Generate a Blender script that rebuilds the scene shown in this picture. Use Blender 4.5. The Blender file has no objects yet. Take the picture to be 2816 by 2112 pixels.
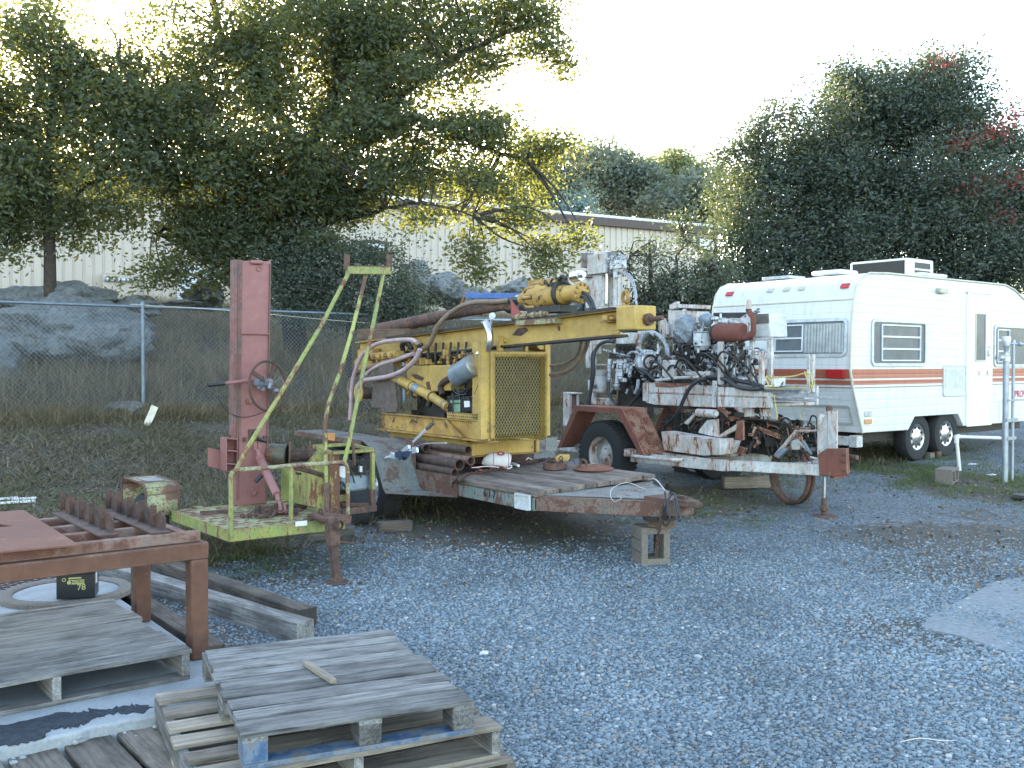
import bpy, math, random
import numpy as np
from mathutils import Vector as V, Matrix, noise
random.seed(7); RNG = np.random.default_rng(11)
SC = bpy.context.scene; COL = SC.collection
# ---------------------------------------------------------------- camera, sky, sun, exposure
F = 2720.0; CX, CY = 1408, 1056; CZ = 1.75; PT = math.atan(56 / F)
cam = bpy.data.cameras.new('camera'); cam_o = bpy.data.objects.new('camera', cam); COL.objects.link(cam_o)
cam_o.location = (0, 0, CZ); cam_o.rotation_euler = (math.pi / 2 - PT, 0, 0)
cam.sensor_width = 36; cam.lens = 36 * F / 2816; cam.clip_start = 0.05; cam.clip_end = 3000
SC.camera = cam_o
SUN_EL = math.radians(12); SUN_AZ = math.radians(-20)      # behind the trees, a little to the left of straight ahead
wd = bpy.data.worlds.new('World'); SC.world = wd; wd.use_nodes = True
nt = wd.node_tree; bg = nt.nodes['Background']
sky = nt.nodes.new('ShaderNodeTexSky'); sky.sky_type = 'NISHITA'; sky.sun_disc = False
sky.sun_elevation = SUN_EL; sky.sun_rotation = SUN_AZ; sky.air_density = 1.0; sky.dust_density = 0.8; sky.ozone_density = 1.0
hsv = nt.nodes.new('ShaderNodeHueSaturation'); hsv.inputs['Saturation'].default_value = .86
nt.links.new(sky.outputs[0], hsv.inputs['Color']); nt.links.new(hsv.outputs[0], bg.inputs[0]); bg.inputs[1].default_value = 0.15
sl = bpy.data.lights.new('sun', 'SUN'); sl.energy = 4.0; sl.angle = math.radians(0.5); sl.color = (1.0, 0.86, 0.66)
so = bpy.data.objects.new('sun', sl); COL.objects.link(so)
sd = V((math.sin(SUN_AZ) * math.cos(SUN_EL), math.cos(SUN_AZ) * math.cos(SUN_EL), math.sin(SUN_EL)))
so.rotation_euler = sd.to_track_quat('Z', 'Y').to_euler(); so.location = (-10, 40, 30)
SC.view_settings.view_transform = 'Standard'; SC.view_settings.look = 'None'
SC.view_settings.exposure = 2.95; SC.view_settings.gamma = 1
SC.cycles.max_bounces = 6; SC.cycles.diffuse_bounces = 3; SC.cycles.transmission_bounces = 4; SC.cycles.transparent_max_bounces = 8
SC.cycles.use_denoising = True

# ---------------------------------------------------------------- measuring helpers
def ray(px, py):
    x = (px - CX) / F; y = (CY - py) / F; c, s = math.cos(PT), math.sin(PT)
    return V((x, c + y * s, -s + y * c))
CAM = V((0, 0, CZ))
def at(px, py, y):
    r = ray(px, py); return CAM + r * (y / r.y)
def sm(t): t = min(1, max(0, t)); return t * t * (3 - 2 * t)
def ter(x, y):
    b = -.61 * (x + 5.98) + .79 * (y - 16)
    base = .035 * min(max(y - 5, 0), 40)
    w1 = sm((b + 5) / 5.0)
    z = base * (1 - w1) + max(.85, base) * w1 if b < 0 else max(.85, min(base, 1.2))
    if b > 0: z += (3.02 - max(.85, min(base, 1.2))) * (b / 6.5 if b < 6.5 else 1) ** .9
    return z
def G(px, py):
    r = ray(px, py); t = 2.0; dt = .05
    while t < 120:
        p = CAM + r * t
        if p.z < ter(p.x, p.y): return V((p.x, p.y, ter(p.x, p.y)))
        t += dt
    return CAM + r * 120
class Fr:
    """horizontal frame: origin, u = forward axis, v = left-hand axis, w = up"""
    def __init__(s, o, u):
        n = math.hypot(*u); s.o = V(o); s.u = (u[0] / n, u[1] / n); s.v = (-s.u[1], s.u[0]); s.ang = math.atan2(s.u[1], s.u[0])
    def P(s, px, py, u=None, v=None, w=None):
        r = ray(px, py); d0 = CAM - s.o
        c = (d0.x * s.u[0] + d0.y * s.u[1], d0.x * s.v[0] + d0.y * s.v[1], d0.z)
        d = (r.x * s.u[0] + r.y * s.u[1], r.x * s.v[0] + r.y * s.v[1], r.z)
        i, val = (0, u) if u is not None else (1, v) if v is not None else (2, w)
        t = (val - c[i]) / d[i]
        return V((c[0] + t * d[0], c[1] + t * d[1], c[2] + t * d[2]))
    def W(s, p): return V((s.o.x + p[0] * s.u[0] + p[1] * s.v[0], s.o.y + p[0] * s.u[1] + p[1] * s.v[1], s.o.z + p[2]))
# ---------------------------------------------------------------- scene objects
def tag(o, label=None, cat=None, group=None, kind=None):
    if label: o['label'] = label
    if cat: o['category'] = cat
    if group: o['group'] = group
    if kind: o['kind'] = kind
    return o
def thing(name, label, cat, fr=None, loc=None, rz=0, group=None):
    o = bpy.data.objects.new(name, None); COL.objects.link(o)
    o.empty_display_size = .1
    if fr: o.location = fr.o; o.rotation_euler = (0, 0, fr.ang)
    if loc is not None: o.location = loc; o.rotation_euler = (0, 0, rz)
    return tag(o, label, cat, group)
def clone(src, loc=None, rz=None, label=None):
    r = src.copy(); COL.objects.link(r)
    if loc is not None: r.location = loc
    if rz is not None: r.rotation_euler = (0, 0, rz)
    if label: r['label'] = label
    for ch in list(src.children):
        c = ch.copy(); COL.objects.link(c); c.parent = r
        for g in list(ch.children):
            d = g.copy(); COL.objects.link(d); d.parent = c
    return r
def spline(pts, n=6):
    pts = [V(p) for p in pts]
    if len(pts) < 3: return pts
    out = []; q = [pts[0] * 2 - pts[1]] + pts + [pts[-1] * 2 - pts[-2]]
    for i in range(1, len(q) - 2):
        a, b, c, d = q[i - 1:i + 3]
        for k in range(n):
            t = k / n
            out.append(.5 * ((2 * b) + (c - a) * t + (2 * a - 5 * b + 4 * c - d) * t * t + (3 * b - a - 3 * c + d) * t ** 3))
    out.append(pts[-1]); return out
class MB:
    def __init__(s): s.v = []; s.f = []; s.l = []; s.r = []
    def add(s, vs, fs, ls=None, rnd=None):
        n = len(s.v); s.v += [tuple(v) for v in vs]; s.f += [tuple(i + n for i in f) for f in fs]
        rnd = random.random() if rnd is None else rnd
        o = V((rnd * 37, rnd * 91, rnd * 13))
        s.l += [tuple(V(a) + o) for a in (ls or vs)]; s.r += [rnd] * len(vs); return s
    def hexa(s, p, rnd=None, ls=None):   # p: bottom 4 ccw, top 4
        return s.add(p, [(3, 2, 1, 0), (4, 5, 6, 7), (0, 1, 5, 4), (1, 2, 6, 5), (2, 3, 7, 6), (3, 0, 4, 7)], ls, rnd)
    def box(s, c, sz, rz=0, m=None):
        c = V(c); hx, hy, hz = sz[0] / 2, sz[1] / 2, sz[2] / 2
        m = m or Matrix.Rotation(rz, 3, 'Z')
        L = [V((a, b, d)) for d in (-hz, hz) for a, b in ((-hx, -hy), (hx, -hy), (hx, hy), (-hx, hy))]
        ax = 0 if sz[0] >= max(sz[1], sz[2]) else (1 if sz[1] >= sz[2] else 2)
        ls = [V((q[ax], q[(ax + 1) % 3], q[(ax + 2) % 3])) for q in L]
        return s.hexa([c + m @ q for q in L], None, ls)
    def b2(s, lo, hi):
        return s.box([(a + b) / 2 for a, b in zip(lo, hi)], [abs(b - a) for a, b in zip(lo, hi)])
    def bar(s, p, q, w, h, up=(0, 0, 1), jit=0):
        p, q = V(p), V(q); d = (q - p); L = d.length; d.normalize(); up = V(up)
        if abs(d.dot(up)) > .98: up = V((1, 0, 0))
        sd_ = d.cross(up).normalized(); u2 = sd_.cross(d)
        o = [(-w / 2, -h / 2), (w / 2, -h / 2), (w / 2, h / 2), (-w / 2, h / 2)]
        vs = [p + sd_ * a + u2 * b for a, b in o] + [q + sd_ * a + u2 * b for a, b in o]
        if jit: vs = [x + V([random.uniform(-jit, jit) for _ in range(3)]) for x in vs]
        ls = [(0, a, b) for a, b in o] + [(L, a, b) for a, b in o]
        return s.add(vs, [(0, 1, 2, 3), (7, 6, 5, 4), (4, 5, 1, 0), (5, 6, 2, 1), (6, 7, 3, 2), (7, 4, 0, 3)], ls)
    def tube(s, pts, r, n=10, caps=True, inner=0, flat=1.0):
        pts = [V(p) for p in pts]; N = len(pts); rs = r if isinstance(r, (list, tuple)) else [r] * N
        ref = V((0, 0, 1)); vs = []; ls = []; L = 0; prev = None
        for i, p in enumerate(pts):
            t = (pts[min(i + 1, N - 1)] - pts[max(i - 1, 0)])
            if t.length < 1e-9: t = V((0, 0, 1))
            t.normalize()
            if prev is None:
                a = t.cross(ref if abs(t.dot(ref)) < .95 else V((1, 0, 0))).normalized()
            else:
                a = (prev - t * prev.dot(t))
                a = a.normalized() if a.length > 1e-6 else t.orthogonal().normalized()
            prev = a; b = t.cross(a)
            if i: L += (p - pts[i - 1]).length
            for k in range(n):
                an = 2 * math.pi * k / n
                vs.append(p + (a * math.cos(an) + b * math.sin(an) * flat) * rs[i]); ls.append((L, math.cos(an) * rs[i], math.sin(an) * rs[i]))
        fs = [(i * n + k, i * n + (k + 1) % n, (i + 1) * n + (k + 1) % n, (i + 1) * n + k) for i in range(N - 1) for k in range(n)]
        if inner:
            m = len(vs)
            for i in range(N):
                for k in range(n):
                    o = vs[i * n + k]; vs.append(pts[i] + (o - pts[i]) * (inner / rs[i])); ls.append(ls[i * n + k])
            fs += [(m + i * n + (k + 1) % n, m + i * n + k, m + (i + 1) * n + k, m + (i + 1) * n + (k + 1) % n) for i in range(N - 1) for k in range(n)]
            for i, fl in ((0, 0), (N - 1, 1)):
                for k in range(n):
                    a_, b_, c_, d_ = i * n + k, i * n + (k + 1) % n, m + i * n + (k + 1) % n, m + i * n + k
                    fs.append((a_, b_, c_, d_) if fl else (d_, c_, b_, a_))
        elif caps:
            fs.append(tuple(range(n - 1, -1, -1))); fs.append(tuple((N - 1) * n + k for k in range(n)))
        return s.add(vs, fs, ls)
    def cyl(s, p, q, r, r2=None, n=16, **k): return s.tube([p, q], [r, r if r2 is None else r2], n, **k)
    def hose(s, pts, r, n=8, k=6): return s.tube(spline(pts, k), r, n)
    def lathe(s, prof, o=(0, 0, 0), ax=(0, 0, 1), n=24, close=False):
        ax = V(ax).normalized(); a = ax.orthogonal().normalized(); b = ax.cross(a); o = V(o); vs = []
        for r, h in prof:
            for k in range(n):
                an = 2 * math.pi * k / n; vs.append(o + ax * h + (a * math.cos(an) + b * math.sin(an)) * max(r, 1e-4))
        N = len(prof); fs = [(i * n + k, i * n + (k + 1) % n, (i + 1) * n + (k + 1) % n, (i + 1) * n + k) for i in range(N - 1) for k in range(n)]
        if close: fs += [((N - 1) * n + k, (N - 1) * n + (k + 1) % n, (k + 1) % n, k) for k in range(n)]
        return s.add(vs, fs)
    def prism(s, poly, ext):
        poly = [V(p) for p in poly]; ext = V(ext); n = len(poly)
        nr = V((0, 0, 0))
        for i in range(n): nr += poly[i].cross(poly[(i + 1) % n])
        if nr.dot(ext) > 0: poly = poly[::-1]
        vs = poly + [p + ext for p in poly]
        fs = [tuple(range(n)), tuple(range(2 * n - 1, n - 1, -1))] + [((i + 1) % n, i, n + i, n + (i + 1) % n) for i in range(n)]
        return s.add(vs, fs)
    def torus(s, c, ax, R, r, n=28, m=8, a0=0, a1=2 * math.pi):
        ax = V(ax).normalized(); a = ax.orthogonal().normalized(); b = ax.cross(a); full = a1 - a0 > 6.28
        pts = [V(c) + (a * math.cos(a0 + (a1 - a0) * i / n) + b * math.sin(a0 + (a1 - a0) * i / n)) * R for i in range(n + 1)]
        return s.tube(pts, r, m, caps=not full)
    def blob(s, c, r, seed=0, amp=.25, sub=3, freq=1.3):
        import bmesh
        bm = bmesh.new(); bmesh.ops.create_icosphere(bm, subdivisions=sub, radius=1)
        r = r if isinstance(r, (tuple, list)) else (r, r, r); vs = []
        for v in bm.verts:
            d = v.co.normalized(); k = 1 + amp * noise.noise(d * freq + V((seed * 7.3, 0, 0))) + amp * .35 * noise.noise(d * freq * 3 + V((0, seed * 3.1, 0)))
            vs.append(V(c) + V((d.x * r[0], d.y * r[1], d.z * r[2])) * k)
        fs = [tuple(v.index for v in f.verts) for f in bm.faces]; bm.free(); return s.add(vs, fs)
    def build(s, name, mat, parent=None, bevel=0, smooth=True, ang=.7):
        me = bpy.data.meshes.new(name); me.from_pydata(s.v, [], s.f)
        a = me.attributes.new('loc', 'FLOAT_VECTOR', 'POINT'); a.data.foreach_set('vector', np.array(s.l, 'f').ravel())
        a = me.attributes.new('rnd', 'FLOAT', 'POINT'); a.data.foreach_set('value', np.array(s.r, 'f'))
        me.materials.append(mat); me.validate(); me.update()
        if smooth: me.shade_smooth(); me.set_sharp_from_angle(angle=ang)
        o = bpy.data.objects.new(name, me); COL.objects.link(o); o.parent = parent
        if bevel:
            b = o.modifiers.new('bevel', 'BEVEL'); b.width = bevel; b.segments = 2; b.limit_method = 'ANGLE'; b.angle_limit = .6
        return o
def mesh_np(name, verts, faces_n, mat, parent=None, rnd=None, smooth=False):
    """verts (N,3), all faces faces_n-gons in order"""
    me = bpy.data.meshes.new(name); N = len(verts); nf = N // faces_n
    me.vertices.add(N); me.vertices.foreach_set('co', verts.astype('f').ravel())
    me.loops.add(N); me.loops.foreach_set('vertex_index', np.arange(N, dtype='i'))
    me.polygons.add(nf); me.polygons.foreach_set('loop_start', np.arange(nf, dtype='i') * faces_n)
    me.polygons.foreach_set('loop_total', np.full(nf, faces_n, 'i'))
    if rnd is not None:
        a = me.attributes.new('rnd', 'FLOAT', 'POINT'); a.data.foreach_set('value', np.repeat(rnd, faces_n).astype('f'))
    me.materials.append(mat); me.update(calc_edges=True)
    o = bpy.data.objects.new(name, me); COL.objects.link(o); o.parent = parent
    return o
def text(name, body, size, mat, parent, loc, xdir, up=(0, 0, 1), ext=.001, align='CENTER', sx=1.0):
    c = bpy.data.curves.new(name, 'FONT'); c.body = body; c.size = size; c.extrude = ext; c.align_x = align; c.align_y = 'CENTER'
    c.offset = size * .012
    tmp = bpy.data.objects.new('lettering', c); me = bpy.data.meshes.new_from_object(tmp); bpy.data.objects.remove(tmp); me.materials.clear(); me.materials.append(mat)
    o = bpy.data.objects.new(name, me); COL.objects.link(o); o.parent = parent
    x = V(xdir).normalized(); y = V(up); y = (y - x * y.dot(x)).normalized(); z = x.cross(y)
    m = Matrix((x * sx, y, z)).transposed().to_4x4(); m.translation = V(loc); o.matrix_local = m
    return o
# ---------------------------------------------------------------- materials
def NM(name):
    m = bpy.data.materials.new(name); m.use_nodes = True; t = m.node_tree
    return m, t, t.nodes['Principled BSDF'], (lambda k, **kw: _nn(t, k, kw)), t.links.new
def _nn(t, k, kw):
    n = t.nodes.new('ShaderNode' + k)
    for a, b in kw.items():
        if a.startswith('i_'):
            key = a[2:]; key = int(key) if key.isdigit() else key
            n.inputs[key].default_value = b
        else: setattr(n, a, b)
    return n
def ramp(N, stops, interp='LINEAR'):
    r = N('ValToRGB'); e = r.color_ramp; e.interpolation = interp
    while len(e.elements) < len(stops): e.elements.new(.5)
    for i, (p, c) in enumerate(stops):
        e.elements[i].position = p; e.elements[i].color = (c, c, c, 1) if isinstance(c, (int, float)) else (*c, 1)
    return r
def mixc(N, L, fac, a, b, mode='MIX'):
    m = N('Mix', data_type='RGBA', blend_type=mode)
    for s_, x in ((0, fac), (6, a), (7, b)):
        if isinstance(x, bpy.types.NodeSocket): L(x, m.inputs[s_])
        elif s_ == 0: m.inputs[0].default_value = x
        else: m.inputs[s_].default_value = (*x, 1)
    return m.outputs[2]
def bump(N, L, B, h, st=.3, d=.01):
    b = N('Bump', i_Strength=st, i_Distance=d); L(h, b.inputs['Height']); L(b.outputs[0], B.inputs['Normal'])
def plain(name, col, rough=.6, metal=0, grime=.25, sc=6, bst=.12, spec=.5):
    m, t, B, N, L = NM(name); tc = N('TexCoord'); n = N('TexNoise', i_Scale=sc, i_Detail=6, i_Roughness=.65); L(tc.outputs['Object'], n.inputs[0])
    r = ramp(N, [(.3, 1 - grime), (.7, 1 + grime * .3)]); L(n.outputs[0], r.inputs[0])
    L(mixc(N, L, 1, col, r.outputs[0], 'MULTIPLY'), B.inputs['Base Color'])
    B.inputs['Roughness'].default_value = rough; B.inputs['Metallic'].default_value = metal; B.inputs['Specular IOR Level'].default_value = spec
    if bst: bump(N, L, B, n.outputs[0], bst, .02)
    return m
RUST = (.16, .062, .03); RUST2 = (.07, .03, .018)
def paint(name, col, rust=.35, sc=3.0, rough=.5, col2=None, fine=14, streak=False, rc=RUST, rc2=RUST2, grime=.3, plate=False, halo=.35, edge=.30, speck=0):
    """worn paint over steel: patches of a second coat, rust that breaks through, grime"""
    m, t, B, N, L = NM(name); tc = N('TexCoord'); o = tc.outputs['Object']
    mp = N('Mapping'); L(o, mp.inputs[0]); mp.inputs[3].default_value = (1, 1, .35) if streak else (1, 1, 1); o2 = mp.outputs[0]
    n1 = N('TexNoise', i_Scale=sc, i_Detail=8, i_Roughness=.7, i_Distortion=.3); L(o2, n1.inputs[0])
    n2 = N('TexNoise', i_Scale=fine, i_Detail=5, i_Roughness=.7); L(o2, n2.inputs[0])
    n3 = N('TexNoise', i_Scale=sc * .6, i_Detail=6, i_Roughness=.6); L(o, n3.inputs[0])
    c2 = col2 or tuple(c * .72 for c in col)
    r3 = ramp(N, [(.42, 0), (.6, 1)]); L(n3.outputs[0], r3.inputs[0])
    base = mixc(N, L, r3.outputs[0], col, c2)
    g = ramp(N, [(.3, 1 - grime), (.65, 1.0)]); L(n2.outputs[0], g.inputs[0])
    base = mixc(N, L, 1, base, g.outputs[0], 'MULTIPLY')
    a = N('Math', operation='ADD'); L(n1.outputs[0], a.inputs[0])
    k = N('Math', operation='MULTIPLY', i_1=.35); L(n2.outputs[0], k.inputs[0]); L(k.outputs[0], a.inputs[1])
    if edge:
        bv = N('Bevel', samples=4); bv.inputs['Radius'].default_value = .014; ge = N('NewGeometry'); dt = N('VectorMath', operation='DOT_PRODUCT'); L(bv.outputs[0], dt.inputs[0]); L(ge.outputs['Normal'], dt.inputs[1])
        ed = ramp(N, [(.80, edge), (.995, 0)]); L(dt.outputs['Value'], ed.inputs[0]); a_ = N('Math', operation='ADD'); L(a.outputs[0], a_.inputs[0]); L(ed.outputs[0], a_.inputs[1]); a = a_
    th = .98 - rust * .55
    rr = ramp(N, [(min(.98, th - .03), 0), (min(.99, th + .02), 1)]); L(a.outputs[0], rr.inputs[0])
    if halo:
        hl = ramp(N, [(max(0, th - .12), 0), (th, 1)]); L(a.outputs[0], hl.inputs[0]); hk = N('Math', operation='MULTIPLY', i_1=halo); L(hl.outputs[0], hk.inputs[0])
        base = mixc(N, L, hk.outputs[0], base, tuple(min(1, x * 1.7 + .04) for x in rc))
    rcol = mixc(N, L, n2.outputs[0], rc2, rc)
    n4 = N('TexNoise', i_Scale=fine * 3.2, i_Detail=4, i_Roughness=.75); L(o2, n4.inputs[0])
    t4 = .74 - rust * .28 - speck; r4 = ramp(N, [(t4, 0), (t4 + .035, 1)]); L(n4.outputs[0], r4.inputs[0])
    mxx = N('Math', operation='MAXIMUM'); L(rr.outputs[0], mxx.inputs[0]); L(r4.outputs[0], mxx.inputs[1]); rr = mxx
    L(mixc(N, L, rr.outputs[0], base, rcol), B.inputs['Base Color'])
    ro = N('Mix', data_type='FLOAT'); L(rr.outputs[0], ro.inputs[0]); ro.inputs[2].default_value = rough; ro.inputs[3].default_value = .9
    L(ro.outputs[0], B.inputs['Roughness'])
    h = N('Math', operation='MULTIPLY', i_1=-.6); L(rr.outputs[0], h.inputs[0])
    h2 = N('Math', operation='ADD'); L(h.outputs[0], h2.inputs[0]); L(n2.outputs[0], h2.inputs[1]); hh = h2.outputs[0]
    if plate:
        wv = []
        for sg in (1, -1):
            mp2 = N('Mapping'); L(o, mp2.inputs[0]); mp2.inputs[2].default_value = (0, 0, sg * .785)
            w = N('TexWave', i_Scale=11, wave_type='BANDS'); L(mp2.outputs[0], w.inputs[0]); wv.append(w)
        mm = N('Math', operation='MULTIPLY'); L(wv[0].outputs['Fac'], mm.inputs[0]); L(wv[1].outputs['Fac'], mm.inputs[1])
        h3 = N('Math', operation='MULTIPLY_ADD', i_1=3.0); L(mm.outputs[0], h3.inputs[0]); L(hh, h3.inputs[2]); hh = h3.outputs[0]
    bump(N, L, B, hh, .35, .004)
    return m
def wood(name, a, b, c, sc=1.0, dark=.5):
    """weathered boards: grain runs along each board (attribute loc.x), each board its own tone"""
    m, t, B, N, L = NM(name); at_ = N('Attribute', attribute_name='loc'); rn = N('Attribute', attribute_name='rnd')
    mp = N('Mapping'); L(at_.outputs['Vector'], mp.inputs[0]); mp.inputs[3].default_value = (1.6 * sc, 42 * sc, 42 * sc)
    n1 = N('TexNoise', i_Scale=1.6, i_Detail=7, i_Roughness=.8, i_Distortion=.25); L(mp.outputs[0], n1.inputs[0])
    mp2 = N('Mapping'); L(at_.outputs['Vector'], mp2.inputs[0]); mp2.inputs[3].default_value = (2.5, 5, 5)
    n2 = N('TexNoise', i_Scale=1.5, i_Detail=6, i_Roughness=.65); L(mp2.outputs[0], n2.inputs[0])
    r = ramp(N, [(.36, c), (.47, b), (.60, a)]); L(n1.outputs[0], r.inputs[0])
    r2 = ramp(N, [(.36, dark), (.56, 1.0), (.8, 1.15)]); L(n2.outputs[0], r2.inputs[0])
    col = mixc(N, L, 1, r.outputs[0], r2.outputs[0], 'MULTIPLY')
    r3 = ramp(N, [(0, .6), (1, 1.25)]); L(rn.outputs['Fac'], r3.inputs[0])
    L(mixc(N, L, 1, col, r3.outputs[0], 'MULTIPLY'), B.inputs['Base Color']); B.inputs['Roughness'].default_value = .85
    bump(N, L, B, n1.outputs[0], .6, .004); return m
def leafmat(name, stops, trans=.45, tcol=(.35, .42, .04)):
    m = bpy.data.materials.new(name); m.use_nodes = True; t = m.node_tree; t.nodes.clear(); N = lambda k, **kw: _nn(t, k, kw); L = t.links.new
    rn = N('Attribute', attribute_name='rnd'); r = ramp(N, stops); L(rn.outputs['Fac'], r.inputs[0])
    p = N('BsdfPrincipled'); L(r.outputs[0], p.inputs['Base Color']); p.inputs['Roughness'].default_value = .5; p.inputs['Specular IOR Level'].default_value = .3
    tr = N('BsdfTranslucent'); L(mixc(N, L, .75, r.outputs[0], tcol), tr.inputs[0])
    mx = N('MixShader'); mx.inputs[0].default_value = trans; L(p.outputs[0], mx.inputs[1]); L(tr.outputs[0], mx.inputs[2])
    o = N('OutputMaterial'); L(mx.outputs[0], o.inputs[0]); return m
M = {}
M['yellow'] = paint('yellow_paint', (.53, .345, .085), .22, 4, .6, (.42, .275, .075), 16, rc=(.09, .05, .03), rc2=(.03, .02, .015))
M['yellow_mesh'] = paint('yellow_mesh_paint', (.50, .36, .10), .10, 4, .6, (.42, .30, .09), 16, rc=(.12, .07, .04), edge=0)
M['yellow_dirty'] = paint('dirty_yellow_paint', (.52, .32, .07), .34, 7, .6, (.36, .2, .05), 18, rc=(.09, .05, .03), rc2=(.025, .018, .014))
M['white_rusty'] = paint('rusty_white_paint', (.66, .67, .66), .36, 6.5, .5, (.50, .49, .45), 18, streak=True, rc=(.24, .11, .06), rc2=(.075, .042, .03), grime=.45, halo=.6, speck=.035)
M['white_chip'] = paint('chipped_white_paint', (.76, .78, .80), .36, 7, .5, (.56, .58, .6), 22, rc=(.05, .045, .045), rc2=(.015, .015, .018), grime=.45)
M['lime'] = paint('lime_paint', (.29, .335, .08), .38, 8, .6, (.22, .255, .085), 24, streak=True, rc=(.20, .085, .045), rc2=(.10, .045, .03), speck=.05)
M['lime_worn'] = paint('worn_lime_paint', (.33, .38, .17), .52, 5, .7, (.34, .36, .2), 20, rc=(.20, .11, .075), rc2=(.12, .065, .045), speck=.05)
M['primer'] = paint('red_primer', (.31, .135, .125), .12, 2.0, .65, (.26, .11, .10), 12, rc=(.20, .09, .075), rc2=(.14, .06, .05), grime=.2)
M['teal'] = paint('worn_teal_paint', (.17, .25, .235), .46, 5, .65, (.20, .235, .21), 18, streak=True, rc=(.15, .085, .06), rc2=(.07, .045, .035), speck=.035)
M['teal_plate'] = paint('teal_tread_plate', (.17, .195, .185), .42, 4, .6, (.13, .13, .12), 20, rc=(.13, .09, .07), rc2=(.09, .06, .05), plate=True, speck=.035)
M['teal_brown'] = paint('rusted_teal_paint', (.16, .13, .105), .55, 4, .7, (.14, .085, .06), 16, rc=(.14, .065, .045), rc2=(.07, .04, .03), speck=.035)
M['rust'] = paint('rusty_steel', (.11, .062, .047), .4, 5, .85, (.075, .047, .038), 20, rc=(.16, .078, .05), rc2=(.05, .03, .024), grime=.45)
M['rust_dark'] = paint('dark_rusty_steel', (.075, .045, .036), .4, 6, .8, (.05, .035, .03), 20, rc=(.12, .055, .035), rc2=(.04, .025, .02), grime=.4)
M['rust_orange'] = paint('orange_rusted_tube', (.15, .067, .040), .16, 2.0, .85, (.11, .050, .032), 14, rc=(.20, .17, .16), rc2=(.13, .10, .09), grime=.35)
M['rust_plate'] = paint('brown_rusted_plate', (.20, .085, .055), .3, 3, .9, (.16, .07, .05), 40, rc=(.24, .10, .06), rc2=(.12, .06, .045), grime=.25)
M['rust_red'] = paint('red_rust_over_cream', (.24, .085, .055), .10, 6, .8, (.18, .07, .05), 26, streak=True, rc=(.62, .50, .34), rc2=(.48, .30, .18))
M['rust_pipe'] = paint('surface_rust_on_muffler', (.20, .07, .05), .2, 6, .95, (.16, .055, .04), 40, rc=(.12, .05, .04), rc2=(.09, .04, .03), grime=.25)
M['galv'] = plain('galvanised_steel', (.36, .40, .44), .45, .6, .3, 10)
M['rail'] = plain('weathered_rail', (.17, .21, .25), .5, .5, .3, 10)
M['mesh_wire'] = plain('fence_wire', (.22, .25, .28), .5, .5, .3, 10)
M['chrome'] = plain('chrome', (.70, .71, .73), .28, 1, .25, 12, .05)
M['alu'] = plain('dull_aluminium', (.52, .54, .56), .42, .7, .3, 12)
M['grey'] = paint('grey_enamel', (.22, .27, .31), .15, 6, .4, (.18, .22, .26), 20)
M['rubber'] = plain('black_rubber', (.022, .022, .024), .75, 0, .4, 14, .3)
M['tyre'] = plain('dusty_tyre', (.028, .029, .031), .85, 0, .4, 30, .35)
M['hose'] = plain('black_hose', (.03, .032, .036), .5, 0, .3, 30, .1)
M['hose_brown'] = plain('tan_hose', (.21, .145, .10), .6, 0, .4, 20, .1)
M['hose_pink'] = plain('pinkish_hose', (.44, .32, .33), .55, 0, .35, 12, .1)
M['hose_grey'] = plain('paint_speckled_hose', (.38, .41, .44), .6, 0, .6, 30, .1)
M['grease'] = plain('greasy_black_iron', (.028, .024, .02), .55, 0, .5, 16, .4)
M['black'] = plain('black_plastic', (.016, .017, .02), .35, 0, .3, 8, .05)
M['blue'] = plain('blue_steel', (.05, .14, .42), .45, 0, .35, 6)
M['cyan'] = plain('light_blue_plastic', (.22, .50, .62), .5, 0, .2, 6)
M['white'] = plain('white_plastic', (.72, .72, .70), .5, 0, .15, 6, .05)
M['offwhite'] = plain('cream_card', (.66, .60, .48), .8, 0, .25, 8)
M['red'] = plain('red_paint', (.33, .06, .05), .5, 0, .3, 10)
M['redlens'] = plain('red_lens', (.45, .03, .03), .15, 0, .1, 8, .02)
M['amber'] = plain('amber_lens', (.65, .30, .12), .2, 0, .1, 8, .02)
M['gold'] = plain('gold_print', (.48, .45, .18), .5, 0, .2, 20)
M['ink'] = plain('black_marker', (.02, .02, .025), .6, 0, .1, 10, 0)
M['redink'] = plain('red_print', (.45, .05, .07), .6, 0, .1, 10, 0)
M['brown'] = plain('brown_trim', (.085, .058, .05), .6, 0, .15, 6)
M['rope'] = plain('yellow_rope', (.55, .47, .16), .8, 0, .2, 20)
M['cloth'] = plain('dirty_sleeve', (.13, .10, .085), .95, 0, .4, 14, .5)
M['wood_grey'] = wood('weathered_grey_wood', (.27, .262, .245), (.165, .16, .152), (.045, .044, .043), 1.1, .42)
M['wood_silver'] = wood('silver_grey_wood', (.30, .288, .265), (.20, .19, .175), (.06, .057, .053), 1, .5)
M['wood_pale'] = wood('fresh_pallet_wood', (.38, .32, .25), (.29, .245, .19), (.14, .115, .09), .9, .6)
M['wood_tan'] = wood('tan_pallet_wood', (.29, .24, .185), (.21, .175, .14), (.09, .075, .06), .9, .5)
M['wood_dark'] = wood('old_dark_timber', (.21, .165, .13), (.125, .10, .08), (.04, .034, .03), 1.2, .4)
M['wood_deck'] = wood('trailer_deck_wood', (.25, .19, .15), (.175, .135, .11), (.06, .05, .043), 1, .45)
M['wood_brown'] = wood('brown_timber', (.24, .155, .095), (.17, .105, .065), (.08, .05, .035), 1, .6)
M['board_blue'] = paint('blue_painted_wood', (.045, .105, .21), .45, 8, .7, (.07, .13, .22), 24, rc=(.20, .20, .19), rc2=(.10, .10, .10))
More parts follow.
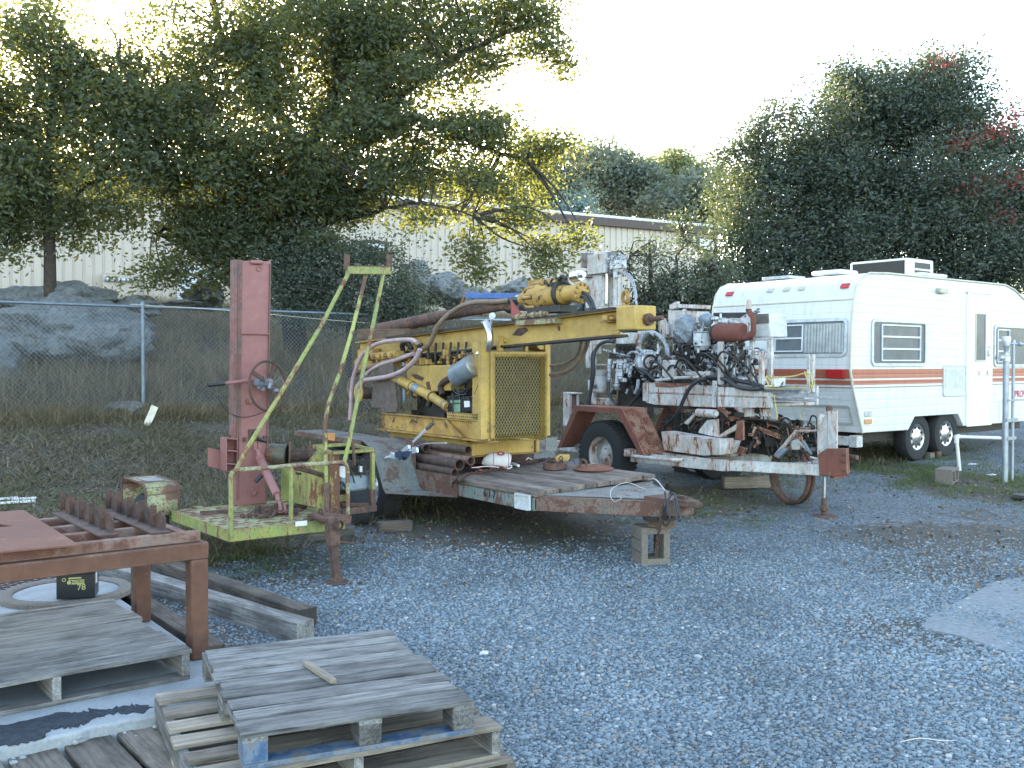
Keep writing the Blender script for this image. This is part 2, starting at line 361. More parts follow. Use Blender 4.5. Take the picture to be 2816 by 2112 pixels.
def rockmat(k=1):
    m, t, B, N, L = NM('granite_boulder'); tc = N('TexCoord'); o = tc.outputs['Object']
    n = N('TexNoise', i_Scale=1.4, i_Detail=10, i_Roughness=.7); L(o, n.inputs[0]); n2 = N('TexNoise', i_Scale=12, i_Detail=8, i_Roughness=.7); L(o, n2.inputs[0])
    r = ramp(N, [(.3, (.10 * k, .107 * k, .107 * k)), (.5, (.15 * k, .162 * k, .165 * k)), (.7, (.20 * k, .213 * k, .218 * k))]); L(n.outputs[0], r.inputs[0])
    r2 = ramp(N, [(.35, .55), (.6, 1.1)]); L(n2.outputs[0], r2.inputs[0])
    L(mixc(N, L, 1, r.outputs[0], r2.outputs[0], 'MULTIPLY'), B.inputs['Base Color']); B.inputs['Roughness'].default_value = .9
    a = N('Math', operation='ADD'); L(n.outputs[0], a.inputs[0]); L(n2.outputs[0], a.inputs[1]); bump(N, L, B, a.outputs[0], .8, .08); return m
M['rock'] = rockmat(); M['rock_pale'] = rockmat(1.75)
def groundmat():
    m, t, B, N, L = NM('yard_ground'); tc = N('TexCoord'); o = tc.outputs['Object']; mk = N('Attribute', attribute_name='msk'); sp = N('SeparateColor'); L(mk.outputs['Color'], sp.inputs[0])
    vo = N('TexVoronoi', i_Scale=46, feature='F1'); L(o, vo.inputs[0])
    vd = N('TexVoronoi', i_Scale=46, feature='DISTANCE_TO_EDGE'); L(o, vd.inputs[0])
    sv = N('SeparateColor'); L(vo.outputs['Color'], sv.inputs[0])
    r = ramp(N, [(0, (.088, .12, .142)), (.35, (.145, .188, .217)), (.65, (.20, .25, .284)), (.84, (.25, .295, .325)), (.92, (.235, .205, .16)), (1, (.39, .43, .45))]); L(sv.outputs[0], r.inputs[0])
    ed = ramp(N, [(0, .22), (.2, 1)]); L(vd.outputs['Distance'], ed.inputs[0])
    nz = N('TexNoise', i_Scale=.55, i_Detail=8, i_Roughness=.65); L(o, nz.inputs[0]); rz = ramp(N, [(.32, .68), (.68, 1.2)]); L(nz.outputs[0], rz.inputs[0])
    g = mixc(N, L, 1, mixc(N, L, 1, r.outputs[0], ed.outputs[0], 'MULTIPLY'), rz.outputs[0], 'MULTIPLY')
    n2 = N('TexNoise', i_Scale=7, i_Detail=10, i_Roughness=.75); L(o, n2.inputs[0])
    n3 = N('TexNoise', i_Scale=38, i_Detail=9, i_Roughness=.8); L(o, n3.inputs[0])
    dirt = ramp(N, [(.3, (.035, .033, .028)), (.5, (.075, .069, .058)), (.7, (.14, .128, .108))]); L(n3.outputs[0], dirt.inputs[0])  # dirt tone, also the painted shade in the gaps between the timbers
    grs = ramp(N, [(.38, (.022, .021, .014)), (.5, (.066, .058, .039)), (.61, (.17, .14, .10))]); L(n3.outputs[0], grs.inputs[0])
    def thr(sock):
        a = N('Math', operation='ADD'); L(sock, a.inputs[0]); s_ = N('Math', operation='SUBTRACT', i_1=.5); L(n2.outputs[0], s_.inputs[0])
        k = N('Math', operation='MULTIPLY', i_1=1.6); L(s_.outputs[0], k.inputs[0]); L(k.outputs[0], a.inputs[1])
        q = ramp(N, [(.42, 0), (.58, 1)]); L(a.outputs[0], q.inputs[0]); return q.outputs[0]
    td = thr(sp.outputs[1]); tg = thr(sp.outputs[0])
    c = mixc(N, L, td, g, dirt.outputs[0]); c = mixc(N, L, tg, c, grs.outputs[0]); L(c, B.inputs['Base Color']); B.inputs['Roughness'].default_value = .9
    h = N('Math', operation='MINIMUM', i_1=.25); L(vd.outputs['Distance'], h.inputs[0]); h2 = N('Math', operation='MULTIPLY_ADD', i_1=.6); L(n3.outputs[0], h2.inputs[0]); L(h.outputs[0], h2.inputs[2])
    bump(N, L, B, h2.outputs[0], .9, .02); return m
M['ground'] = groundmat()
def concmat():
    m, t, B, N, L = NM('old_concrete'); tc = N('TexCoord'); o = tc.outputs['Object']
    n = N('TexNoise', i_Scale=1.7, i_Detail=10, i_Roughness=.7); L(o, n.inputs[0]); n2 = N('TexNoise', i_Scale=70, i_Detail=5); L(o, n2.inputs[0])
    r = ramp(N, [(.3, (.20, .215, .22)), (.5, (.30, .32, .33)), (.7, (.38, .40, .40))]); L(n.outputs[0], r.inputs[0])
    r2 = ramp(N, [(.3, .85), (.7, 1.08)]); L(n2.outputs[0], r2.inputs[0])
    L(mixc(N, L, 1, r.outputs[0], r2.outputs[0], 'MULTIPLY'), B.inputs['Base Color']); B.inputs['Roughness'].default_value = .88; bump(N, L, B, n2.outputs[0], .25, .004); return m
M['concrete'] = concmat()
M['block'] = plain('concrete_block', (.20, .172, .145), .95, 0, .35, 50, .4)
M['bark'] = plain('tree_bark', (.055, .045, .037), .95, 0, .5, 12, .8)
M['leaf_oak'] = leafmat('oak_leaves', [(0, (.042, .060, .045)), (.5, (.072, .094, .062)), (.9, (.115, .125, .07)), (.975, (.18, .13, .045)), (1, (.32, .11, .045))], .40, (.36, .37, .05))
M['leaf_dark'] = leafmat('evergreen_leaves', [(0, (.040, .056, .050)), (.6, (.070, .092, .077)), (1, (.125, .14, .10))], .2, (.22, .27, .05))
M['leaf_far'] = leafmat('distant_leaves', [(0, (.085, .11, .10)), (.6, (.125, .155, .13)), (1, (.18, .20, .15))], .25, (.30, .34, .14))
M['leaf_lime'] = leafmat('sunlit_leaves', [(0, (.12, .15, .08)), (1, (.24, .26, .12))], .4, (.45, .47, .18))
M['leaf_red'] = leafmat('red_leaves', [(0, (.28, .05, .05)), (1, (.50, .11, .10))], .5, (.7, .16, .14))
M['grass'] = leafmat('dry_grass', [(0, (.05, .05, .028)), (.3, (.085, .075, .045)), (.55, (.17, .13, .08)), (.8, (.30, .23, .145)), (1, (.48, .39, .26))], .25, (.4, .35, .15))
M['weed'] = leafmat('weeds', [(0, (.04, .045, .025)), (.4, (.08, .078, .045)), (.7, (.15, .125, .08)), (1, (.30, .25, .17))], .2, (.3, .28, .12))
M['green'] = leafmat('green_grass', [(0, (.03, .06, .018)), (.7, (.06, .11, .03)), (1, (.13, .15, .05))], .25, (.3, .4, .08))
M['litter'] = leafmat('fallen_leaves', [(0, (.06, .042, .03)), (.6, (.13, .09, .06)), (1, (.28, .20, .12))], .1, (.3, .2, .1))
# ================================================================ ground
def inpoly(x, y, P):
    c = False; j = len(P) - 1
    for i in range(len(P)):
        if (P[i][1] > y) != (P[j][1] > y) and x < (P[j][0] - P[i][0]) * (y - P[i][1]) / (P[j][1] - P[i][1]) + P[i][0]: c = not c
        j = i
    return c
def proj(x, y, z):
    d = V((x, y, z)) - CAM; c, s = math.cos(PT), math.sin(PT); f = d.y * c - d.z * s; u = d.y * s + d.z * c
    return (CX + F * d.x / f, CY - F * u / f) if f > .1 else (-9999, -9999)
GR = [((60, 1385), 300, 26, .95), ((2700, 1335), 240, 50, 1.0), ((2480, 1290), 160, 30, .8), ((2560, 1250), 220, 40, .55), ((1900, 1400), 300, 55, .62), ((1500, 1470), 260, 40, .3), ((760, 1540), 240, 50, .45), ((500, 1500), 320, 90, .8), ((720, 1480), 220, 60, .7), ((1000, 1380), 200, 60, .6), ((1100, 1420), 200, 60, .4), ((2300, 1270), 260, 40, .6), ((2150, 1330), 200, 40, .5)]
DIRT_SHADE = [((520, 1760), 160, 60, .9), ((420, 1640), 200, 60, .8), ((2480, 1740), 160, 45, .85), ((2600, 1790), 160, 30, .6), ((2560, 1560), 260, 60, .62), ((2750, 1480), 160, 50, .75), ((2640, 1560), 320, 80, .62), ((1350, 1440), 420, 70, .95), ((1950, 1370), 260, 45, .8), ((2560, 1480), 300, 50, .8), ((800, 1600), 260, 50, .55), ((2700, 1420), 300, 40, .5), ((2750, 1860), 160, 60, .45), ((1700, 1600), 200, 40, .35), ((600, 1650), 200, 60, .5), ((1300, 1620), 260, 60, .3)]  # dirt patches; the first ones paint the dark shade between the timbers
gw = [(G(*c) , a, b, k) for c, a, b, k in []]
def blobs_world(Ls):
    out = []
    for (px, py), a, b, k in Ls:
        p = G(px, py); q = G(px + a, py); r = G(px, py - b) ; r2 = G(px, py + b)
        out.append((p.x, p.y, abs(q.x - p.x) + .2, abs(r.y - r2.y) / 2 + .2, k))
    return out
GW, DW = blobs_world(GR), blobs_world(DIRT_SHADE)
def msk(x, y):
    b = -.61 * (x + 5.98) + .79 * (y - 16)
    g = sm((b + 6.2 + 2.3 * sm((.5 - x) / 3)) / 2.0)
    if y > 24: g = 1
    d = .12
    for X, Y, a, c, k in GW: g = max(g, k * math.exp(-((x - X) / a) ** 2 - ((y - Y) / c) ** 2))
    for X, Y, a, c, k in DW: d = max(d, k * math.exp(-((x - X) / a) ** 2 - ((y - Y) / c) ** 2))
    return g, d
def axis(lo, hi, step, far):
    a = list(np.arange(lo, hi + step / 2, step)); s = step; x = hi
    while x < far: s *= 1.35; x += s; a.append(x)
    s = step; x = lo
    while x > -far: s *= 1.35; x -= s; a.insert(0, x)
    return a
xs = axis(-16, 18, .16, 700); ys = axis(1, 26, .16, 700)
vs = [(x, y, ter(x, y) + (.012 * noise.noise(V((x * 1.3, y * 1.3, 0))) if 3 < y < 14 else .05 * noise.noise(V((x, y, 3))) * (1 if 14 <= y < 26 else 0))) for y in ys for x in xs]
nx = len(xs); fs = [(j * nx + i, j * nx + i + 1, (j + 1) * nx + i + 1, (j + 1) * nx + i) for j in range(len(ys) - 1) for i in range(nx - 1)]
me = bpy.data.meshes.new('ground'); me.from_pydata(vs, [], fs); at_ = me.color_attributes.new('msk', 'FLOAT_COLOR', 'POINT')
cols = []
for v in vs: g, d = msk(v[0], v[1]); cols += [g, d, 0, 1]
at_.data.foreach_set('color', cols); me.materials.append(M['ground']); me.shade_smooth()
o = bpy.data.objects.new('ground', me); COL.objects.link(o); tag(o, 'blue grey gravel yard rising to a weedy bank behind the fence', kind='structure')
# pebbles lying loose on the nearest gravel
def pebbles(n):
    ico = [V((0, 0, 1))] + [V((math.cos(i * 1.2566) * .894, math.sin(i * 1.2566) * .894, .447)) for i in range(5)] + [V((math.cos(i * 1.2566 + .628) * .894, math.sin(i * 1.2566 + .628) * .894, -.447)) for i in range(5)]
    tri = [(0, i + 1, (i + 1) % 5 + 1) for i in range(5)] + [(i + 1, 6 + i, (i + 1) % 5 + 1) for i in range(5)] + [((i + 1) % 5 + 1, 6 + i, 6 + (i + 1) % 5) for i in range(5)]
    P = np.array(ico); T = np.array(tri)
    px = RNG.uniform(-3.4, 5.6, n); py = 3.1 + 6.4 * RNG.random(n) ** 1.35
    s = RNG.gamma(5, .0011, n) + .0034; ang = RNG.uniform(0, 6.28, n)
    ok = np.array([not (x < -.2 and y < 4.3) and not (x < -1.3 and y < 6) and msk(x, y)[0] + msk(x, y)[1] * .6 < random.uniform(.2, .75) and y < random.uniform(6, 9.6) for x, y in zip(px, py)]); px, py, s, ang = px[ok], py[ok], s[ok], ang[ok]; n = len(px)
    pz = np.array([ter(x, y) + .012 * noise.noise(V((x * 1.3, y * 1.3, 0))) for x, y in zip(px, py)])
    sc = np.stack([s * RNG.uniform(.9, 1.5, n), s * RNG.uniform(.7, 1.1, n), s * RNG.uniform(.45, .8, n)], 1)
    A = P[None] * sc[:, None]; c, q = np.cos(ang)[:, None], np.sin(ang)[:, None]
    A = np.stack([A[..., 0] * c - A[..., 1] * q + px[:, None], A[..., 0] * q + A[..., 1] * c + py[:, None], A[..., 2] + (pz + s * .25)[:, None]], 2)
    verts = A.reshape(-1, 3); m = len(P); faces = (T[None] + (np.arange(n) * m)[:, None, None]).reshape(-1, 3)
    me = bpy.data.meshes.new('gravel'); me.vertices.add(len(verts)); me.vertices.foreach_set('co', verts.astype('f').ravel())
    me.loops.add(faces.size); me.loops.foreach_set('vertex_index', faces.ravel().astype('i')); me.polygons.add(len(faces))
    me.polygons.foreach_set('loop_start', np.arange(len(faces), dtype='i') * 3); me.polygons.foreach_set('loop_total', np.full(len(faces), 3, 'i'))
    a = me.attributes.new('rnd', 'FLOAT', 'POINT'); a.data.foreach_set('value', np.repeat(RNG.random(n), m).astype('f'))
    mt, t, B, N, L = NM('pebble_stone'); rn = N('Attribute', attribute_name='rnd')
    r = ramp(N, [(0, (.083, .115, .137)), (.3, (.138, .182, .212)), (.65, (.192, .24, .274)), (.86, (.245, .29, .32)), (.93, (.235, .20, .155)), (.97, (.29, .26, .21)), (1, (.43, .45, .46))]); L(rn.outputs['Fac'], r.inputs[0])
    tc = N('TexCoord'); nz = N('TexNoise', i_Scale=.55, i_Detail=8, i_Roughness=.65); L(tc.outputs['Object'], nz.inputs[0]); rz = ramp(N, [(.32, .68), (.68, 1.2)]); L(nz.outputs[0], rz.inputs[0])
    L(mixc(N, L, 1, r.outputs[0], rz.outputs[0], 'MULTIPLY'), B.inputs['Base Color']); B.inputs['Roughness'].default_value = .75
    me.materials.append(mt); me.update(calc_edges=True); me.shade_smooth()
    o = bpy.data.objects.new('gravel', me); COL.objects.link(o); tag(o, 'loose blue grey pebbles covering the yard in front of the trailers', kind='stuff')
pebbles(240000)
# blades and litter
def blades(name, label, pts, h, w, mat, rn=None, lean=.5):
    pts = np.array(pts); n = len(pts); ang = RNG.uniform(0, 6.28, n); hh = h * RNG.uniform(.4, 1.2, n); ww = w * RNG.uniform(.6, 1.3, n)
    la = RNG.uniform(0, 6.28, n); le = lean * RNG.random(n) * hh
    d = np.stack([np.cos(ang) * ww, np.sin(ang) * ww, np.zeros(n)], 1)
    top = pts + np.stack([np.cos(la) * le, np.sin(la) * le, hh], 1)
    A = np.stack([pts - d, pts + d, top], 1).reshape(-1, 3)
    o = mesh_np(name, A, 3, mat, rnd=RNG.random(n) if rn is None else rn); return tag(o, label, kind='stuff')
def scatter(n, px0, px1, py0, py1, fn=None, clump=0):
    out = []
    while len(out) < n:
        p = G(random.uniform(px0, px1), random.uniform(py0, py1))
        if fn and not fn(p): continue
        for _ in range(clump or 1):
            x = p.x + random.gauss(0, .07 if clump else 0); y = p.y + random.gauss(0, .07 if clump else 0); out.append((x, y, ter(x, y) - .01))
    return out
bk = []
for i in range(130000):
    a = random.uniform(-6, 26); b = random.uniform(-1, 9) if random.random() < .5 else random.uniform(-8.5, 0); x = -5.98 + .79 * a - .61 * b; y = 16 + .61 * a + .79 * b
    if noise.noise(V((x * .9, y * .9, 5))) < random.uniform(-.5, .35) or msk(x, y)[0] < random.uniform(.2, .8): continue
    for _ in range(5):
        X = x + random.gauss(0, .06); Y = y + random.gauss(0, .06); bk.append((X, Y, ter(X, Y) - .01))
tall = []
for i in range(9000):
    a = random.uniform(-5, 14); b = abs(random.gauss(0, 1.6)) + .25; x = -5.98 + .79 * a - .61 * b; y = 16 + .61 * a + .79 * b
    if noise.noise(V((x * .8, y * .8, 9))) < -.05: continue
    for _ in range(3): X = x + random.gauss(0, .08); Y = y + random.gauss(0, .08); tall.append((X, Y, ter(X, Y)))
blades('tall_stems', 'tall dead weed stems standing behind the chain link fence', tall, .62, .004, M['grass'], lean=1.1)
bk = np.array(bk); bb = -.61 * (bk[:, 0] + 5.98) + .79 * (bk[:, 1] - 16)
blades('dry_grass', 'dry straw coloured weeds tangled over the bank behind the fence', bk[bb > -.6], .34, .005, M['grass'], lean=2.2)
blades('weeds', 'low brown and green weeds matted over the slope before the fence', bk[bb <= -.6], .11, .007, M['weed'], lean=2.5)
gp = [(x, y, ter(x, y) - .01) for x, y in []]
gn = 0; gp = []
for X, Y, a, c, k in GW:
    for i in range(int(700 * a * c * k * k) + 200):
        x = X + random.gauss(0, a * .8); y = Y + random.gauss(0, c * .8)
        if msk(x, y)[0] * random.uniform(.6, 1.6) < .35 or noise.noise(V((x * 2, y * 2, 1))) < -.1: continue
        for _ in range(4): X2 = x + random.gauss(0, .04); Y2 = y + random.gauss(0, .04); gp.append((X2, Y2, ter(X2, Y2) - .005))
blades('green_grass', 'thin green grass growing through the gravel by the trailers', gp, .07, .0035, M['green'], lean=1.0)
lp = []
while len(lp) < 60000:
    x = random.uniform(-9, 9); y = random.uniform(7, 21); b = -.61 * (x + 5.98) + .79 * (y - 16)
    g, d = msk(x, y)
    if random.random() < (g if b > -6 else max(0, d - .25) * .5 + g * .3): lp.append((x, y, ter(x, y) + .012))
lp = np.array(lp); n = len(lp); an = RNG.uniform(0, 6.28, n); s = RNG.uniform(.010, .026, n)
e1 = np.stack([np.cos(an) * s, np.sin(an) * s, RNG.uniform(-.01, .01, n)], 1); e2 = np.stack([-np.sin(an) * s * .6, np.cos(an) * s * .6, RNG.uniform(-.01, .015, n)], 1)
o = mesh_np('leaf_litter', np.stack([lp - e1, lp - e2, lp + e1, lp + e2], 1).reshape(-1, 3), 4, M['litter'], rnd=RNG.random(n)); tag(o, 'brown fallen leaves scattered over the dirt and the bank', kind='stuff')
# a worn flat slab at the right edge of the yard
pad = [G(p[0] + random.uniform(-4, 4), p[1] + random.uniform(-3, 3)) for p in ((2535, 1722), (2560, 1704), (2590, 1683), (2622, 1668), (2650, 1652), (2685, 1630), (2720, 1612), (2770, 1600), (2816, 1588))]
far = [(pad[-1].x + 3, pad[-1].y + .6, 0), (pad[-1].x + 3, 3.4, 0)]
low = [G(*p) for p in ((2816, 1812), (2720, 1783), (2640, 1756), (2570, 1738))]
q = pad + [V(far[0]), V(far[1])] + low
mb = MB(); mb.prism([(p[0], p[1], ter(p[0], p[1]) - .05) for p in q], (0, 0, .056)); tag(mb.build('concrete_pad', plain('grey_worn_paving', (.215, .24, .255), .92, 0, .35, 24, .4)), 'flat pale grey paving showing through at the right edge of the yard', kind='structure')
# ================================================================ warehouse
BF = Fr((-4.3, 38, 2.9), (.87, .494)); bT = 8.02 - 2.9
bt = thing('warehouse', 'long cream metal warehouse with brown eaves behind the trees', 'warehouse', BF)
wallm = plain('cream_metal_wall', (.53, .46, .38), .6, 0, .06, 2, .02)
mb = MB(); mb.b2((-45, .12, -1.5), (16, 18, bT - .1)); mb.build('wall', wallm, bt)
mb = MB()
for i in range(200):
    u = -45 + i * .305; mb.prism([(u, .12, -1.5), (u + .235, .12, -1.5), (u + .222, .085, -1.5), (u + .013, .085, -1.5)], (0, 0, bT + 1.3))
mb.build('ribbed_panel', wallm, bt)
mb = MB(); mb.b2((-45.2, -.12, bT - .34), (16.2, .1, bT)); mb.build('eave', M['brown'], bt)
mb = MB(); mb.hexa([(-45.2, -.1, bT + .004), (16.2, -.1, bT + .004), (16.2, 9, bT + 1.3), (-45.2, 9, bT + 1.3), (-45.2, -.1, bT + .05), (16.2, -.1, bT + .05), (16.2, 9, bT + 1.35), (-45.2, 9, bT + 1.35)])
for i in range(200): u = -45 + i * .305; mb.prism([(u, -.13, bT + .052), (u + .16, -.13, bT + .052), (u + .14, -.13, bT + .11), (u + .02, -.13, bT + .11)], (0, 9, 1.3))
mb.build('roof', plain('white_roof_sheet', (.72, .70, .66), .5, 0, .1, 2, 0), bt)
glassm = plain('window_glass', (.10, .13, .16), .08, 0, .1, 2, 0, 1.0); whitepane = plain('white_window_pane', (.78, .80, .83), .2, 0, .05, 2, 0)
def bwin(p0, p1, frm, name='window', pane=None, fw=.06):
    a = BF.P(*p0, v=0); b = BF.P(*p1, v=0); u0, u1 = a.x, b.x; w1, w0 = a.z, b.z
    mb = MB()
    for lo, hi in (((u0, w0), (u1, w0 + fw)), ((u0, w1 - fw), (u1, w1)), ((u0, w0 + fw), (u0 + fw, w1 - fw)), ((u1 - fw, w0 + fw), (u1, w1 - fw))): mb.b2((lo[0], .0, lo[1]), (hi[0], .11, hi[1]))
    f = mb.build(name, frm, bt); mb = MB(); mb.b2((u0 + fw, .04, w0 + fw), (u1 - fw, .08, w1 - fw)); mb.build('pane', pane or whitepane, f); return f, u0, u1, w0, w1
f, u0, u1, w0, w1 = bwin((1000, 659), (1066, 704), M['brown'], fw=.11)
text('notice_lettering', 'BOOR', .2, plain('faded_brown_print', (.12, .07, .09), .6, 0, 0, 5, 0), f, (u1 - .36, .035, w1 - .34), (1, 0, 0), ext=.002)
f, u0, u1, w0, w1 = bwin((1153, 750), (1256, 800), plain('tan_trim', (.45, .36, .26), .6, 0, .1, 5, 0))
mb = MB(); mb.b2(((u0 + u1) / 2 - .02, .02, w0 + .06), ((u0 + u1) / 2 + .02, .075, w1 - .06)); mb.build('mullion', M['alu'], f)
mb = MB(); mb.b2((u0 + .06, .03, w0 + .06), ((u0 + u1) / 2 - .02, .036, w1 - .08)); mb.build('blind', plain('dark_pane', (.35, .38, .42), .2, 0, .2, 5, 0), f)
bwin((1922, 652), (1968, 690), M['brown'], fw=.05)
# row of electricity meters on their cabinet, and the slatted door
a = BF.P(284, 749, v=-.3); b = BF.P(377, 832, v=-.3); cab = thing('meter_cabinet', 'cream cabinet with a row of six round electricity meters', 'meter cabinet', loc=BF.W((a.x, -.3, -0.6)), rz=BF.ang)
H_ = a.z + .6; Wd = b.x - a.x; mb = MB(); mb.b2((0, 0, 0), (Wd, .28, H_)); 
for i in range(1, 6): mb.b2((Wd * i / 6 - .006, -.012, 0), (Wd * i / 6 + .006, 0, H_ - .02))
mb.b2((0, -.02, H_ - .04), (Wd, 0, H_)); mb.build('cabinet', wallm, cab, .01)
for i in range(6):
    u = Wd * (i + .5) / 6; mb = MB(); mb.lathe([(.085, 0), (.085, .04), (.08, .1), (.06, .125), (0, .13)], (u, 0, H_ - .22), (0, -1, 0), 18); m_ = mb.build('meter', M['alu'], cab)
    mb = MB(); mb.b2((u - .06, -.136, H_ - .23), (u + .06, -.11, H_ - .2)); mb.build('dial', plain('meter_dial', (.7, .72, .74), .3, 0, 0, 5, 0), m_)
a = BF.P(487, 730, v=-.05); b = BF.P(585, 840, v=-.05)
mb = MB()
for i in range(40):
    w = b.z + i * .075
    if w > a.z: break
    mb.prism([(a.x, -.05, w), (a.x, -.09, w + .035), (a.x, -.05, w + .07)], (b.x - a.x, 0, 0))
mb.build('slatted_door', plain('white_slats', (.72, .74, .78), .4, 0, .05, 3, 0), bt)
# ================================================================ trees
def ball(n):
    d = RNG.normal(size=(n, 3)); return d / np.linalg.norm(d, axis=1)[:, None]
def tree(name, label, cat, base, trunk, limbs, bl, leaf, mat, per=26, dens=1.0, spread=.28, group=None, twigs=120, shell=.55, droop=.15, gap=.0, mat2=None):
    """bl: blobs (px, py, depth y, rx px, ry px, depth radius m); leaves grow in small sprays spread through every blob"""
    t = thing(name, label, cat, loc=base, group=group); base = V(base); cen = []
    for px, py, y, rx, ry, rd in bl:
        c = at(px, py, y); k = y / F; R = np.array([rx * k, rd, ry * k]); vol = R.prod()
        n = int(dens * 95 * vol ** .75) + 8; d = ball(n); r = (shell + (1 - shell) * RNG.random(n)) * (1 + .12 * RNG.normal(size=n)); r = np.where(RNG.random(n) < .3, RNG.random(n), r)
        p = np.array(c)[None] + d * r[:, None] * R[None]
        ns = max(3, n // 8); p = p[RNG.integers(0, ns, n)] + RNG.normal(size=(n, 3)) * np.minimum(.30, R * .35)[None]
        if gap:
            keep = np.array([noise.noise(V(q) * .8) > -gap * .5 + .0 for q in p]) | (RNG.random(n) > gap * 1.5); p = p[keep]
        cen.append(p)
    cen = np.concatenate(cen); n = len(cen) * per; print(name, len(cen), n)
    c = np.repeat(cen, per, 0); off = RNG.normal(size=(n, 3)) * spread * np.array([1, 1, .7]); pos = c + off - np.array([0, 0, droop]) * (np.linalg.norm(off, axis=1) ** 2)[:, None]
    a = ball(n); b = np.cross(a, ball(n)); b /= np.linalg.norm(b, axis=1)[:, None]; a[:, 2] *= .8; s = leaf * RNG.uniform(.55, 1.25, n)
    a = a * s[:, None]; b = b * (s * .42)[:, None]
    A = np.stack([pos - a, pos - a * .1 - b, pos + a, pos + a * .1 + b], 1).reshape(-1, 3) - np.array(base)[None, None].reshape(1, 3)
    mesh_np('crown', A, 4, mat, t, rnd=np.clip(np.repeat(RNG.random(len(cen)) * .45, per) + RNG.random(n) * .55, 0, 1))
    mb = MB(); T = spline([V(p) - base for p, r in trunk], 5); rs = np.interp(np.linspace(0, 1, len(T)), np.linspace(0, 1, len(trunk)), [r for p, r in trunk])
    mb.tube(T, list(rs), 12); ends = []
    for pts in limbs:
        S = spline([V(p) - base for p in pts[0]], 6); S = [p + V([random.gauss(0, .03) for _ in range(3)]) for p in S]
        mb.tube(S, list(np.linspace(pts[1], pts[2], len(S))), 8); ends += S[3:]
    pool = ends or T[len(T) // 2:]
    idx = RNG.choice(len(cen), min(twigs, len(cen)), replace=False)
    for i in idx:
        q = V(cen[i]) - base; p = min(pool, key=lambda e: (e - q).length)
        if (p - q).length > 4: continue
        m_ = (p + q) / 2 + V([random.gauss(0, .12) for _ in range(3)]) + V((0, 0, .15)); L_ = (p - q).length
        mb.tube(spline([p, m_, q], 4), list(np.linspace(.012 + .011 * L_, .006, 9)), 5)
    mb.build('trunk', M['bark'], t); return t
D = 20.5
def tb(px, y): x = at(px, 900, y).x; return V((x, y, ter(x, y) - .1))
b0 = tb(815, D)
tree('oak_tree', 'broad oak with long limbs and yellow lit leaves spreading above the red mast', 'tree', b0,
     [(b0, .27), (at(800, 760, D), .22), (at(790, 600, D), .2), (at(830, 430, D), .2), (at(925, 250, D), .16), (at(915, 60, D), .12), (at(905, -200, D), .08)],
     [([at(800, 620, D), at(880, 520, D), at(1000, 380, D - .5), at(1130, 240, D - 1), at(1300, 130, D - 1), at(1480, 60, D - 1)], .15, .04),
      ([at(1000, 380, D - .5), at(1150, 330, D - 1), at(1300, 390, D - 1.3), at(1450, 440, D - 1.5)], .09, .03),
      ([at(830, 430, D), at(960, 190, D), at(1050, 60, D), at(1150, -120, D)], .13, .05),
      ([at(800, 560, D), at(680, 480, D - .6), at(560, 400, D - 1), at(400, 330, D - 1)], .13, .04),
      ([at(790, 640, D), at(700, 560, D + .5), at(560, 560, D), at(430, 640, D - .5)], .1, .03),
      ([at(830, 430, D), at(720, 230, D), at(610, 90, D), at(560, -120, D)], .13, .05),
      ([at(800, 640, D), at(960, 600, D - .8), at(1120, 560, D - 1.5), at(1300, 590, D - 2)], .065, .015)],
     [(600, 200, D, 260, 170, 1.6), (1060, 170, D - .5, 150, 80, .9), (1000, 330, D - 1, 120, 60, .8), (1000, 540, D - 1.2, 130, 45, .7), (1200, 470, D - 1.3, 130, 50, .7),  (760, 60, D, 300, 150, 1.8), (1000, 60, D, 240, 150, 1.5), (1190, 60, D - 1, 200, 110, 1.1), (1360, 70, D - 1, 130, 100, .8), (1450, 30, D - 1, 90, 60, .6),
      (1500, 130, D - 1, 80, 40, .4), (1150, 220, D - 1, 190, 80, .9), (1330, 190, D - 1, 100, 50, .5), (1550, 170, D - 1, 50, 25, .3), (900, 260, D, 200, 110, 1.2), (700, 380, D - 1, 260, 130, 1.5), (480, 330, D, 200, 150, 1.3),
      (950, 420, D - 1, 230, 110, 1.4), (1150, 370, D - 1, 160, 80, .9), (1300, 380, D - 1.4, 150, 70, .8), (1430, 410, D - 1.4, 100, 40, .5), (1530, 385, D - 1.4, 60, 28, .3), (1100, 490, D - 1.2, 220, 60, 1.0), (1340, 480, D - 1.4, 160, 70, .8),
      (1210, 585, D - 1.8, 110, 28, .45), (1400, 600, D - 2, 90, 35, .45), (1290, 680, D - 1.8, 40, 40, .25), (1480, 670, D - 2, 70, 30, .35), (1510, 735, D - 2, 40, 50, .3), (1590, 655, D - 2.2, 45, 14, .2), (1320, 735, D - 1.8, 16, 22, .12),
      (800, 540, D, 260, 120, 1.5), (560, 520, D - .6, 200, 100, 1.2), (540, 640, D - .8, 110, 90, .8), (470, 750, D - 1, 80, 60, .5), (640, 650, D - .8, 150, 80, 1), (760, 650, D - .5, 120, 60, .8), (930, 560, D - 1, 110, 40, .7), (620, 740, D - .8, 70, 50, .5), (870, 640, D - 1, 60, 40, .5)],
     .062, M['leaf_oak'], per=44, dens=1.3, spread=.2, twigs=600, gap=.2, droop=.25)
D2 = 18.6; b1 = tb(137, D2)
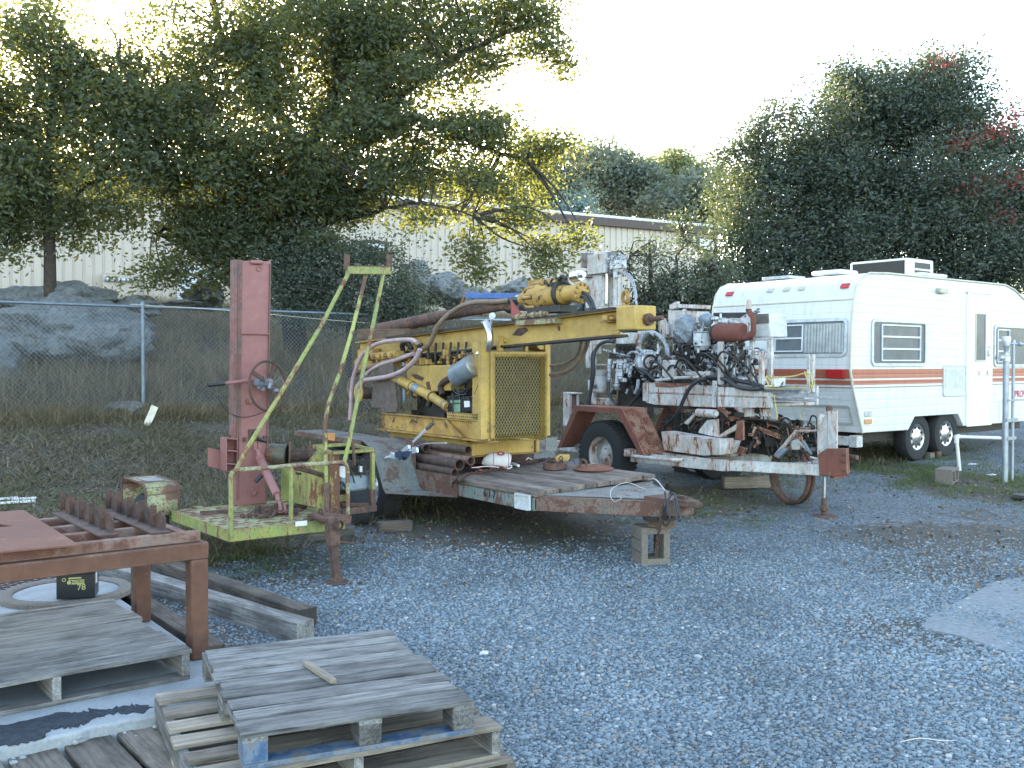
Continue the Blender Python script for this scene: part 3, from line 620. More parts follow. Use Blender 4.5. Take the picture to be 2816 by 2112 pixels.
tree('oak_tree', 'smaller oak at the left with a thin dark trunk rising behind the long boulder', 'tree', b1,
     [(b1, .13), (at(137, 700, D2), .105), (at(130, 500, D2), .09), (at(150, 250, D2), .06), (at(170, 60, D2), .03)],
     [([at(137, 620, D2), at(230, 520, D2), at(330, 430, D2)], .05, .02), ([at(133, 560, D2), at(40, 470, D2), at(-60, 380, D2)], .05, .02), ([at(140, 400, D2), at(230, 280, D2), at(330, 180, D2)], .04, .02)],
     [(100, 500, D2, 230, 150, 1.6), (320, 480, D2, 150, 110, 1.2), (60, 300, D2, 220, 150, 1.5), (300, 300, D2, 200, 130, 1.4), (200, 150, D2, 170, 110, 1.2), (40, 620, D2, 120, 50, .8), (230, 600, D2, 130, 35, .7), (-60, 420, D2, 140, 260, 1.3), (60, 90, D2, 130, 80, .8), (400, 420, D2, 100, 100, .8)],
     .062, M['leaf_oak'], per=42, dens=1.45, spread=.2, twigs=260, gap=.2)
D3 = 24.0; b2_ = tb(2350, D3)
tree('evergreen_tree', 'huge dark evergreen towering behind the camper', 'tree', b2_,
     [(b2_, .3), (at(2350, 700, D3), .25), (at(2360, 450, D3), .2), (at(2370, 250, D3), .08)], [([at(2350, 600, D3), at(2500, 430, D3), at(2620, 260, D3)], .15, .04), ([at(2350, 620, D3), at(2200, 480, D3), at(2080, 420, D3)], .12, .04), ([at(2350, 650, D3), at(2550, 560, D3), at(2750, 480, D3)], .12, .04)],
     [(2400, 620, D3+1.5, 420, 160, 1.2), (2350, 330, D3, 120, 110, 1.6), (2240, 420, D3, 120, 100, 1.5), (2420, 330, D3, 130, 100, 1.5), (2340, 240, D3, 50, 50, .7), (2480, 270, D3, 80, 60, .9), (2600, 250, D3, 80, 70, .9), (2650, 190, D3, 40, 40, .5), (2560, 350, D3, 130, 110, 1.5), (2700, 380, D3, 100, 60, 1), (2790, 390, D3, 50, 30, .7), (2180, 330, D3, 25, 30, .4), (2300, 200, D3, 22, 30, .3), (2540, 200, D3, 40, 40, .5), (2090, 360, D3, 20, 30, .3), (2010, 420, D3, 22, 30, .3), (2680, 320, D3, 60, 40, .6), (2450, 500, D3, 250, 150, 2.2), (2200, 560, D3, 200, 150, 2), (2650, 560, D3, 220, 120, 2), (2110, 420, D3, 55, 70, .7), (2120, 330, D3, 35, 35, .4), (2070, 490, D3, 45, 50, .6),
      (2080, 610, D3 - 1, 80, 120, 1.0), (2300, 700, D3 - 1, 300, 100, 1.8), (2700, 700, D3 - 1, 240, 110, 1.8), (2850, 620, D3, 120, 160, 1.5), (2060, 730, D3 - 1, 120, 90, 1), (2000, 800, D3 - 2, 90, 80, 1), (2200, 800, D3 - 1, 200, 60, 1), (2600, 780, D3 - 1, 260, 60, 1), (2960, 500, D3, 120, 160, 1.5)],
     .056, M['leaf_dark'], per=70, dens=1.25, spread=.23, twigs=260, gap=.28)
D4 = 19.5; b4 = tb(1790, D4)
tree('young_tree', 'young leafy tree growing behind the white drilling rig', 'tree', b4,
     [(b4, .07), (at(1790, 800, D4), .05), (at(1785, 660, D4), .02)], [([at(1790, 860, D4), at(1860, 740, D4), at(1880, 650, D4)], .04, .012), ([at(1790, 880, D4), at(1740, 770, D4), at(1730, 700, D4)], .03, .01), ([at(1790, 880, D4), at(1930, 800, D4), at(1960, 700, D4)], .03, .01)],
     [(1790, 800, D4, 100, 70, .7), (1880, 780, D4, 110, 90, .8), (1800, 700, D4, 60, 50, .4), (1885, 670, D4, 28, 34, .2), (1960, 740, D4, 50, 50, .4), (1760, 880, D4, 80, 60, .6), (1900, 880, D4, 120, 60, .8), (1960, 640, D4, 25, 25, .2), (1870, 610, D4, 14, 16, .15), (1995, 830, D4, 60, 60, .5)],
     .045, M['leaf_dark'], per=30, dens=2.6, spread=.17, twigs=160, gap=.3)
D5 = 18.9; b5 = tb(960, D5)
tree('shrub', 'dense dark green shrub beyond the fence beside the oak trunk', 'shrub', b5, [(b5, .06), (at(960, 860, D5), .05), (at(980, 780, D5), .02)], [],
     [(900, 760, D5 + .5, 170, 100, .9), (1030, 800, D5, 120, 80, .7), (1100, 840, D5, 70, 50, .5), (1020, 720, D5, 70, 40, .4), (800, 780, D5 + 1.2, 120, 90, .7), (960, 860, D5, 160, 40, .6)],
     .04, M['leaf_dark'], per=36, dens=4.2, spread=.15, twigs=60)
def far(label, cat, px, py, y, mat, bl, leaf=.16, **k):
    b = V((at(px, py, y).x, y, 1.5)); tp = at(px, py, y)
    tree(cat.replace(' ', '_'), label, cat, b, [(b, .3), (V((b.x, y, tp.z - .5)), .15)], [], [(a, c, y, r1, r2, r3) for a, c, r1, r2, r3 in bl], leaf, mat, per=26, dens=.5, spread=.5, twigs=40, group='trees far beyond the warehouse', **k)
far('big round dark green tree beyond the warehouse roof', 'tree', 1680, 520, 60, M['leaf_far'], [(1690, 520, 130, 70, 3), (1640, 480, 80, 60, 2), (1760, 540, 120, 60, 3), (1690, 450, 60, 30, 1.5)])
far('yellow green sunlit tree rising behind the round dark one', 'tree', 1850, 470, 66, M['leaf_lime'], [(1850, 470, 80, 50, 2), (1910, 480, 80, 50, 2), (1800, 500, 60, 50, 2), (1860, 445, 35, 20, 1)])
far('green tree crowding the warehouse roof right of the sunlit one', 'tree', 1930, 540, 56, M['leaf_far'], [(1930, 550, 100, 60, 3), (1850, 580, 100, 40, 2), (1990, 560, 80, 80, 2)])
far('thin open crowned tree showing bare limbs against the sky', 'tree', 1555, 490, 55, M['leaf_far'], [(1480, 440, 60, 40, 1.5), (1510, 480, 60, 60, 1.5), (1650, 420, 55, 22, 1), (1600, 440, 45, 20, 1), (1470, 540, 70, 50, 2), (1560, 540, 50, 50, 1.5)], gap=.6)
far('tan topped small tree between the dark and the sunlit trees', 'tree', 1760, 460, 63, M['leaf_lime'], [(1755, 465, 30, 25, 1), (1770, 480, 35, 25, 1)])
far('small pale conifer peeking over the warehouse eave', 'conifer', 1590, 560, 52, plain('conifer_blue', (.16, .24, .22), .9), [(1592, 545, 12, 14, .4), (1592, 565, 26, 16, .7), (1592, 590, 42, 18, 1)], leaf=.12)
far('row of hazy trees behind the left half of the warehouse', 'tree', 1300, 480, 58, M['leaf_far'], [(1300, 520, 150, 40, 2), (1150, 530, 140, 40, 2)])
bR = V((at(2690, 600, 30).x, 30, 1.5)); RD = 22.6
tree('red_leaf_tree', 'tree with bright red autumn leaves glowing behind the evergreen', 'tree', bR, [(bR, .2), (at(2690, 450, 30), .08)], [([at(2690, 500, 30), at(2640, 300, 30), at(2590, 170, 30)], .06, .02)],
     [(2695, 490, RD, 30, 26, .4), (2725, 360, RD, 16, 22, .3), (2640, 520, RD, 20, 30, .3), (2770, 500, RD, 20, 22, .3), (2640, 390, RD, 30, 20, .3), (2590, 170, RD + .6, 14, 12, .2), (2745, 600, RD, 16, 12, .2), (2780, 330, RD, 18, 14, .2)], .05, M['leaf_red'], per=16, dens=.6, spread=.2, twigs=60)
# ================================================================ boulders
def boulder(label, px, py, y, rx, ry, rd, seed, name='boulder', mat=None, amp=.3):
    c = at(px, py, y); k = y / F; b = V((c.x, c.y, c.z - ry * k * .9)); mb = MB(); mb.blob(c - b, (rx * k, rd, ry * k), seed, amp, 5, 1.5); mb.v = [tuple(V(v) + (V(v) - (c - b)).normalized() * (.10 * rx * k * (noise.cell(V(v) * 1.6 / max(rx * k, .3) + V((seed, 0, 0))) - .5) * 0 + .07 * rx * k * (noise.noise(V(v) * 3 + V((seed, 5, 0))) + .5 * noise.noise(V(v) * 8)))) for v in mb.v]
    o = mb.build(name, mat or M['rock'], None, ang=.5); o.location = b; tag(o, label, 'boulder', 'granite boulders set in the bank'); return o
boulder('huge pale grey boulder half buried behind the chain link at the left', 200, 930, 18.0, 210, 100, 1.2, 1)
boulder('pale boulder at the far left edge behind the fence, below the huge one', -40, 1010, 16.2, 90, 70, .7, 2)
boulder('long dark boulder lying on the crest at the foot of the thin tree trunk', 150, 835, 19.2, 165, 52, .8, 3)
boulder('low flat boulder on the crest in front of the meter cabinet', 380, 846, 19.6, 75, 28, .5, 4)
boulder('angular dark boulder under the oak leaves by the slatted door', 560, 815, 21.6, 50, 38, .5, 5, amp=.4)
boulder('thin slab of dark rock lying left of the angular boulder', 505, 838, 21, 50, 14, .4, 6)
boulder('rounded dark grey boulder at the fence foot beside the post', 345, 1132, 15.9, 62, 30, .3, 7)
boulder('light grey boulder standing in front of the warehouse window', 1215, 800, 24, 75, 46, 1.0, 8, mat=M['rock_pale'])
boulder('light grey boulder leaning against the right side of the window boulder', 1290, 830, 23.6, 60, 42, .8, 9, mat=M['rock_pale'])
boulder('rounded grey boulder behind the yellow drill head', 1430, 815, 24, 75, 42, .9, 10, mat=M['rock_pale'])
boulder('small grey boulder just right of the drill head under the hoses', 1575, 850, 23, 40, 42, .5, 11, mat=M['rock_pale'])
boulder('bluish boulder against the foot of the white mast', 1640, 845, 22.5, 32, 44, .5, 12, mat=M['rock_pale'])
boulder('grey boulder showing at the edge of the dark shrub', 1140, 770, 22.5, 45, 50, .7, 13, mat=M['rock_pale'])
boulder('small pale rock chip lying high on the bank behind the fence', 465, 972, 19.2, 18, 13, .12, 14, name='rock')
# ================================================================ chain link fence
FF = Fr((-5.98, 16, .85), (.79, .61)); ft = thing('chain_link_fence', 'galvanised chain link fence with a top rail running along the bank', 'fence', FF)
u0, u1, h = -4.5, 16.5, 1.80
mb = MB(); n = int((u1 - u0) / .075); rr = .0024
vs_, fs_ = [], []
for sg in (1, -1):
    for i in range(-24, n + 24):
        ua = u0 + i * .075; ub = ua + sg * h
        za, zb = 0.02, h
        lo, hi = u0, u1
        p, q = V((ua, .005 * sg, za)), V((ub, .005 * sg, zb))
        if max(p.x, q.x) < lo or min(p.x, q.x) > hi: continue
        def cl(p, q):
            if p.x < lo: p = p + (q - p) * ((lo - p.x) / (q.x - p.x))
            if p.x > hi: p = p + (q - p) * ((hi - p.x) / (q.x - p.x))
            return p
        p, q = cl(p, q), cl(q, p)
        mb.tube([p, q], rr, 3, caps=False)
mb.build('wire_mesh', M['mesh_wire'], ft, smooth=False)
mb = MB(); mb.cyl((u0, 0, h + .02), (u1, 0, h + .02), .024, n=10); mb.build('top_rail', M['rail'], ft)
for u in (-3.0, 0, 1.93, 4.9, 7.9, 10.9, 13.9, 16.5):
    mb = MB(); mb.cyl((u, -.035, -.4), (u, -.035, h + .03), .032, n=12); mb.lathe([(.036, 0), (.038, .05), (.02, .09), (0, .1)], (u, -.035, h + .02)); mb.build('post', M['rail'], ft)
mb = MB(); mb.hose([(-.2, -.06, h + .05), (1.5, -.06, h + .0), (3.2, -.06, h - .1), (5, -.06, h - .18)], .004, 5); mb.build('loose_wire', M['offwhite'], ft)
c = G(412, 1172); mb = MB(); mb.bar((-.05, 0, 0), (.07, .03, .30), .11, .02, (0, 1, 0)); o = mb.build('wood_scrap', M['offwhite'], None, .004); o.location = c; tag(o, 'cream coloured broken board leaning at the foot of the fence post', 'board')
# ---------------------------------------------------------------- tracing helpers
def ZM(ox, oy, s): return lambda x, y: (ox + x * s, oy + y * s)
def pt(fr, Z, x, y, v=None, **k):
    a, b = Z(x, y); return fr.P(a, b, v=v, **k) if not k else fr.P(a, b, **k)
def rb(mb, fr, Z, x0, y0, x1, y1, v, dep):
    a = pt(fr, Z, x0, (y0 + y1) / 2, v); b = pt(fr, Z, x1, (y0 + y1) / 2, v); t = pt(fr, Z, (x0 + x1) / 2, y0, v); u = pt(fr, Z, (x0 + x1) / 2, y1, v)
    return mb.b2((a.x, v, u.z), (b.x, v + dep, t.z))
def fb(mb, fr, Z, x0, y0, x1, y1, u, dep):
    a = pt(fr, Z, x0, (y0 + y1) / 2, u=u); b = pt(fr, Z, x1, (y0 + y1) / 2, u=u); t = pt(fr, Z, (x0 + x1) / 2, y0, u=u); q = pt(fr, Z, (x0 + x1) / 2, y1, u=u)
    return mb.b2((u, a.y, q.z), (u - dep, b.y, t.z))
def pg(mb, fr, Z, pts, v, dep): return mb.prism([pt(fr, Z, x, y, v) for x, y in pts], (0, dep, 0))
def hs(mb, fr, Z, pts, v, r, n=8): return mb.hose([pt(fr, Z, p[0], p[1], p[2] if len(p) > 2 else v) for p in pts], r, n)
def rr(a0, b0, a1, b1, r, n=4):
    out = []
    for cx, cy, s in ((a1 - r, b1 - r, 0), (a0 + r, b1 - r, 1), (a0 + r, b0 + r, 2), (a1 - r, b0 + r, 3)):
        for k in range(n + 1): t = (s + k / n) * math.pi / 2; out.append((cx + r * math.cos(t), cy + r * math.sin(t)))
    return out
def ring(mb, f, a0, b0, a1, b1, r, wd, dep):
    """rounded rectangular frame; f(a, b, c) maps to local space, c grows outward"""
    o = rr(a0, b0, a1, b1, r); i = rr(a0 + wd, b0 + wd, a1 - wd, b1 - wd, max(.004, r - wd)); n = len(o)
    vs = [f(a, b, 0) for a, b in o] + [f(a, b, dep) for a, b in o] + [f(a, b, dep) for a, b in i] + [f(a, b, 0) for a, b in i]
    fs = []
    for k in range(n):
        j = (k + 1) % n
        for L_ in range(3): fs.append((L_ * n + k, L_ * n + j, (L_ + 1) * n + j, (L_ + 1) * n + k))
    return mb.add(vs, fs)
def panel(mb, f, a0, b0, a1, b1, r, c0, c1):
    o = rr(a0, b0, a1, b1, r); n = len(o); vs = [f(a, b, c0) for a, b in o] + [f(a, b, c1) for a, b in o]
    return mb.add(vs, [tuple(range(n, 2 * n)), tuple(range(n - 1, -1, -1))] + [(k, (k + 1) % n, n + (k + 1) % n, n + k) for k in range(n)])
def wheel(parent, c, ax, R, wd, rim, rimmat, hub=None, tread=True, tm=None):
    ax = V(ax).normalized(); h = wd / 2; mb = MB()
    pr = [(rim, -h * .8), (rim * 1.06, -h * .95), (rim + (R - rim) * .5, -h * 1.05), (R * .95, -h * .95), (R, -h * .7), (R, h * .7), (R * .95, h * .95), (rim + (R - rim) * .5, h * 1.05), (rim * 1.06, h * .95), (rim, h * .8)]
    mb.lathe(pr, c, ax, 40, close=True)
    if tread:
        a = ax.orthogonal().normalized(); b = ax.cross(a)
        for k in range(46):
            t = 2 * math.pi * k / 46; d = a * math.cos(t) + b * math.sin(t); e = ax.cross(d)
            for s_ in (-1, 1): mb.bar(V(c) + d * (R + .001) + ax * h * .15 * s_ + e * .008 * s_, V(c) + d * (R - .002) + ax * h * .92 * s_ - e * .008 * s_, R * .075, .014, d)
    w = mb.build('wheel', tm or M['tyre'], parent)
    mb = MB(); mb.lathe([(rim, -h * .8), (rim * .93, -h * .6), (rim * .93, h * .35), (rim * .98, h * .8), (rim * 1.03, h * .86), (rim * 1.03, h * .8), (rim, h * .7)], c, ax, 32)
    mb.lathe([(0, h * .35), (rim * .28, h * .38), (rim * .42, h * .25), (rim * .6, h * .05), (rim * .93, -h * .1)], c, ax, 32)
    a = ax.orthogonal().normalized(); b = ax.cross(a)
    for k in range(5): t = 2 * math.pi * k / 5; d = (a * math.cos(t) + b * math.sin(t)) * rim * .36; mb.cyl(V(c) + d + ax * h * .2, V(c) + d + ax * h * .42, rim * .05, n=6)
    mb.build('rim', rimmat, w)
    if hub:
        mb = MB(); mb.lathe([(0, h * 1.02), (rim * .35, h * .98), (rim * .5, h * .9), (rim * .62, h * .78), (rim * .9, h * .82), (rim * .97, h * .9), (rim * .95, h * .7)], c, ax, 32)
        mb.build('hubcap', hub, w)
        mb = MB()
        for k in range(9): t = 2 * math.pi * k / 9; d = (a * math.cos(t) + b * math.sin(t)); mb.bar(V(c) + d * rim * .66 + ax * h * .82, V(c) + d * rim * .84 + ax * h * .84, rim * .22, .006, ax)
        mb.build('hubcap_slots', M['black'], w)
    return w
def greeble(mb, lo, hi, n, smin=.02, smax=.07, rng=None):
    R_ = rng or random
    for _ in range(n):
        p = V([R_.uniform(a, b) for a, b in zip(lo, hi)]); k = R_.random(); s = R_.uniform(smin, smax)
        d = R_.choice([V((1, 0, 0)), V((0, 1, 0)), V((0, 0, 1)), V((.7, 0, .7)), V((.3, .2, .9))])
        if k < .4: mb.cyl(p - d * s, p + d * s, s * R_.uniform(.25, .5), n=10); mb.cyl(p + d * s * .7, p + d * s * .95, s * R_.uniform(.5, .62), n=6)
        elif k < .7: mb.box(p, (s * R_.uniform(.8, 2), s * R_.uniform(.8, 1.6), s * R_.uniform(.6, 1.6)), R_.uniform(-.2, .2))
        else: mb.hose([p, p + d * s * 1.5, p + d * s * 2 + V((s, 0, -s)), p + V((s * 2, 0, -s * 2))], s * .18, 7, 4)
def link_chain(mb, pts, r=.007, L=.035):
    P = spline(pts, 12); tot = [0]
    for i in range(1, len(P)): tot.append(tot[-1] + (P[i] - P[i - 1]).length)
    n = int(tot[-1] / (L * .72)); k = 0
    for i in range(n):
        s = i * L * .72
        while k < len(P) - 2 and tot[k + 1] < s: k += 1
        t = (s - tot[k]) / max(1e-6, tot[k + 1] - tot[k]); c = P[k].lerp(P[k + 1], t); d = (P[k + 1] - P[k]).normalized()
        e = d.cross(V((0, 0, 1))).normalized() if abs(d.z) < .9 else V((1, 0, 0)); e = e if i % 2 else d.cross(e)
        q = [c + d * (math.cos(a) * L / 2) + e * (math.sin(a) * L * .32) for a in [2 * math.pi * j / 8 for j in range(9)]]
        mb.tube(q, r, 5, caps=False)
# ================================================================ camper
def siding(name, col):
    m, t, B, N, L = NM(name); tc = N('TexCoord'); s = N('SeparateXYZ'); L(tc.outputs['Object'], s.inputs[0])
    k = N('Math', operation='MULTIPLY', i_1=8.4); L(s.outputs[2], k.inputs[0]); fr = N('Math', operation='FRACT'); L(k.outputs[0], fr.inputs[0])
    r = ramp(N, [(0, 0), (.08, .9), (.2, 1), (.85, .75), (.93, .2), (1, 0)]); L(fr.outputs[0], r.inputs[0])
    mp = N('Mapping'); L(tc.outputs['Object'], mp.inputs[0]); mp.inputs[3].default_value = (6, 6, .8); n = N('TexNoise', i_Scale=1.5, i_Detail=8, i_Roughness=.7); L(mp.outputs[0], n.inputs[0]); g = ramp(N, [(.3, .78), (.5, .97), (.7, 1.0)]); L(n.outputs[0], g.inputs[0])
    L(mixc(N, L, 1, col, g.outputs[0], 'MULTIPLY'), B.inputs['Base Color']); B.inputs['Roughness'].default_value = .38; bump(N, L, B, r.outputs[0], .3, .008); return m
M['siding'] = siding('camper_siding', (.66, .665, .655)); M['stripe'] = siding('red_stripe', (.40, .125, .075)); M['creamtrim'] = plain('cream_trim', (.58, .54, .42), .5, 0, .2, 5, 0)
CF = Fr((4.75, 13.42, .295), (.788, .616)); Z3 = ZM(1950, 700, .3915); gz = .295
ct = thing('camper', 'white travel trailer with two red stripes parked at the right under the evergreen', 'camper', CF)
prof = [(.013, .806), (-.10, 1.10), (-.218, 1.408), (-.289, 1.687), (-.268, 2.25), (-.215, 2.60), (-.15, 2.80), (-.04, 2.92), (.15, 2.984), (.6, 3.005), (4.0, 3.01), (4.3, 2.95), (4.72, 2.78), (5.3, 2.3), (5.4, 1.5), (5.2, .80), (2.734, .794), (2.567, .988), (1.344, .985), (1.173, .798)]
prof = [(u, w - gz) for u, w in prof]
mb = MB(); mb.prism([(u, 0, w) for u, w in prof], (0, 2.42, 0)); body = mb.build('body', M['siding'], ct, .01)
def ru(w):
    P_ = prof[:8]; w = max(P_[0][1], min(P_[-1][1], w))
    for a, b in zip(P_, P_[1:]):
        if a[1] <= w <= b[1]: return a[0] + (b[0] - a[0]) * (w - a[1]) / (b[1] - a[1])
    return P_[-1][0]
mb = MB(); mb.tube([(u, -.006, w) for u, w in prof[:14]], .016, 8); mb.build('edge_trim', M['creamtrim'], ct)
mb = MB(); mb.tube([(u, 2.426, w) for u, w in prof[:14]], .016, 8); mb.build('edge_trim', M['creamtrim'], ct)
mb = MB(); mb.b2((.25, .25, .36), (5.1, 2.15, .49)); mb.b2((1.15, .1, .49), (1.2, .5, .72)); mb.build('chassis', M['grease'], ct)
side = lambda a, b, c: V((a, -c, b)); rear = lambda a, b, c: V((ru(b) - c, a, b))
def sp(x, y): p = pt(CF, Z3, x, y, 0.0); return p.x, p.z
def rp(x, y, uu=-.26): p = pt(CF, Z3, x, y, u=uu); return p.y, p.z
for i, (y0, y1) in enumerate(((806, 872), (885, 917), (934, 940))):
    w1 = sp(1020, y0)[1]; w0 = sp(1020, y1)[1]; mt = M['stripe'] if i < 2 else plain('brown_pinstripe', (.25, .17, .12), .5)
    mb = MB(); u2 = sp(1976, 850)[0]; mb.b2((u2, -.006, w0), (5.3, .0, w1)); mb.build('stripe', mt, ct)
    mb = MB(); mb.b2((ru(w0) + .02, -.006, w0), (sp(1638, 850)[0], .0, w1)); mb.build('stripe', mt, ct)
    mb = MB(); mb.add([rear(0.02, w0, .006), rear(2.4, w0, .006), rear(2.4, w1, .006), rear(.02, w1, .006), rear(0.02, w0, -.01), rear(2.4, w0, -.01), rear(2.4, w1, -.01), rear(.02, w1, -.01)], [(0, 1, 2, 3), (4, 5, 1, 0), (3, 2, 6, 7), (1, 5, 6, 2), (0, 3, 7, 4)])
    mb.build('stripe', mt, ct)
w_ = rp(500, 340)[1]; mb = MB(); mb.tube([rear(.02, w_, .004), rear(2.4, w_, .004)], .012, 8); mb.build('rear_moulding', M['creamtrim'], ct)
glassc = plain('smoked_glass', (.10, .125, .145), .3, 0, .35, 4, 0, .4); curt = plain('curtain_behind_glass', (.40, .41, .40), .3, 0, .35, 9, .1, .6)
def cwin(f, a0, b0, a1, b1, sashes, slats, curtain=None):
    mb = MB(); ring(mb, f, a0, b0, a1, b1, .09, .045, .022); w = mb.build('window', M['alu'], ct)
    mb = MB(); panel(mb, f, a0 + .04, b0 + .04, a1 - .04, b1 - .04, .06, .0, .008); mb.build('pane', glassc, w)
    for s0, s1 in sashes:
        mb = MB(); ring(mb, f, s0, b0 + .075, s1, b1 - .075, .01, .018, .026)
        for k in range(1, slats): b_ = b0 + .075 + (b1 - b0 - .15) * k / slats; lo = f(s0 + .018, b_ - .012, .008); mb.hexa([f(s0 + .018, b_ - .012, .008), f(s1 - .018, b_ - .012, .008), f(s1 - .018, b_ - .012, .024), f(s0 + .018, b_ - .012, .024), f(s0 + .018, b_ + .012, .008), f(s1 - .018, b_ + .012, .008), f(s1 - .018, b_ + .012, .024), f(s0 + .018, b_ + .012, .024)])
        mb.build('sash', plain('sash_aluminium', (.62, .65, .68), .4, .3, .15), w)
    if curtain:
        mb = MB(); s0, s1 = curtain; n = 26
        for k in range(n): a = s0 + (s1 - s0) * k / n; da = (s1 - s0) / n; c0 = .010 + .007 * (k % 2) + .002 * random.random(); c1 = .010 + .007 * ((k + 1) % 2); mb.add([f(a, b0 + .06, c0), f(a + da, b0 + .06, c1), f(a + da, b1 - .075, c1), f(a, b1 - .075, c0)], [(0, 1, 2, 3)])
        mb.build('curtain', curt, w)
    return w
a0, b1 = rp(980, 440); a1, b0 = rp(425, 722); s1, _ = rp(470, 600); s0, _ = rp(668, 600); cwin(rear, a0, b0, a1, b1, [(s0, s1)], 2, (a0 + .06, s0 - .01))
a0, b1 = sp(1137, 447); a1, b0 = sp(1520, 785); cwin(side, a0, b0, a1, b1, [(sp(1205, 600)[0], sp(1478, 600)[0])], 3)
a0, b1 = sp(1998, 490); a1 = a0 + 1.25; b0 = sp(1998, 790)[1]; cwin(side, a0, b0, a1, b1, [(a0 + .1, a0 + .5)], 3)
# door, vent, hatch, lamps
a0, b1 = sp(1808, 268); a1, b0 = sp(1978, 1195); mb = MB(); ring(mb, side, a0, b0, a1, b1, .03, .03, .02); panel(mb, side, a0 + .03, b0 + .03, a1 - .03, b1 - .03, .01, 0, .012)
mb.b2((a0 - .03, -.04, b1 - .0), (a1 + .03, -.0, b1 + .02)); dr = mb.build('door', plain('door_white', (.74, .73, .68), .4, 0, .1, 3, .05), ct)
c0, d1 = sp(1868, 418); c1, d0 = sp(1930, 742); mb = MB(); ring(mb, side, c0 - .02, d0 - .02, c1 + .02, d1 + .02, .02, .02, .026); f_ = mb.build('window_frame', M['creamtrim'], dr); mb = MB(); panel(mb, side, c0, d0, c1, d1, .01, 0, .017); mb.build('pane', glassc, f_)
mb = MB(); p = sp(1955, 690); mb.b2((p[0] - .03, -.05, p[1] - .05), (p[0] + .03, -.01, p[1] + .05)); mb.cyl((p[0], -.06, p[1] + .09), (p[0] + .04, -.01, p[1] + .09), .012); mb.build('handle', M['chrome'], dr, .004)
fade = plain('faded_red_print', (.55, .28, .22), .6, 0, .3, 30, 0); p = sp(1890, 835); text('faded_lettering', 'SE', .10, fade, dr, (p[0], -.0135, p[1]), (1, 0, 0)); p = sp(1950, 835); text('faded_lettering', 'R', .12, M['stripe'], dr, (p[0], -.0135, p[1]), (1, 0, 0))
a0, b1 = sp(1640, 775); a1, b0 = sp(1797, 990); mb = MB(); ring(mb, side, a0, b0, a1, b1, .05, .02, .022); panel(mb, side, a0 + .02, b0 + .02, a1 - .02, b1 - .02, .03, 0, .012)
for k in range(15):
    b_ = b0 + .12 + k * (b1 - b0 - .18) / 15
    for q in (0, 1): m0 = a0 + .06 + q * (a1 - a0 - .1) / 2; mb.b2((m0, -.019, b_), (m0 + (a1 - a0) / 2 - .075, -.012, b_ + .012))
mb.build('vent_panel', plain('vent_white', (.60, .61, .61), .5, 0, .2, 12, .1), ct)
mb = MB(); a0, b1 = rp(985, 1062, -.15); a1, b0 = rp(430, 1190, -.02); b1 = rp(700, 1050, -.15)[1]; b0 = rp(985, 1195, -.02)[1]; ring(mb, rear, a0, b0, a1, b1, .04, .03, .02); mb.build('rear_hatch', plain('grey_trim', (.42, .43, .40), .5, 0, .2, 5, 0), ct)
def lamp(nm, f, x0, y0, x1, y1, q, mat, c=.03):
    a0, b1 = q(x0, y0); a1, b0 = q(x1, y1); a0, a1 = min(a0, a1), max(a0, a1); mb = MB(); panel(mb, f, a0, b0, a1, b1, .012, 0, c); mb.build(nm, mat, ct, .006)
lamp('marker_light', rear, 936, 203, 993, 235, lambda x, y: rp(x, y, -.12), M['redlens']); lamp('marker_light', rear, 130, 262, 178, 288, lambda x, y: rp(x, y, -.12), M['redlens'])
for x in (405, 520, 625): lamp('marker_light', rear, x, 236 - (x - 405) * .06, x + 46, 262 - (x - 405) * .06, lambda a, b: rp(a, b, -.15), plain('clear_lens', (.50, .47, .38), .3, 0, .3, 40, 0), .02)
lamp('tail_light', rear, 838, 805, 960, 872, rp, M['redlens'], .05); lamp('reflector', side, 1088, 1100, 1140, 1135, sp, M['alu'], .015); lamp('marker_light', side, 1088, 1157, 1137, 1188, sp, M['amber'], .02)
lamp('porch_light', side, 1592, 236, 1650, 275, sp, plain('porch_lens', (.42, .40, .32), .3, 0, .2, 10, 0), .07)
mb = MB(); mb.b2((-.14, .1, .34), (-.02, 2.3, .46)); mb.b2((-.15, -.02, .32), (-.0, .1, .48)); mb.build('rear_bumper', M['white_rusty'], ct, .008)
T_ = 3.01 - gz
def roofbox(nm, x0, x1, v0, v1, h, mat, bev=.03, base=None):
    u0 = CF.P(x0, 752, v=v0).x; u1 = CF.P(x1, 752, v=v0).x; mb = MB(); mb.b2((u0, v0, T_ - .01), (u1, v1, T_ + h)); return mb.build(nm, mat, ct, bev), u0, u1
o_, u0, u1 = roofbox('air_conditioner', 2496, 2568, .6, 1.6, .37, M['white']); mb = MB()
for k in range(15): w = T_ + .03 + k * .02; mb.b2((u0 - .012, .66, w), (u0 - .002, 1.54, w + .010))
mb.b2((u0 - .006, .65, T_ + .02), (u0 - .001, 1.55, T_ + .335)); mb.build('grille', M['black'], o_)
mb = MB()
for k in range(16): u = u0 + .2 + k * (u1 - u0 - .3) / 16; mb.b2((u, .592, T_ + .1), (u + .012, .599, T_ + .19)); mb.b2((u, .592, T_ + .22), (u + .012, .599, T_ + .31))
mb.build('side_vents', M['black'], o_)
o_, _, _ = roofbox('roof_vent', 2540, 2640, .5, 1.0, .09, M['white']); mb = MB(); u0 = CF.P(2532, 745, v=.45).x; mb.b2((u0, .42, T_ + .09), (u0 + .75, 1.05, T_ + .14)); mb.build('vent_lid', M['white'], o_, .02)
mb = MB(); p = CF.P(2290, 750, u=.5); mb.box((.55, p.y, T_ + .05), (.45, .5, .07)); mb.build('roof_vent', M['white'], ct, .03)
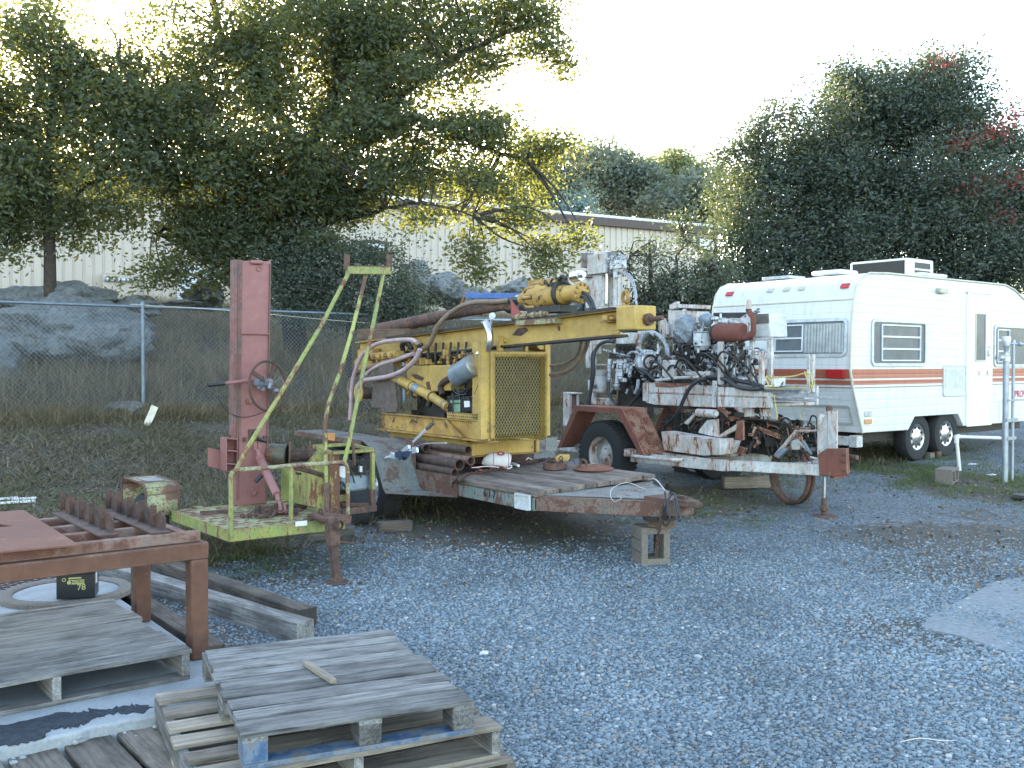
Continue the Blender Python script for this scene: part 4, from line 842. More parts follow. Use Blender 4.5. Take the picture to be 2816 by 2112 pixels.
p = CF.P(2155, 760, u=.5); mb = MB(); mb.box((.5, p.y, T_ + .03), (.4, .5, .05)); mb.build('roof_vent', M['alu'], ct, .01)
for x, y in ((2525.5, 1221), (2604.6, 1204)):
    p = CF.P(x, y, v=.06); g_ = CF.W((p.x, .15, 0)); zg = ter(g_.x, g_.y) - gz; wheel(ct, (p.x, .17, zg + .345), (0, -1, 0), .345, .21, .19, M['alu'], M['chrome'], tread=False)
    wheel(ct, (p.x, 2.25, zg + .345), (0, 1, 0), .345, .21, .19, M['alu'], None, tread=False)
p = sp(2140, 982); text('maker_lettering', 'PROWLER', .155, M['redink'], ct, (p[0] + .02, -.004, p[1] - .0), (1, 0, 0), align='LEFT')
mb = MB(); ring(mb, side, sp(2035, 1100)[0], sp(2035, 1165)[1], 5.1, sp(2035, 1020)[1], .01, .02, .012); mb.build('storage_door', M['siding'], ct)
# small chocks and bits under the camper
for lab, px, py, sz in (('pale wooden chock in front of the camper tyres', 2557, 1262, (.10, .09, .09)), ('reddish wooden chock between the two camper tyres', 2577, 1258, (.10, .09, .09))):
    g_ = G(px, py); mb = MB(); mb.box((0, 0, sz[2] / 2), sz, .5); o = mb.build('wheel_chock', M['wood_pale'] if 'pale' in lab else M['wood_brown'], None, .004); o.location = g_; tag(o, lab, 'chock', 'wheel chocks by the camper')
# ================================================================ hook-up pipes at the right
Z4 = ZM(2450, 850, .3315)
g_ = G(2773, 1325); UF = Fr(tuple(g_), (.788, .616)); up = thing('hookup_post', 'tall galvanised hook-up pipes with a valve standing in the grass before the camper', 'pipe stand', UF)
def ups(x, y): return pt(UF, Z4, x, y, 0.0)
mb = MB(); a = ups(945, 1425); b = ups(955, 420); mb.cyl((a.x, 0, -.05), (a.x, 0, b.z), .036, n=14); mb.build('main_pipe', M['galv'], up)
mb = MB(); c = ups(960, 260); mb.cyl((a.x, 0, b.z), (a.x, 0, c.z), .022); mb.lathe([(.05, 0), (.05, .06), (.03, .08), (.03, .16), (.045, .18), (.045, .22)], (a.x, 0, b.z - .02)); mb.cyl((a.x - .18, 0, b.z + .02), (a.x, 0, b.z + .02), .018); mb.lathe([(.045, 0), (.045, .03)], (a.x - .2, 0, b.z + .02), (1, 0, 0)); mb.lathe([(.05, 0), (.055, .05), (.05, .09)], (a.x, 0, c.z - .04)); mb.build('valve', M['alu'], up)
mb = MB(); d = ups(1005, 1440); e = ups(1030, 290); mb.cyl((d.x, 0, -.05), (d.x, 0, e.z), .019, n=12); mb.cyl((d.x, 0, e.z), (d.x, 0, e.z + .05), .026, n=12); mb.build('thin_pipe', M['galv'], up)
mb = MB(); e2 = ups(1104, 290); mb.cyl((a.x, 0, e.z), (e2.x + .3, 0, e.z), .014); mb.cyl((d.x + .12, 0, e.z), (d.x + .18, 0, e.z), .03); mb.build('cross_pipe', M['galv'], up)
mb = MB(); e = ups(980, 905); mb.b2((a.x - .05, -.045, e.z - .04), (d.x + .04, -.03, e.z + .0)); e = ups(980, 755); mb.b2((a.x - .02, -.045, e.z - .012), (a.x + .9, -.03, e.z + .012)); e = ups(980, 1070); mb.b2((a.x - .02, -.04, e.z - .02), (d.x + .02, -.02, e.z + .02)); mb.build('strap', M['galv'], up)
g2 = G(2645, 1315); PF = Fr(tuple(g2), (.788, .616)); pp = thing('drain_pipe', 'white plastic drain pipe on a short leg rising from a concrete block', 'pipe', PF)
a = pt(PF, Z4, 570, 1370, 0.0); b = pt(PF, Z4, 545, 1060, 0.0); c = pt(PF, Z4, 905, 1070, 0.0)
mb = MB(); mb.tube([(a.x, 0, .1), (b.x, 0, b.z - .03), (b.x + .03, 0, b.z), (c.x, 0, c.z)], .022, 12); mb.build('pipe', M['white'], pp); mb = MB(); mb.cyl((b.x, 0, b.z - .08), (b.x, 0, b.z + .02), .029); mb.cyl((b.x - .02, 0, b.z), (b.x + .07, 0, b.z), .029); mb.build('elbow', M['white'], pp)
def cmu(mb, L, D_, H, n=1, holes='x'):
    """hollow block: holes run along y"""
    t = .035; mb.b2((0, 0, 0), (L, D_, t)); mb.b2((0, 0, H - t), (L, D_, H))
    for k in range(n + 1): x = k * (L - t) / n; mb.b2((x, 0.001, t), (x + t, D_ - .001, H - t))
mb = MB(); cmu(mb, .40, .2, .19, 2); o = mb.build('concrete_block', M['block'], None, .004); o.location = G(2618, 1335); o.rotation_euler = (0, 0, .95); tag(o, 'low hollow concrete block in the grass holding up the white drain pipe', 'concrete block')
# ================================================================ flatbed trailer carrying the yellow drill rig
ZA = ZM(950, 750, .3014); ZB = ZM(1000, 1130, .42948); ZC = ZM(1350, 750, .24864); ZL = ZM(500, 1150, .30136); ZD = ZM(1250, 1200, .21248); ZE = ZM(1020, 1150, .12658)
YF = Fr((.179, 8.39, .119), (.58, -.814)); yt = thing('flatbed_trailer', 'rusty teal flatbed trailer with a plank deck carrying the yellow drill rig', 'trailer', YF)
dz = lambda v: .535 + .047 * v
mb = MB(); v = 0
while v < 1.38:
    w_ = random.uniform(.135, .15); e = random.uniform(-.02, .02); a, b = v + .003, min(v + w_ - .003, 1.41)
    mb.add([(-3.7, a, dz(a) - .04), (e, a, dz(a) - .04), (e, b, dz(b) - .04), (-3.7, b, dz(b) - .04), (-3.7, a, dz(a)), (e, a, dz(a)), (e, b, dz(b)), (-3.7, b, dz(b))], [(3, 2, 1, 0), (4, 5, 6, 7), (0, 1, 5, 4), (1, 2, 6, 5), (2, 3, 7, 6), (3, 0, 4, 7)], [(x, y, z) for z in (0, .04) for x, y in ((0, 0), (3.7, 0), (3.7, .15), (0, .15))]); v += w_
mb.build('plank_deck', M['wood_deck'], yt, .003)
mb = MB(); mb.b2((-3.7, .012, .375), (-.01, .03, .49)); mb.b2((-3.7, .03, .475), (-.01, .07, .49)); mb.b2((-3.7, .03, .375), (-.01, .07, .39)); mb.b2((-3.7, 1.36, .40), (-.01, 1.40, .535))
for u in (-.06, -.9, -1.8, -2.7, -3.6): mb.b2((u, .07, .40), (u + .05, 1.36, .49))
mb.build('side_rail', M['teal'], yt)
p = pt(YF, ZB, 800, 535, 0.0); text('stencilled_number', '6 1 7', .095, M['ink'], yt, (p.x, .008, p.z + .002), (1, 0, .0), ext=.002)
# draw bar, gussets, coupler
mb = MB(); mb.bar((-.02, .06, .437), (1.0, .60, .46), .06, .125); mb.bar((-.02, 1.34, .46), (1.0, .72, .46), .06, .125); mb.b2((.78, .55, .42), (1.12, .78, .55)); mb.b2((-.03, .06, .40), (.02, 1.35, .5)); mb.build('draw_bar', M['teal_brown'], yt, .004)
mb = MB(); mb.prism([(.03, .10, .503), (.03, 1.30, .535), (.62, 1.0, .53), (.9, .68, .52)], (0, 0, .006)); mb.build('tread_plate', M['teal_plate'], yt)
mb = MB(); a = pt(YF, ZB, 975, 575, -.002); b = pt(YF, ZB, 1065, 575, -.002); ring(mb, lambda x, y, c: V((x, -c, y)), a.x, .375, b.x + .01, .51, .012, .014, .02); panel(mb, lambda x, y, c: V((x, -c, y)), a.x + .012, .387, b.x - .0, .498, .006, 0, .006); mb.build('marker_frame', plain('pale_marker', (.55, .57, .57), .5, 0, .3, 20), yt)
mb = MB(); mb.prism([(1.0, .57, .49), (1.22, .6, .50), (1.30, .66, .50), (1.22, .72, .50), (1.0, .75, .49)], (0, 0, .055)); mb.blob((1.27, .66, .52), (.05, .04, .035), 3, .1, 2); mb.box((1.1, .66, .56), (.12, .04, .04)); mb.build('coupler', M['rust'], yt, .008)
mb = MB(); mb.b2((.82, .5, .36), (.98, .78, .40)); mb.b2((.75, .56, .385), (1.05, .74, .40)); mb.build('jack_bracket', M['grease'], yt)
# fenders: long tread plate shelf with a sloping front sheet
for s, nm in ((1, 0), (-1, 1)):
    f = (lambda v: v) if s > 0 else (lambda v: 1.41 - v)
    mb = MB(); P_ = [(-4.05, .855), (-2.35, .845), (-2.2, .80), (-2.08, .70), (-1.90, .40), (-1.84, .36)]
    for (u0, w0), (u1, w1) in zip(P_, P_[1:]): mb.add([(u0, f(-.42), w0), (u1, f(-.42), w1), (u1, f(0), w1 + .0), (u0, f(0), w0), (u0, f(-.42), w0 - .006), (u1, f(-.42), w1 - .006), (u1, f(0), w1 - .006), (u0, f(0), w0 - .006)], [(0, 1, 2, 3), (7, 6, 5, 4), (0, 4, 5, 1), (3, 2, 6, 7)])
    mb.prism([(-1.86, f(-.42), .358), (-1.84, f(0), .36), (-1.2, f(.0), .362), (-1.3, f(-.06), .36)], (0, 0, .006))
    fe = mb.build('fender', M['teal_plate'], yt)
    mb = MB(); mb.b2((-4.05, f(-.425), .80), (-2.36, f(-.418), .848)); mb.b2((-2.0, f(-.01), .36), (-1.2, f(.005), .56)); mb.b2((-4.05, f(-.01), .36), (-2.0, f(.005), .84)); mb.build('fender_skirt', M['teal_brown'], fe)
for u in (-2.42, -3.25):
    for v, ax in ((-.2, (0, -1, 0)), (1.61, (0, 1, 0))): wheel(yt, (u, v, .345), ax, .36, .22, .19, M['alu'])
mb = MB(); mb.cyl((-2.42, 0, .345), (-2.42, 1.4, .345), .04); mb.cyl((-3.25, 0, .345), (-3.25, 1.4, .345), .04); mb.build('axle', M['grease'], yt)
mb = MB(); a = pt(YF, ZL, 1335, 165, -.43); mb.b2((a.x, -.435, a.z - .04), (a.x + .16, -.425, a.z + .04)); mb.build('side_marker', M['amber'], yt)
mb = MB(); hs(mb, YF, ZB, [(1930, 520, .55), (1935, 600, .5), (1915, 700, .52), (1935, 735, .5), (1960, 690, .5), (1945, 600, .5), (1980, 525, .55), (2010, 600, .52), (2030, 690, .5), (2005, 690, .5), (1985, 560, .52)], .5, .009); mb.build('power_cable', M['hose'], yt)
mb = MB(); hs(mb, YF, ZB, [(1800, 500, .6), (1690, 460, .5), (1600, 490, .35), (1580, 540, .3), (1605, 580, .3), (1650, 560, .32), (1625, 545, .33)], .5, .003); hs(mb, YF, ZB, [(1820, 440, .8), (1870, 440, .75), (1930, 510, .6)], .7, .006); mb.build('loose_wire', M['alu'], yt)
mb = MB(); link_chain(mb, [(1.0, .56, .5), (1.03, .50, .40), (.99, .5, .2), (.98, .49, .06)], .006, .04); mb.build('safety_chain', M['rust_dark'], yt)
# supports
mb = MB(); cmu_h = .30
def cinder(u, v, w, L, D_, H): 
    t = .055; mb.b2((u, v, w), (u + L, v + D_, w + t)); mb.b2((u, v, w + H - t), (u + L, v + D_, w + H)); mb.b2((u + .002, v, w + t), (u + .002 + t, v + D_, w + H - t)); mb.b2((u + L - t - .002, v, w + t), (u + L - .002, v + D_, w + H - t))
o = thing('concrete_block', 'upright hollow concrete block propping up the tongue of the flatbed trailer', 'concrete block', loc=G(1764, 1556) - V((0, 0, .004)), rz=.22)
cinder(0, 0, 0, .25, .24, .31); mb.build('block', M['block'], o, .004)
mb = MB()
for w in (.105, .205): mb.b2((-.002, .01, w), (-.0005, .235, w + .005))
mb.build('joint_lines', M['grease'], o)
mb = MB(); mb.box((0, 0, .031), (.17, .15, .06)); o = mb.build('wood_block', M['wood_brown'], None, .004); o.location = YF.W((.89, .64, .298)); o.rotation_euler = (0, 0, YF.ang - .1); tag(o, 'tan wood block between the concrete block and the trailer tongue', 'wood block')
mb = MB(); mb.box((0, 0, .045), (.32, .14, .09)); o = mb.build('wood_block', M['wood_dark'], None, .004); o.location = G(1085, 1462); o.rotation_euler = (0, 0, .35); tag(o, 'dark wooden block chocking the left tyre of the flatbed trailer', 'wood block')
# ---------------------------------------------------------------- drill rig on its skid
rg = thing('drill_rig', 'yellow hydraulic drill rig with a horizontal mast and mesh screen on the flatbed trailer', 'drill rig', YF)
Yl, Yd = M['yellow'], M['yellow_dirty']
mb = MB(); mb.b2((-1.68, .40, .70), (-1.60, 1.28, .83)); mb.b2((-1.69, .36, .69), (-1.57, 1.30, .70)); mb.b2((-1.69, .36, .83), (-1.57, 1.30, .842)); mb.b2((-3.3, .42, .70), (-1.68, .50, .85)); mb.b2((-3.3, 1.0, .70), (-1.68, 1.08, .85)); mb.b2((-1.60, 1.21, .70), (-1.57, 1.26, .83)); mb.b2((-1.60, .40, .70), (-1.57, .46, .83)); mb.build('base_frame', Yl, rg, .004)
mb = MB()
for u in (-1.95, -2.9): mb.b2((u, .1, .588), (u + .12, 1.38, .70))
mb.build('cross_beams', M['rust_dark'], rg, .004)
mb = MB()
for v in (.36, 1.02):
    mb.b2((-3.38, v, .885), (-1.16, v + .018, 1.055)); mb.b2((-3.45, v - .06, .868), (-1.12, v + .06, .885)); mb.b2((-3.38, v - .03, 1.055), (-1.16, v + .06, 1.068))
mb.b2((-3.4, .36, .885), (-3.33, 1.04, 1.05)); mb.bar((-1.95, .33, 1.05), (-1.6, .31, .89), .02, .03); mb.b2((-3.2, .4, .89), (-1.3, 1.0, .90)); mb.build('skid_frame', Yd, rg, .003)
# screen panel: bars plus expanded metal
U = -1.15; sc = MB(); sc.b2((U - .02, .35, .905), (U, .40, 1.75)); sc.b2((U - .02, 1.01, .905), (U, 1.075, 1.86)); sc.b2((U - .02, .40, 1.70), (U, 1.01, 1.75)); sc.b2((U - .3, .33, .885), (U - .02, .36, 1.86)); sc.b2((U - .06, .24, .90), (U - .02, .345, 1.84)); sc.b2((U - .4, 1.04, .9), (U - .02, 1.07, 1.86)); sc.b2((U - .04, .44, 1.75), (U - .0, .50, 1.90)); sc.b2((U - .04, .76, 1.75), (U, .80, 1.84)); sc.b2((U - .04, .50, 1.84), (U, .82, 1.87))
sc.build('screen_frame', Yl, rg, .003)
mb = MB(); nc, nr = 19, 15; a0, a1, c0, c1 = .375, 1.035, .875, 1.715
for j in range(nr * 2 + 1):
    w = c0 + (c1 - c0) * j / (nr * 2); pts = []
    for i in range(nc * 2 + 1): pts.append(V((U + .006 + .003 * (i % 2), a0 + (a1 - a0) * i / (nc * 2), w + (.5 if (i + j) % 2 else -.5) * (c1 - c0) / (nr * 2) * .98)))
    if j % 1 == 0: mb.tube(pts, .0042, 4)
mb.build('expanded_metal', M['yellow_mesh'], rg)
mb = MB(); mb.b2((U - .16, .40, .93), (U - .07, 1.0, 1.68)); mb.build('radiator', plain('dusty_radiator', (.05, .05, .045), .8, 0, .4, 25, .3), rg, .006)
mb = MB(); mb.cyl((U - .25, .98, 1.83), (U - .02, .98, 1.83), .062, n=20); mb.build('round_cap', Yl, rg, .006)
# mast
m0, m1, mv = -4.2, .57, .5
mb = MB(); mb.b2((m0, mv + .03, 1.86), (m1, mv + .045, 2.05)); mb.b2((m0, mv - .035, 2.05), (m1, mv + .13, 2.065)); mb.b2((m0, mv - .035, 1.845), (m1, mv + .13, 1.86))
mb.hexa([(-4.3, mv, 1.72), (-3.2, mv, 1.78), (-3.2, mv + .09, 1.78), (-4.3, mv + .09, 1.72), (-4.3, mv, 1.845), (-3.2, mv, 1.845), (-3.2, mv + .09, 1.845), (-4.3, mv + .09, 1.845)])
Mst = mb.build('mast', Yl, rg, .003); Mst.rotation_euler = (0, -.04, 0)
mb = MB(); mb.b2((m0 + .8, mv - .045, 2.058), (m1, mv + .135, 2.082)); mb.b2((m0 + .8, mv - .04, 1.832), (m1, mv + .135, 1.851)); o = mb.build('greasy_rail', M['grease'], Mst)
mb = MB(); mb.box((.68, mv + .05, 2.005), (.23, .24, .20)); e = mb.build('end_block', Yl, rg, .012)
mb = MB(); mb.cyl((.80, mv + .06, 1.99), (.84, mv + .06, 1.99), .05, n=8); mb.cyl((.84, mv + .06, 1.99), (.98, mv + .06, 2.0), .02, n=10); mb.build('threaded_rod', M['rust'], e)
mb = MB(); mb.torus((.55, mv + .05, 2.185), (.3, 1, 0), .05, .017); mb.cyl((.55, mv + .05, 2.10), (.55, mv + .05, 2.145), .03); mb.build('lifting_eye', Yd, e)
mb = MB(); a = pt(YF, ZC, 1210, 510, mv - .04); mb.b2((a.x - .0, mv - .05, a.z - .03), (a.x + .14, mv + .03, a.z - .02)); mb.b2((a.x + .03, mv - .05, a.z - .02), (a.x + .10, mv + .03, a.z + .03)); mb.cyl((a.x + .02, mv - .02, a.z), (a.x + .15, mv - .02, a.z), .014); mb.build('latch', Yd, rg, .003)
mb = MB(); pg(mb, YF, ZC, [(235, 690), (300, 615), (390, 605), (415, 640), (330, 700)], mv + .028, -.004); pg(mb, YF, ZC, [(740, 590), (765, 590), (765, 640), (745, 640)], mv + .028, -.004); mb.build('peeled_decal', M['rust_dark'], rg)
# drill head
mb = MB(); A_ = lambda x, y=0: V((x, .60, 2.25 + y)); mb.lathe([(0, -1.02), (.045, -1.02), (.075, -.93), (.09, -.82), (.085, -.78)], (0, .6, 2.25), (1, 0, 0), 20); mb.lathe([(.10, -.80), (.125, -.76), (.13, -.62), (.105, -.56), (.10, -.36), (.085, -.30), (.078, -.30), (.078, -.13), (.095, -.12), (.095, -.07), (0, -.07)], (0, .6, 2.26), (1, 0, 0), 24)
for k in range(8):
    t = 2 * math.pi * k / 8; mb.hose([(-.86, .6 + .085 * math.cos(t), 2.25 + .085 * math.sin(t)), (-.78, .6 + .12 * math.cos(t), 2.25 + .12 * math.sin(t)), (-.66, .6 + .125 * math.cos(t), 2.25 + .125 * math.sin(t))], .017)
for k in range(10): t = 2 * math.pi * k / 10; mb.cyl((-.075, .6 + .075 * math.cos(t), 2.26 + .075 * math.sin(t)), (-.055, .6 + .075 * math.cos(t), 2.26 + .075 * math.sin(t)), .011, n=6)
mb.box((-.70, .62, 2.37), (.24, .17, .09)); hd = mb.build('drill_head', Yd, rg, .004)
mb = MB(); mb.cyl((-1.06, .6, 2.25), (-.99, .6, 2.25), .046, n=18); mb.build('end_cap', M['cyan'], hd, .004)
mb = MB(); mb.torus((-.36, .6, 2.27), (1, 0, 0), .105, .025); mb.hose([(-.36, .56, 2.38), (-.30, .55, 2.42), (-.24, .55, 2.39)], .018); greeble(mb, (-.6, .5, 2.33), (-.4, .7, 2.4), 12, .02, .045); mb.box((-.52, .6, 2.13), (.5, .2, .06)); mb.box((-.75, .6, 2.16), (.35, .16, .05)); mb.build('clamp_band', M['grease'], hd)
mb = MB(); mb.cyl((-.23, .62, 2.41), (-.12, .62, 2.42), .05, n=18); mb.cyl((-.12, .62, 2.42), (-.075, .62, 2.425), .03, n=6); mb.build('filter_can', M['chrome'], hd, .004)
mb = MB(); hs(mb, YF, ZC, [(1000, 215), (1060, 240), (1110, 300), (1145, 400)], .6, .017); hs(mb, YF, ZC, [(1000, 265), (1040, 280), (1090, 340), (1120, 410)], .58, .015); mb.build('head_hoses', M['hose'], hd)
mb = MB(); pg(mb, YF, ZC, [(215, 300), (225, 480), (340, 455)], .47, .01); mb.build('red_guide_plate', M['red'], rg)
mb = MB(); a, b = pt(YF, ZC, 235, 500, .46), pt(YF, ZC, 620, 450, .46); mb.cyl(a, b, .022, n=8); 
for k in range(4): c = a.lerp(b, .2 + .22 * k); mb.cyl(c - V((.03, 0, 0)), c + V((.03, 0, .0)), .031, n=8)
mb.box(((a.x + b.x) / 2 + .1, .5, a.z - .05), (.62, .1, .05)); mb.build('feed_cylinder', M['lime_worn'], rg)
mb = MB(); a, b = pt(YF, ZA, 1055, 425, .62), pt(YF, ZA, 1560, 435, .62); mb.cyl(a, b, .011); mb.build('steel_rod', M['alu'], rg)
# blue rail, wood beam, brown pipe lying along the mast
mb = MB(); a, b = pt(YF, ZA, 1105, 208, .80), pt(YF, ZA, 1640, 215, .80); mb.bar(a, b, .05, .055); o = mb.build('blue_channel', M['blue'], rg, .004); mb = MB(); mb.bar(pt(YF, ZA, 1100, 190, .79), pt(YF, ZA, 1055, 300, .79), .03, .02); mb.build('strut', Yd, o)
mb = MB(); a, b = pt(YF, ZA, 95, 560, .52), pt(YF, ZA, 575, 560, .52); mb.bar(a + V((0, .08, 0)), b + V((0, .08, 0)), .14, .125); mb.build('timber_packer', M['wood_brown'], rg, .004)
mb = MB(); P_ = [pt(YF, ZA, x, y, .60) for x, y in ((300, 515), (560, 465), (850, 405), (880, 395), (1200, 340), (1480, 300))]; mb.tube(P_, [.072, .07, .07, .055, .05, .045], 16); mb.build('brown_drill_pipe', M['rust'], rg)
# hoses at the rear
mb = MB(); hs(mb, YF, ZA, [(655, 640), (600, 612), (480, 615), (300, 645), (160, 745), (95, 880), (60, 1020), (50, 1200), (40, 1340)], .3, .024, 10); hs(mb, YF, ZA, [(680, 700), (640, 790), (540, 885), (400, 945), (280, 965), (150, 990), (110, 1060)], .28, .027, 10); hs(mb, YF, ZA, [(620, 740), (480, 790), (330, 835), (230, 890), (190, 930)], .34, .022, 10); mb.build('pinkish_hoses', M['hose_pink'], rg)
mb = MB(); hs(mb, YF, ZA, [(700, 700, .42), (760, 660, .42), (800, 580, .42), (840, 490, .42), (930, 390, .46), (1060, 305, .5), (1200, 270, .52), (1350, 265, .54), (1500, 255, .56)], .45, .026, 10); hs(mb, YF, ZA, [(620, 735), (430, 790), (300, 830), (150, 895), (60, 960), (30, 1040), (40, 1120), (70, 1180)], .36, .02, 10); mb.build('tan_hoses', M['hose_brown'], rg)
mb = MB(); hs(mb, YF, ZA, [(1500, 255, .56), (1580, 250, .58), (1650, 230, .6)], .58, .04); mb.build('black_hose_sleeve', M['hose'], rg)
mb = MB(); mb.hose([(-3.0, .42, 1.78), (-2.98, .40, 1.84), (-2.9, .42, 1.86), (-2.86, .45, 1.80)], .03); greeble(mb, (-3.0, .4, 1.75), (-2.75, .5, 1.86), 10, .02, .04); mb.build('hose_clamp', M['grease'], rg)
# winch disc and drum
a = pt(YF, ZA, 125, 1095, .30); mb = MB(); mb.lathe([(.11, 0), (.115, .012), (.105, .02), (.05, .022), (0, .022)], a, (0, -1, 0), 28); d = mb.build('winch_disc', Yl, rg); mb = MB(); mb.cyl(a + V((0, .01, 0)), a + V((0, .3, 0)), .075, n=20); mb.lathe([(.11, 0), (.11, .015), (.05, .02)], a + V((0, .29, 0)), (0, -1, 0), 24); mb.build('winch_drum', M['rust_dark'], d)
mb = MB(); pg(mb, YF, ZA, [(305, 840), (425, 800), (470, 1230), (460, 1275), (335, 1285), (310, 1200)], .33, .03); pg(mb, YF, ZA, [(250, 1000), (300, 960), (325, 1240), (230, 1230)], .36, .03); mb.build('cloth_sleeve', M['cloth'], rg, .01)
mb = MB(); a, b = pt(YF, ZA, 215, 770, .36), pt(YF, ZA, 480, 745, .36); mb.cyl(a, b, .045, n=12)
for k in range(5): c = a.lerp(b, .1 + .2 * k); mb.cyl(c + V((0, 0, .0)), c + V((0, -.06, .0)), .022, n=10); mb.cyl(c, c + V((0, 0, -.07)), .02, n=8)
pg(mb, YF, ZA, [(110, 700), (250, 690), (250, 860), (110, 890)], .42, .1); mb.build('valve_bank', Yd, rg)
# tank, engine, cylinder, exhaust
mb = MB(); pg(mb, YF, ZA, [(560, 870), (600, 850), (950, 842), (975, 880), (960, 1075), (800, 1085), (560, 1010)], .40, .3); mb.build('fuel_tank', Yl, rg, .01)
mb = MB(); pg(mb, YF, ZA, [(600, 930), (650, 925), (720, 960), (700, 985), (640, 970)], .397, -.002); pg(mb, YF, ZA, [(735, 1000), (765, 990), (780, 1060), (775, 1130), (755, 1110)], .397, -.002); mb.build('paint_chips', M['rust_dark'], rg)
mb = MB(); a, b = pt(YF, ZA, 440, 950, .36), pt(YF, ZA, 790, 1130, .36); c = pt(YF, ZA, 935, 1225, .36); mb.cyl(a, b, .05, n=18); mb.cyl(a.lerp(b, .42), a.lerp(b, .50), .058, n=18); mb.cyl(a.lerp(b, .93), b, .06, n=18); mb.cyl(b, c, .046, n=18); mb.build('ram_cylinder', Yl, rg)
mb = MB(); a2 = a.lerp(b, .56); mb.cyl(a2, a.lerp(b, .70), .0515, n=18); mb.cyl(a.lerp(b, .16), a.lerp(b, .19), .054, n=18); mb.torus(b.lerp(c, .8), c - b, .047, .006); mb.build('cylinder_bands', M['grey'], rg)
mb = MB(); random.seed(21); greeble(mb, (-3.2, .45, .95), (-1.35, .95, 1.5), 90, .03, .09); mb.b2((-3.0, .6, .92), (-1.35, .95, 1.35)); mb.b2((-3.1, .9, .9), (-1.35, .96, 1.7)); mb.build('engine', M['grease'], rg)
mb = MB(); greeble(mb, (-2.75, .42, 1.5), (-1.6, .7, 1.76), 90, .03, .06); greeble(mb, (-3.3, .42, 1.3), (-2.8, .6, 1.75), 40, .03, .06); mb.build('hydraulic_fittings', Yd, rg)
mb = MB(); greeble(mb, (-2.75, .5, 1.5), (-1.6, .8, 1.75), 50, .03, .07)
for k in range(7): x = -2.7 + k * .15; mb.hose([(x, .5, 1.5), (x + .05, .45, 1.7), (x - .02, .5, 1.85)], .014)
mb.build('dark_fittings', M['grease'], rg)
a, b = pt(YF, ZA, 1010, 945, .34), pt(YF, ZA, 1190, 835, .34); ax = (b - a).normalized()
mb = MB(); mb.lathe([(0, 0), (.09, .0), (.115, .02), (.118, (b - a).length), (.124, (b - a).length + .004), (.118, (b - a).length + .01)], a, ax, 28); mf = mb.build('muffler', M['grey'], rg)
mb = MB(); mb.lathe([(0, 0), (.104, 0), (.116, -.008)], a + ax * ((b - a).length + .002), ax, 28); mb.build('muffler_end', plain('bare_metal_end', (.45, .42, .36), .4, .5, .4, 14), mf)
mb = MB(); hs(mb, YF, ZA, [(965, 955), (900, 990), (868, 1040), (885, 1110)], .38, .032, 12); mb.build('exhaust_elbow', M['rust_dark'], rg)
mb = MB(); hs(mb, YF, ZA, [(1215, 745), (1270, 725), (1315, 650), (1318, 560), (1290, 480), (1275, 455)], .33, .034, 14); mb.torus(pt(YF, ZA, 1272, 455, .33), (.15, 0, 1), .033, .007); ch = mb.build('exhaust_stack', M['chrome'], rg)
mb = MB(); a = pt(YF, ZA, 1340, 395, .33); mb.lathe([(0, -.004), (.034, -.004), (.034, .004), (0, .004)], a, (.5, -.8, .2), 18); mb.bar(a - V((.03, 0, .09)), a, .02, .012); mb.build('rain_flap', M['alu'], ch)
mb = MB(); pg(mb, YF, ZA, [(925, 1125), (1040, 1115), (1050, 1270), (935, 1270)], .36, .16); pg(mb, YF, ZA, [(1050, 1130), (1225, 1120), (1240, 1265), (1055, 1272)], .35, .18); bt_ = mb.build('battery', M['black'], rg, .006)
mb = MB(); pg(mb, YF, ZA, [(955, 1165), (1050, 1160), (1050, 1185), (960, 1190)], .358, -.002); pg(mb, YF, ZA, [(985, 1200), (1048, 1195), (1048, 1270), (990, 1270)], .358, -.002); mb.build('green_sticker', plain('green_sticker', (.20, .32, .22), .5, 0, .4, 40, 0), bt_)
mb = MB(); pg(mb, YF, ZA, [(1083, 1170), (1133, 1168), (1136, 1225), (1085, 1228)], .348, -.002); mb.build('white_sticker', M['white'], bt_)
mb = MB(); a = pt(YF, ZA, 925, 1300, .33); b = pt(YF, ZA, 1250, 1300, .33); H0 = pt(YF, ZA, 1000, 1332, .33).z; H1 = pt(YF, ZA, 1000, 1272, .33).z
mb.b2((a.x, .33, H0), (b.x, .335, H1)); mb.b2((a.x, .335, H0), (b.x, .56, H0 + .006)); tr = mb.build('battery_tray', Yl, rg, .001)
mb = MB()
for r_ in range(2):
    for k in range(17): x = a.x + .02 + k * (b.x - a.x - .03) / 17 + .008 * r_; mb.b2((x, .327, H0 + .022 + r_ * .03), (x + .011, .3295, H0 + .034 + r_ * .03))
mb.build('tray_holes', M['grease'], tr)
mb = MB()
for q in ([(980, 1100), (985, 1330)], [(1110, 1130), (1150, 1200), (1160, 1300), (1210, 1340)], [(965, 1040), (1010, 1100), (1090, 1110), (1120, 1050)], [(1180, 1110), (1210, 1030), (1240, 960)], [(1010, 1050), (1060, 1090), (1150, 1000), (1100, 960)]): hs(mb, YF, ZA, q, .335, .007)
mb.build('battery_cables', M['hose'], rg)
mb = MB(); hs(mb, YF, ZC, [(660, 1030, .9), (780, 1015, .85), (900, 960, .8), (970, 880, .7), (1000, 760, .6), (1050, 680, .55)], .8, .014); hs(mb, YF, ZC, [(660, 1130, .9), (780, 1110, .85), (900, 1050, .8), (980, 960, .75), (1050, 840, .7), (1090, 690, .55)], .8, .02); mb.build('hanging_hoses', M['hose_brown'], rg)
mb = MB(); fb(mb, YF, ZB, 1165, 170, 1240, 260, -1.0, .01); mb.build('tread_flap', M['teal_plate'], yt)
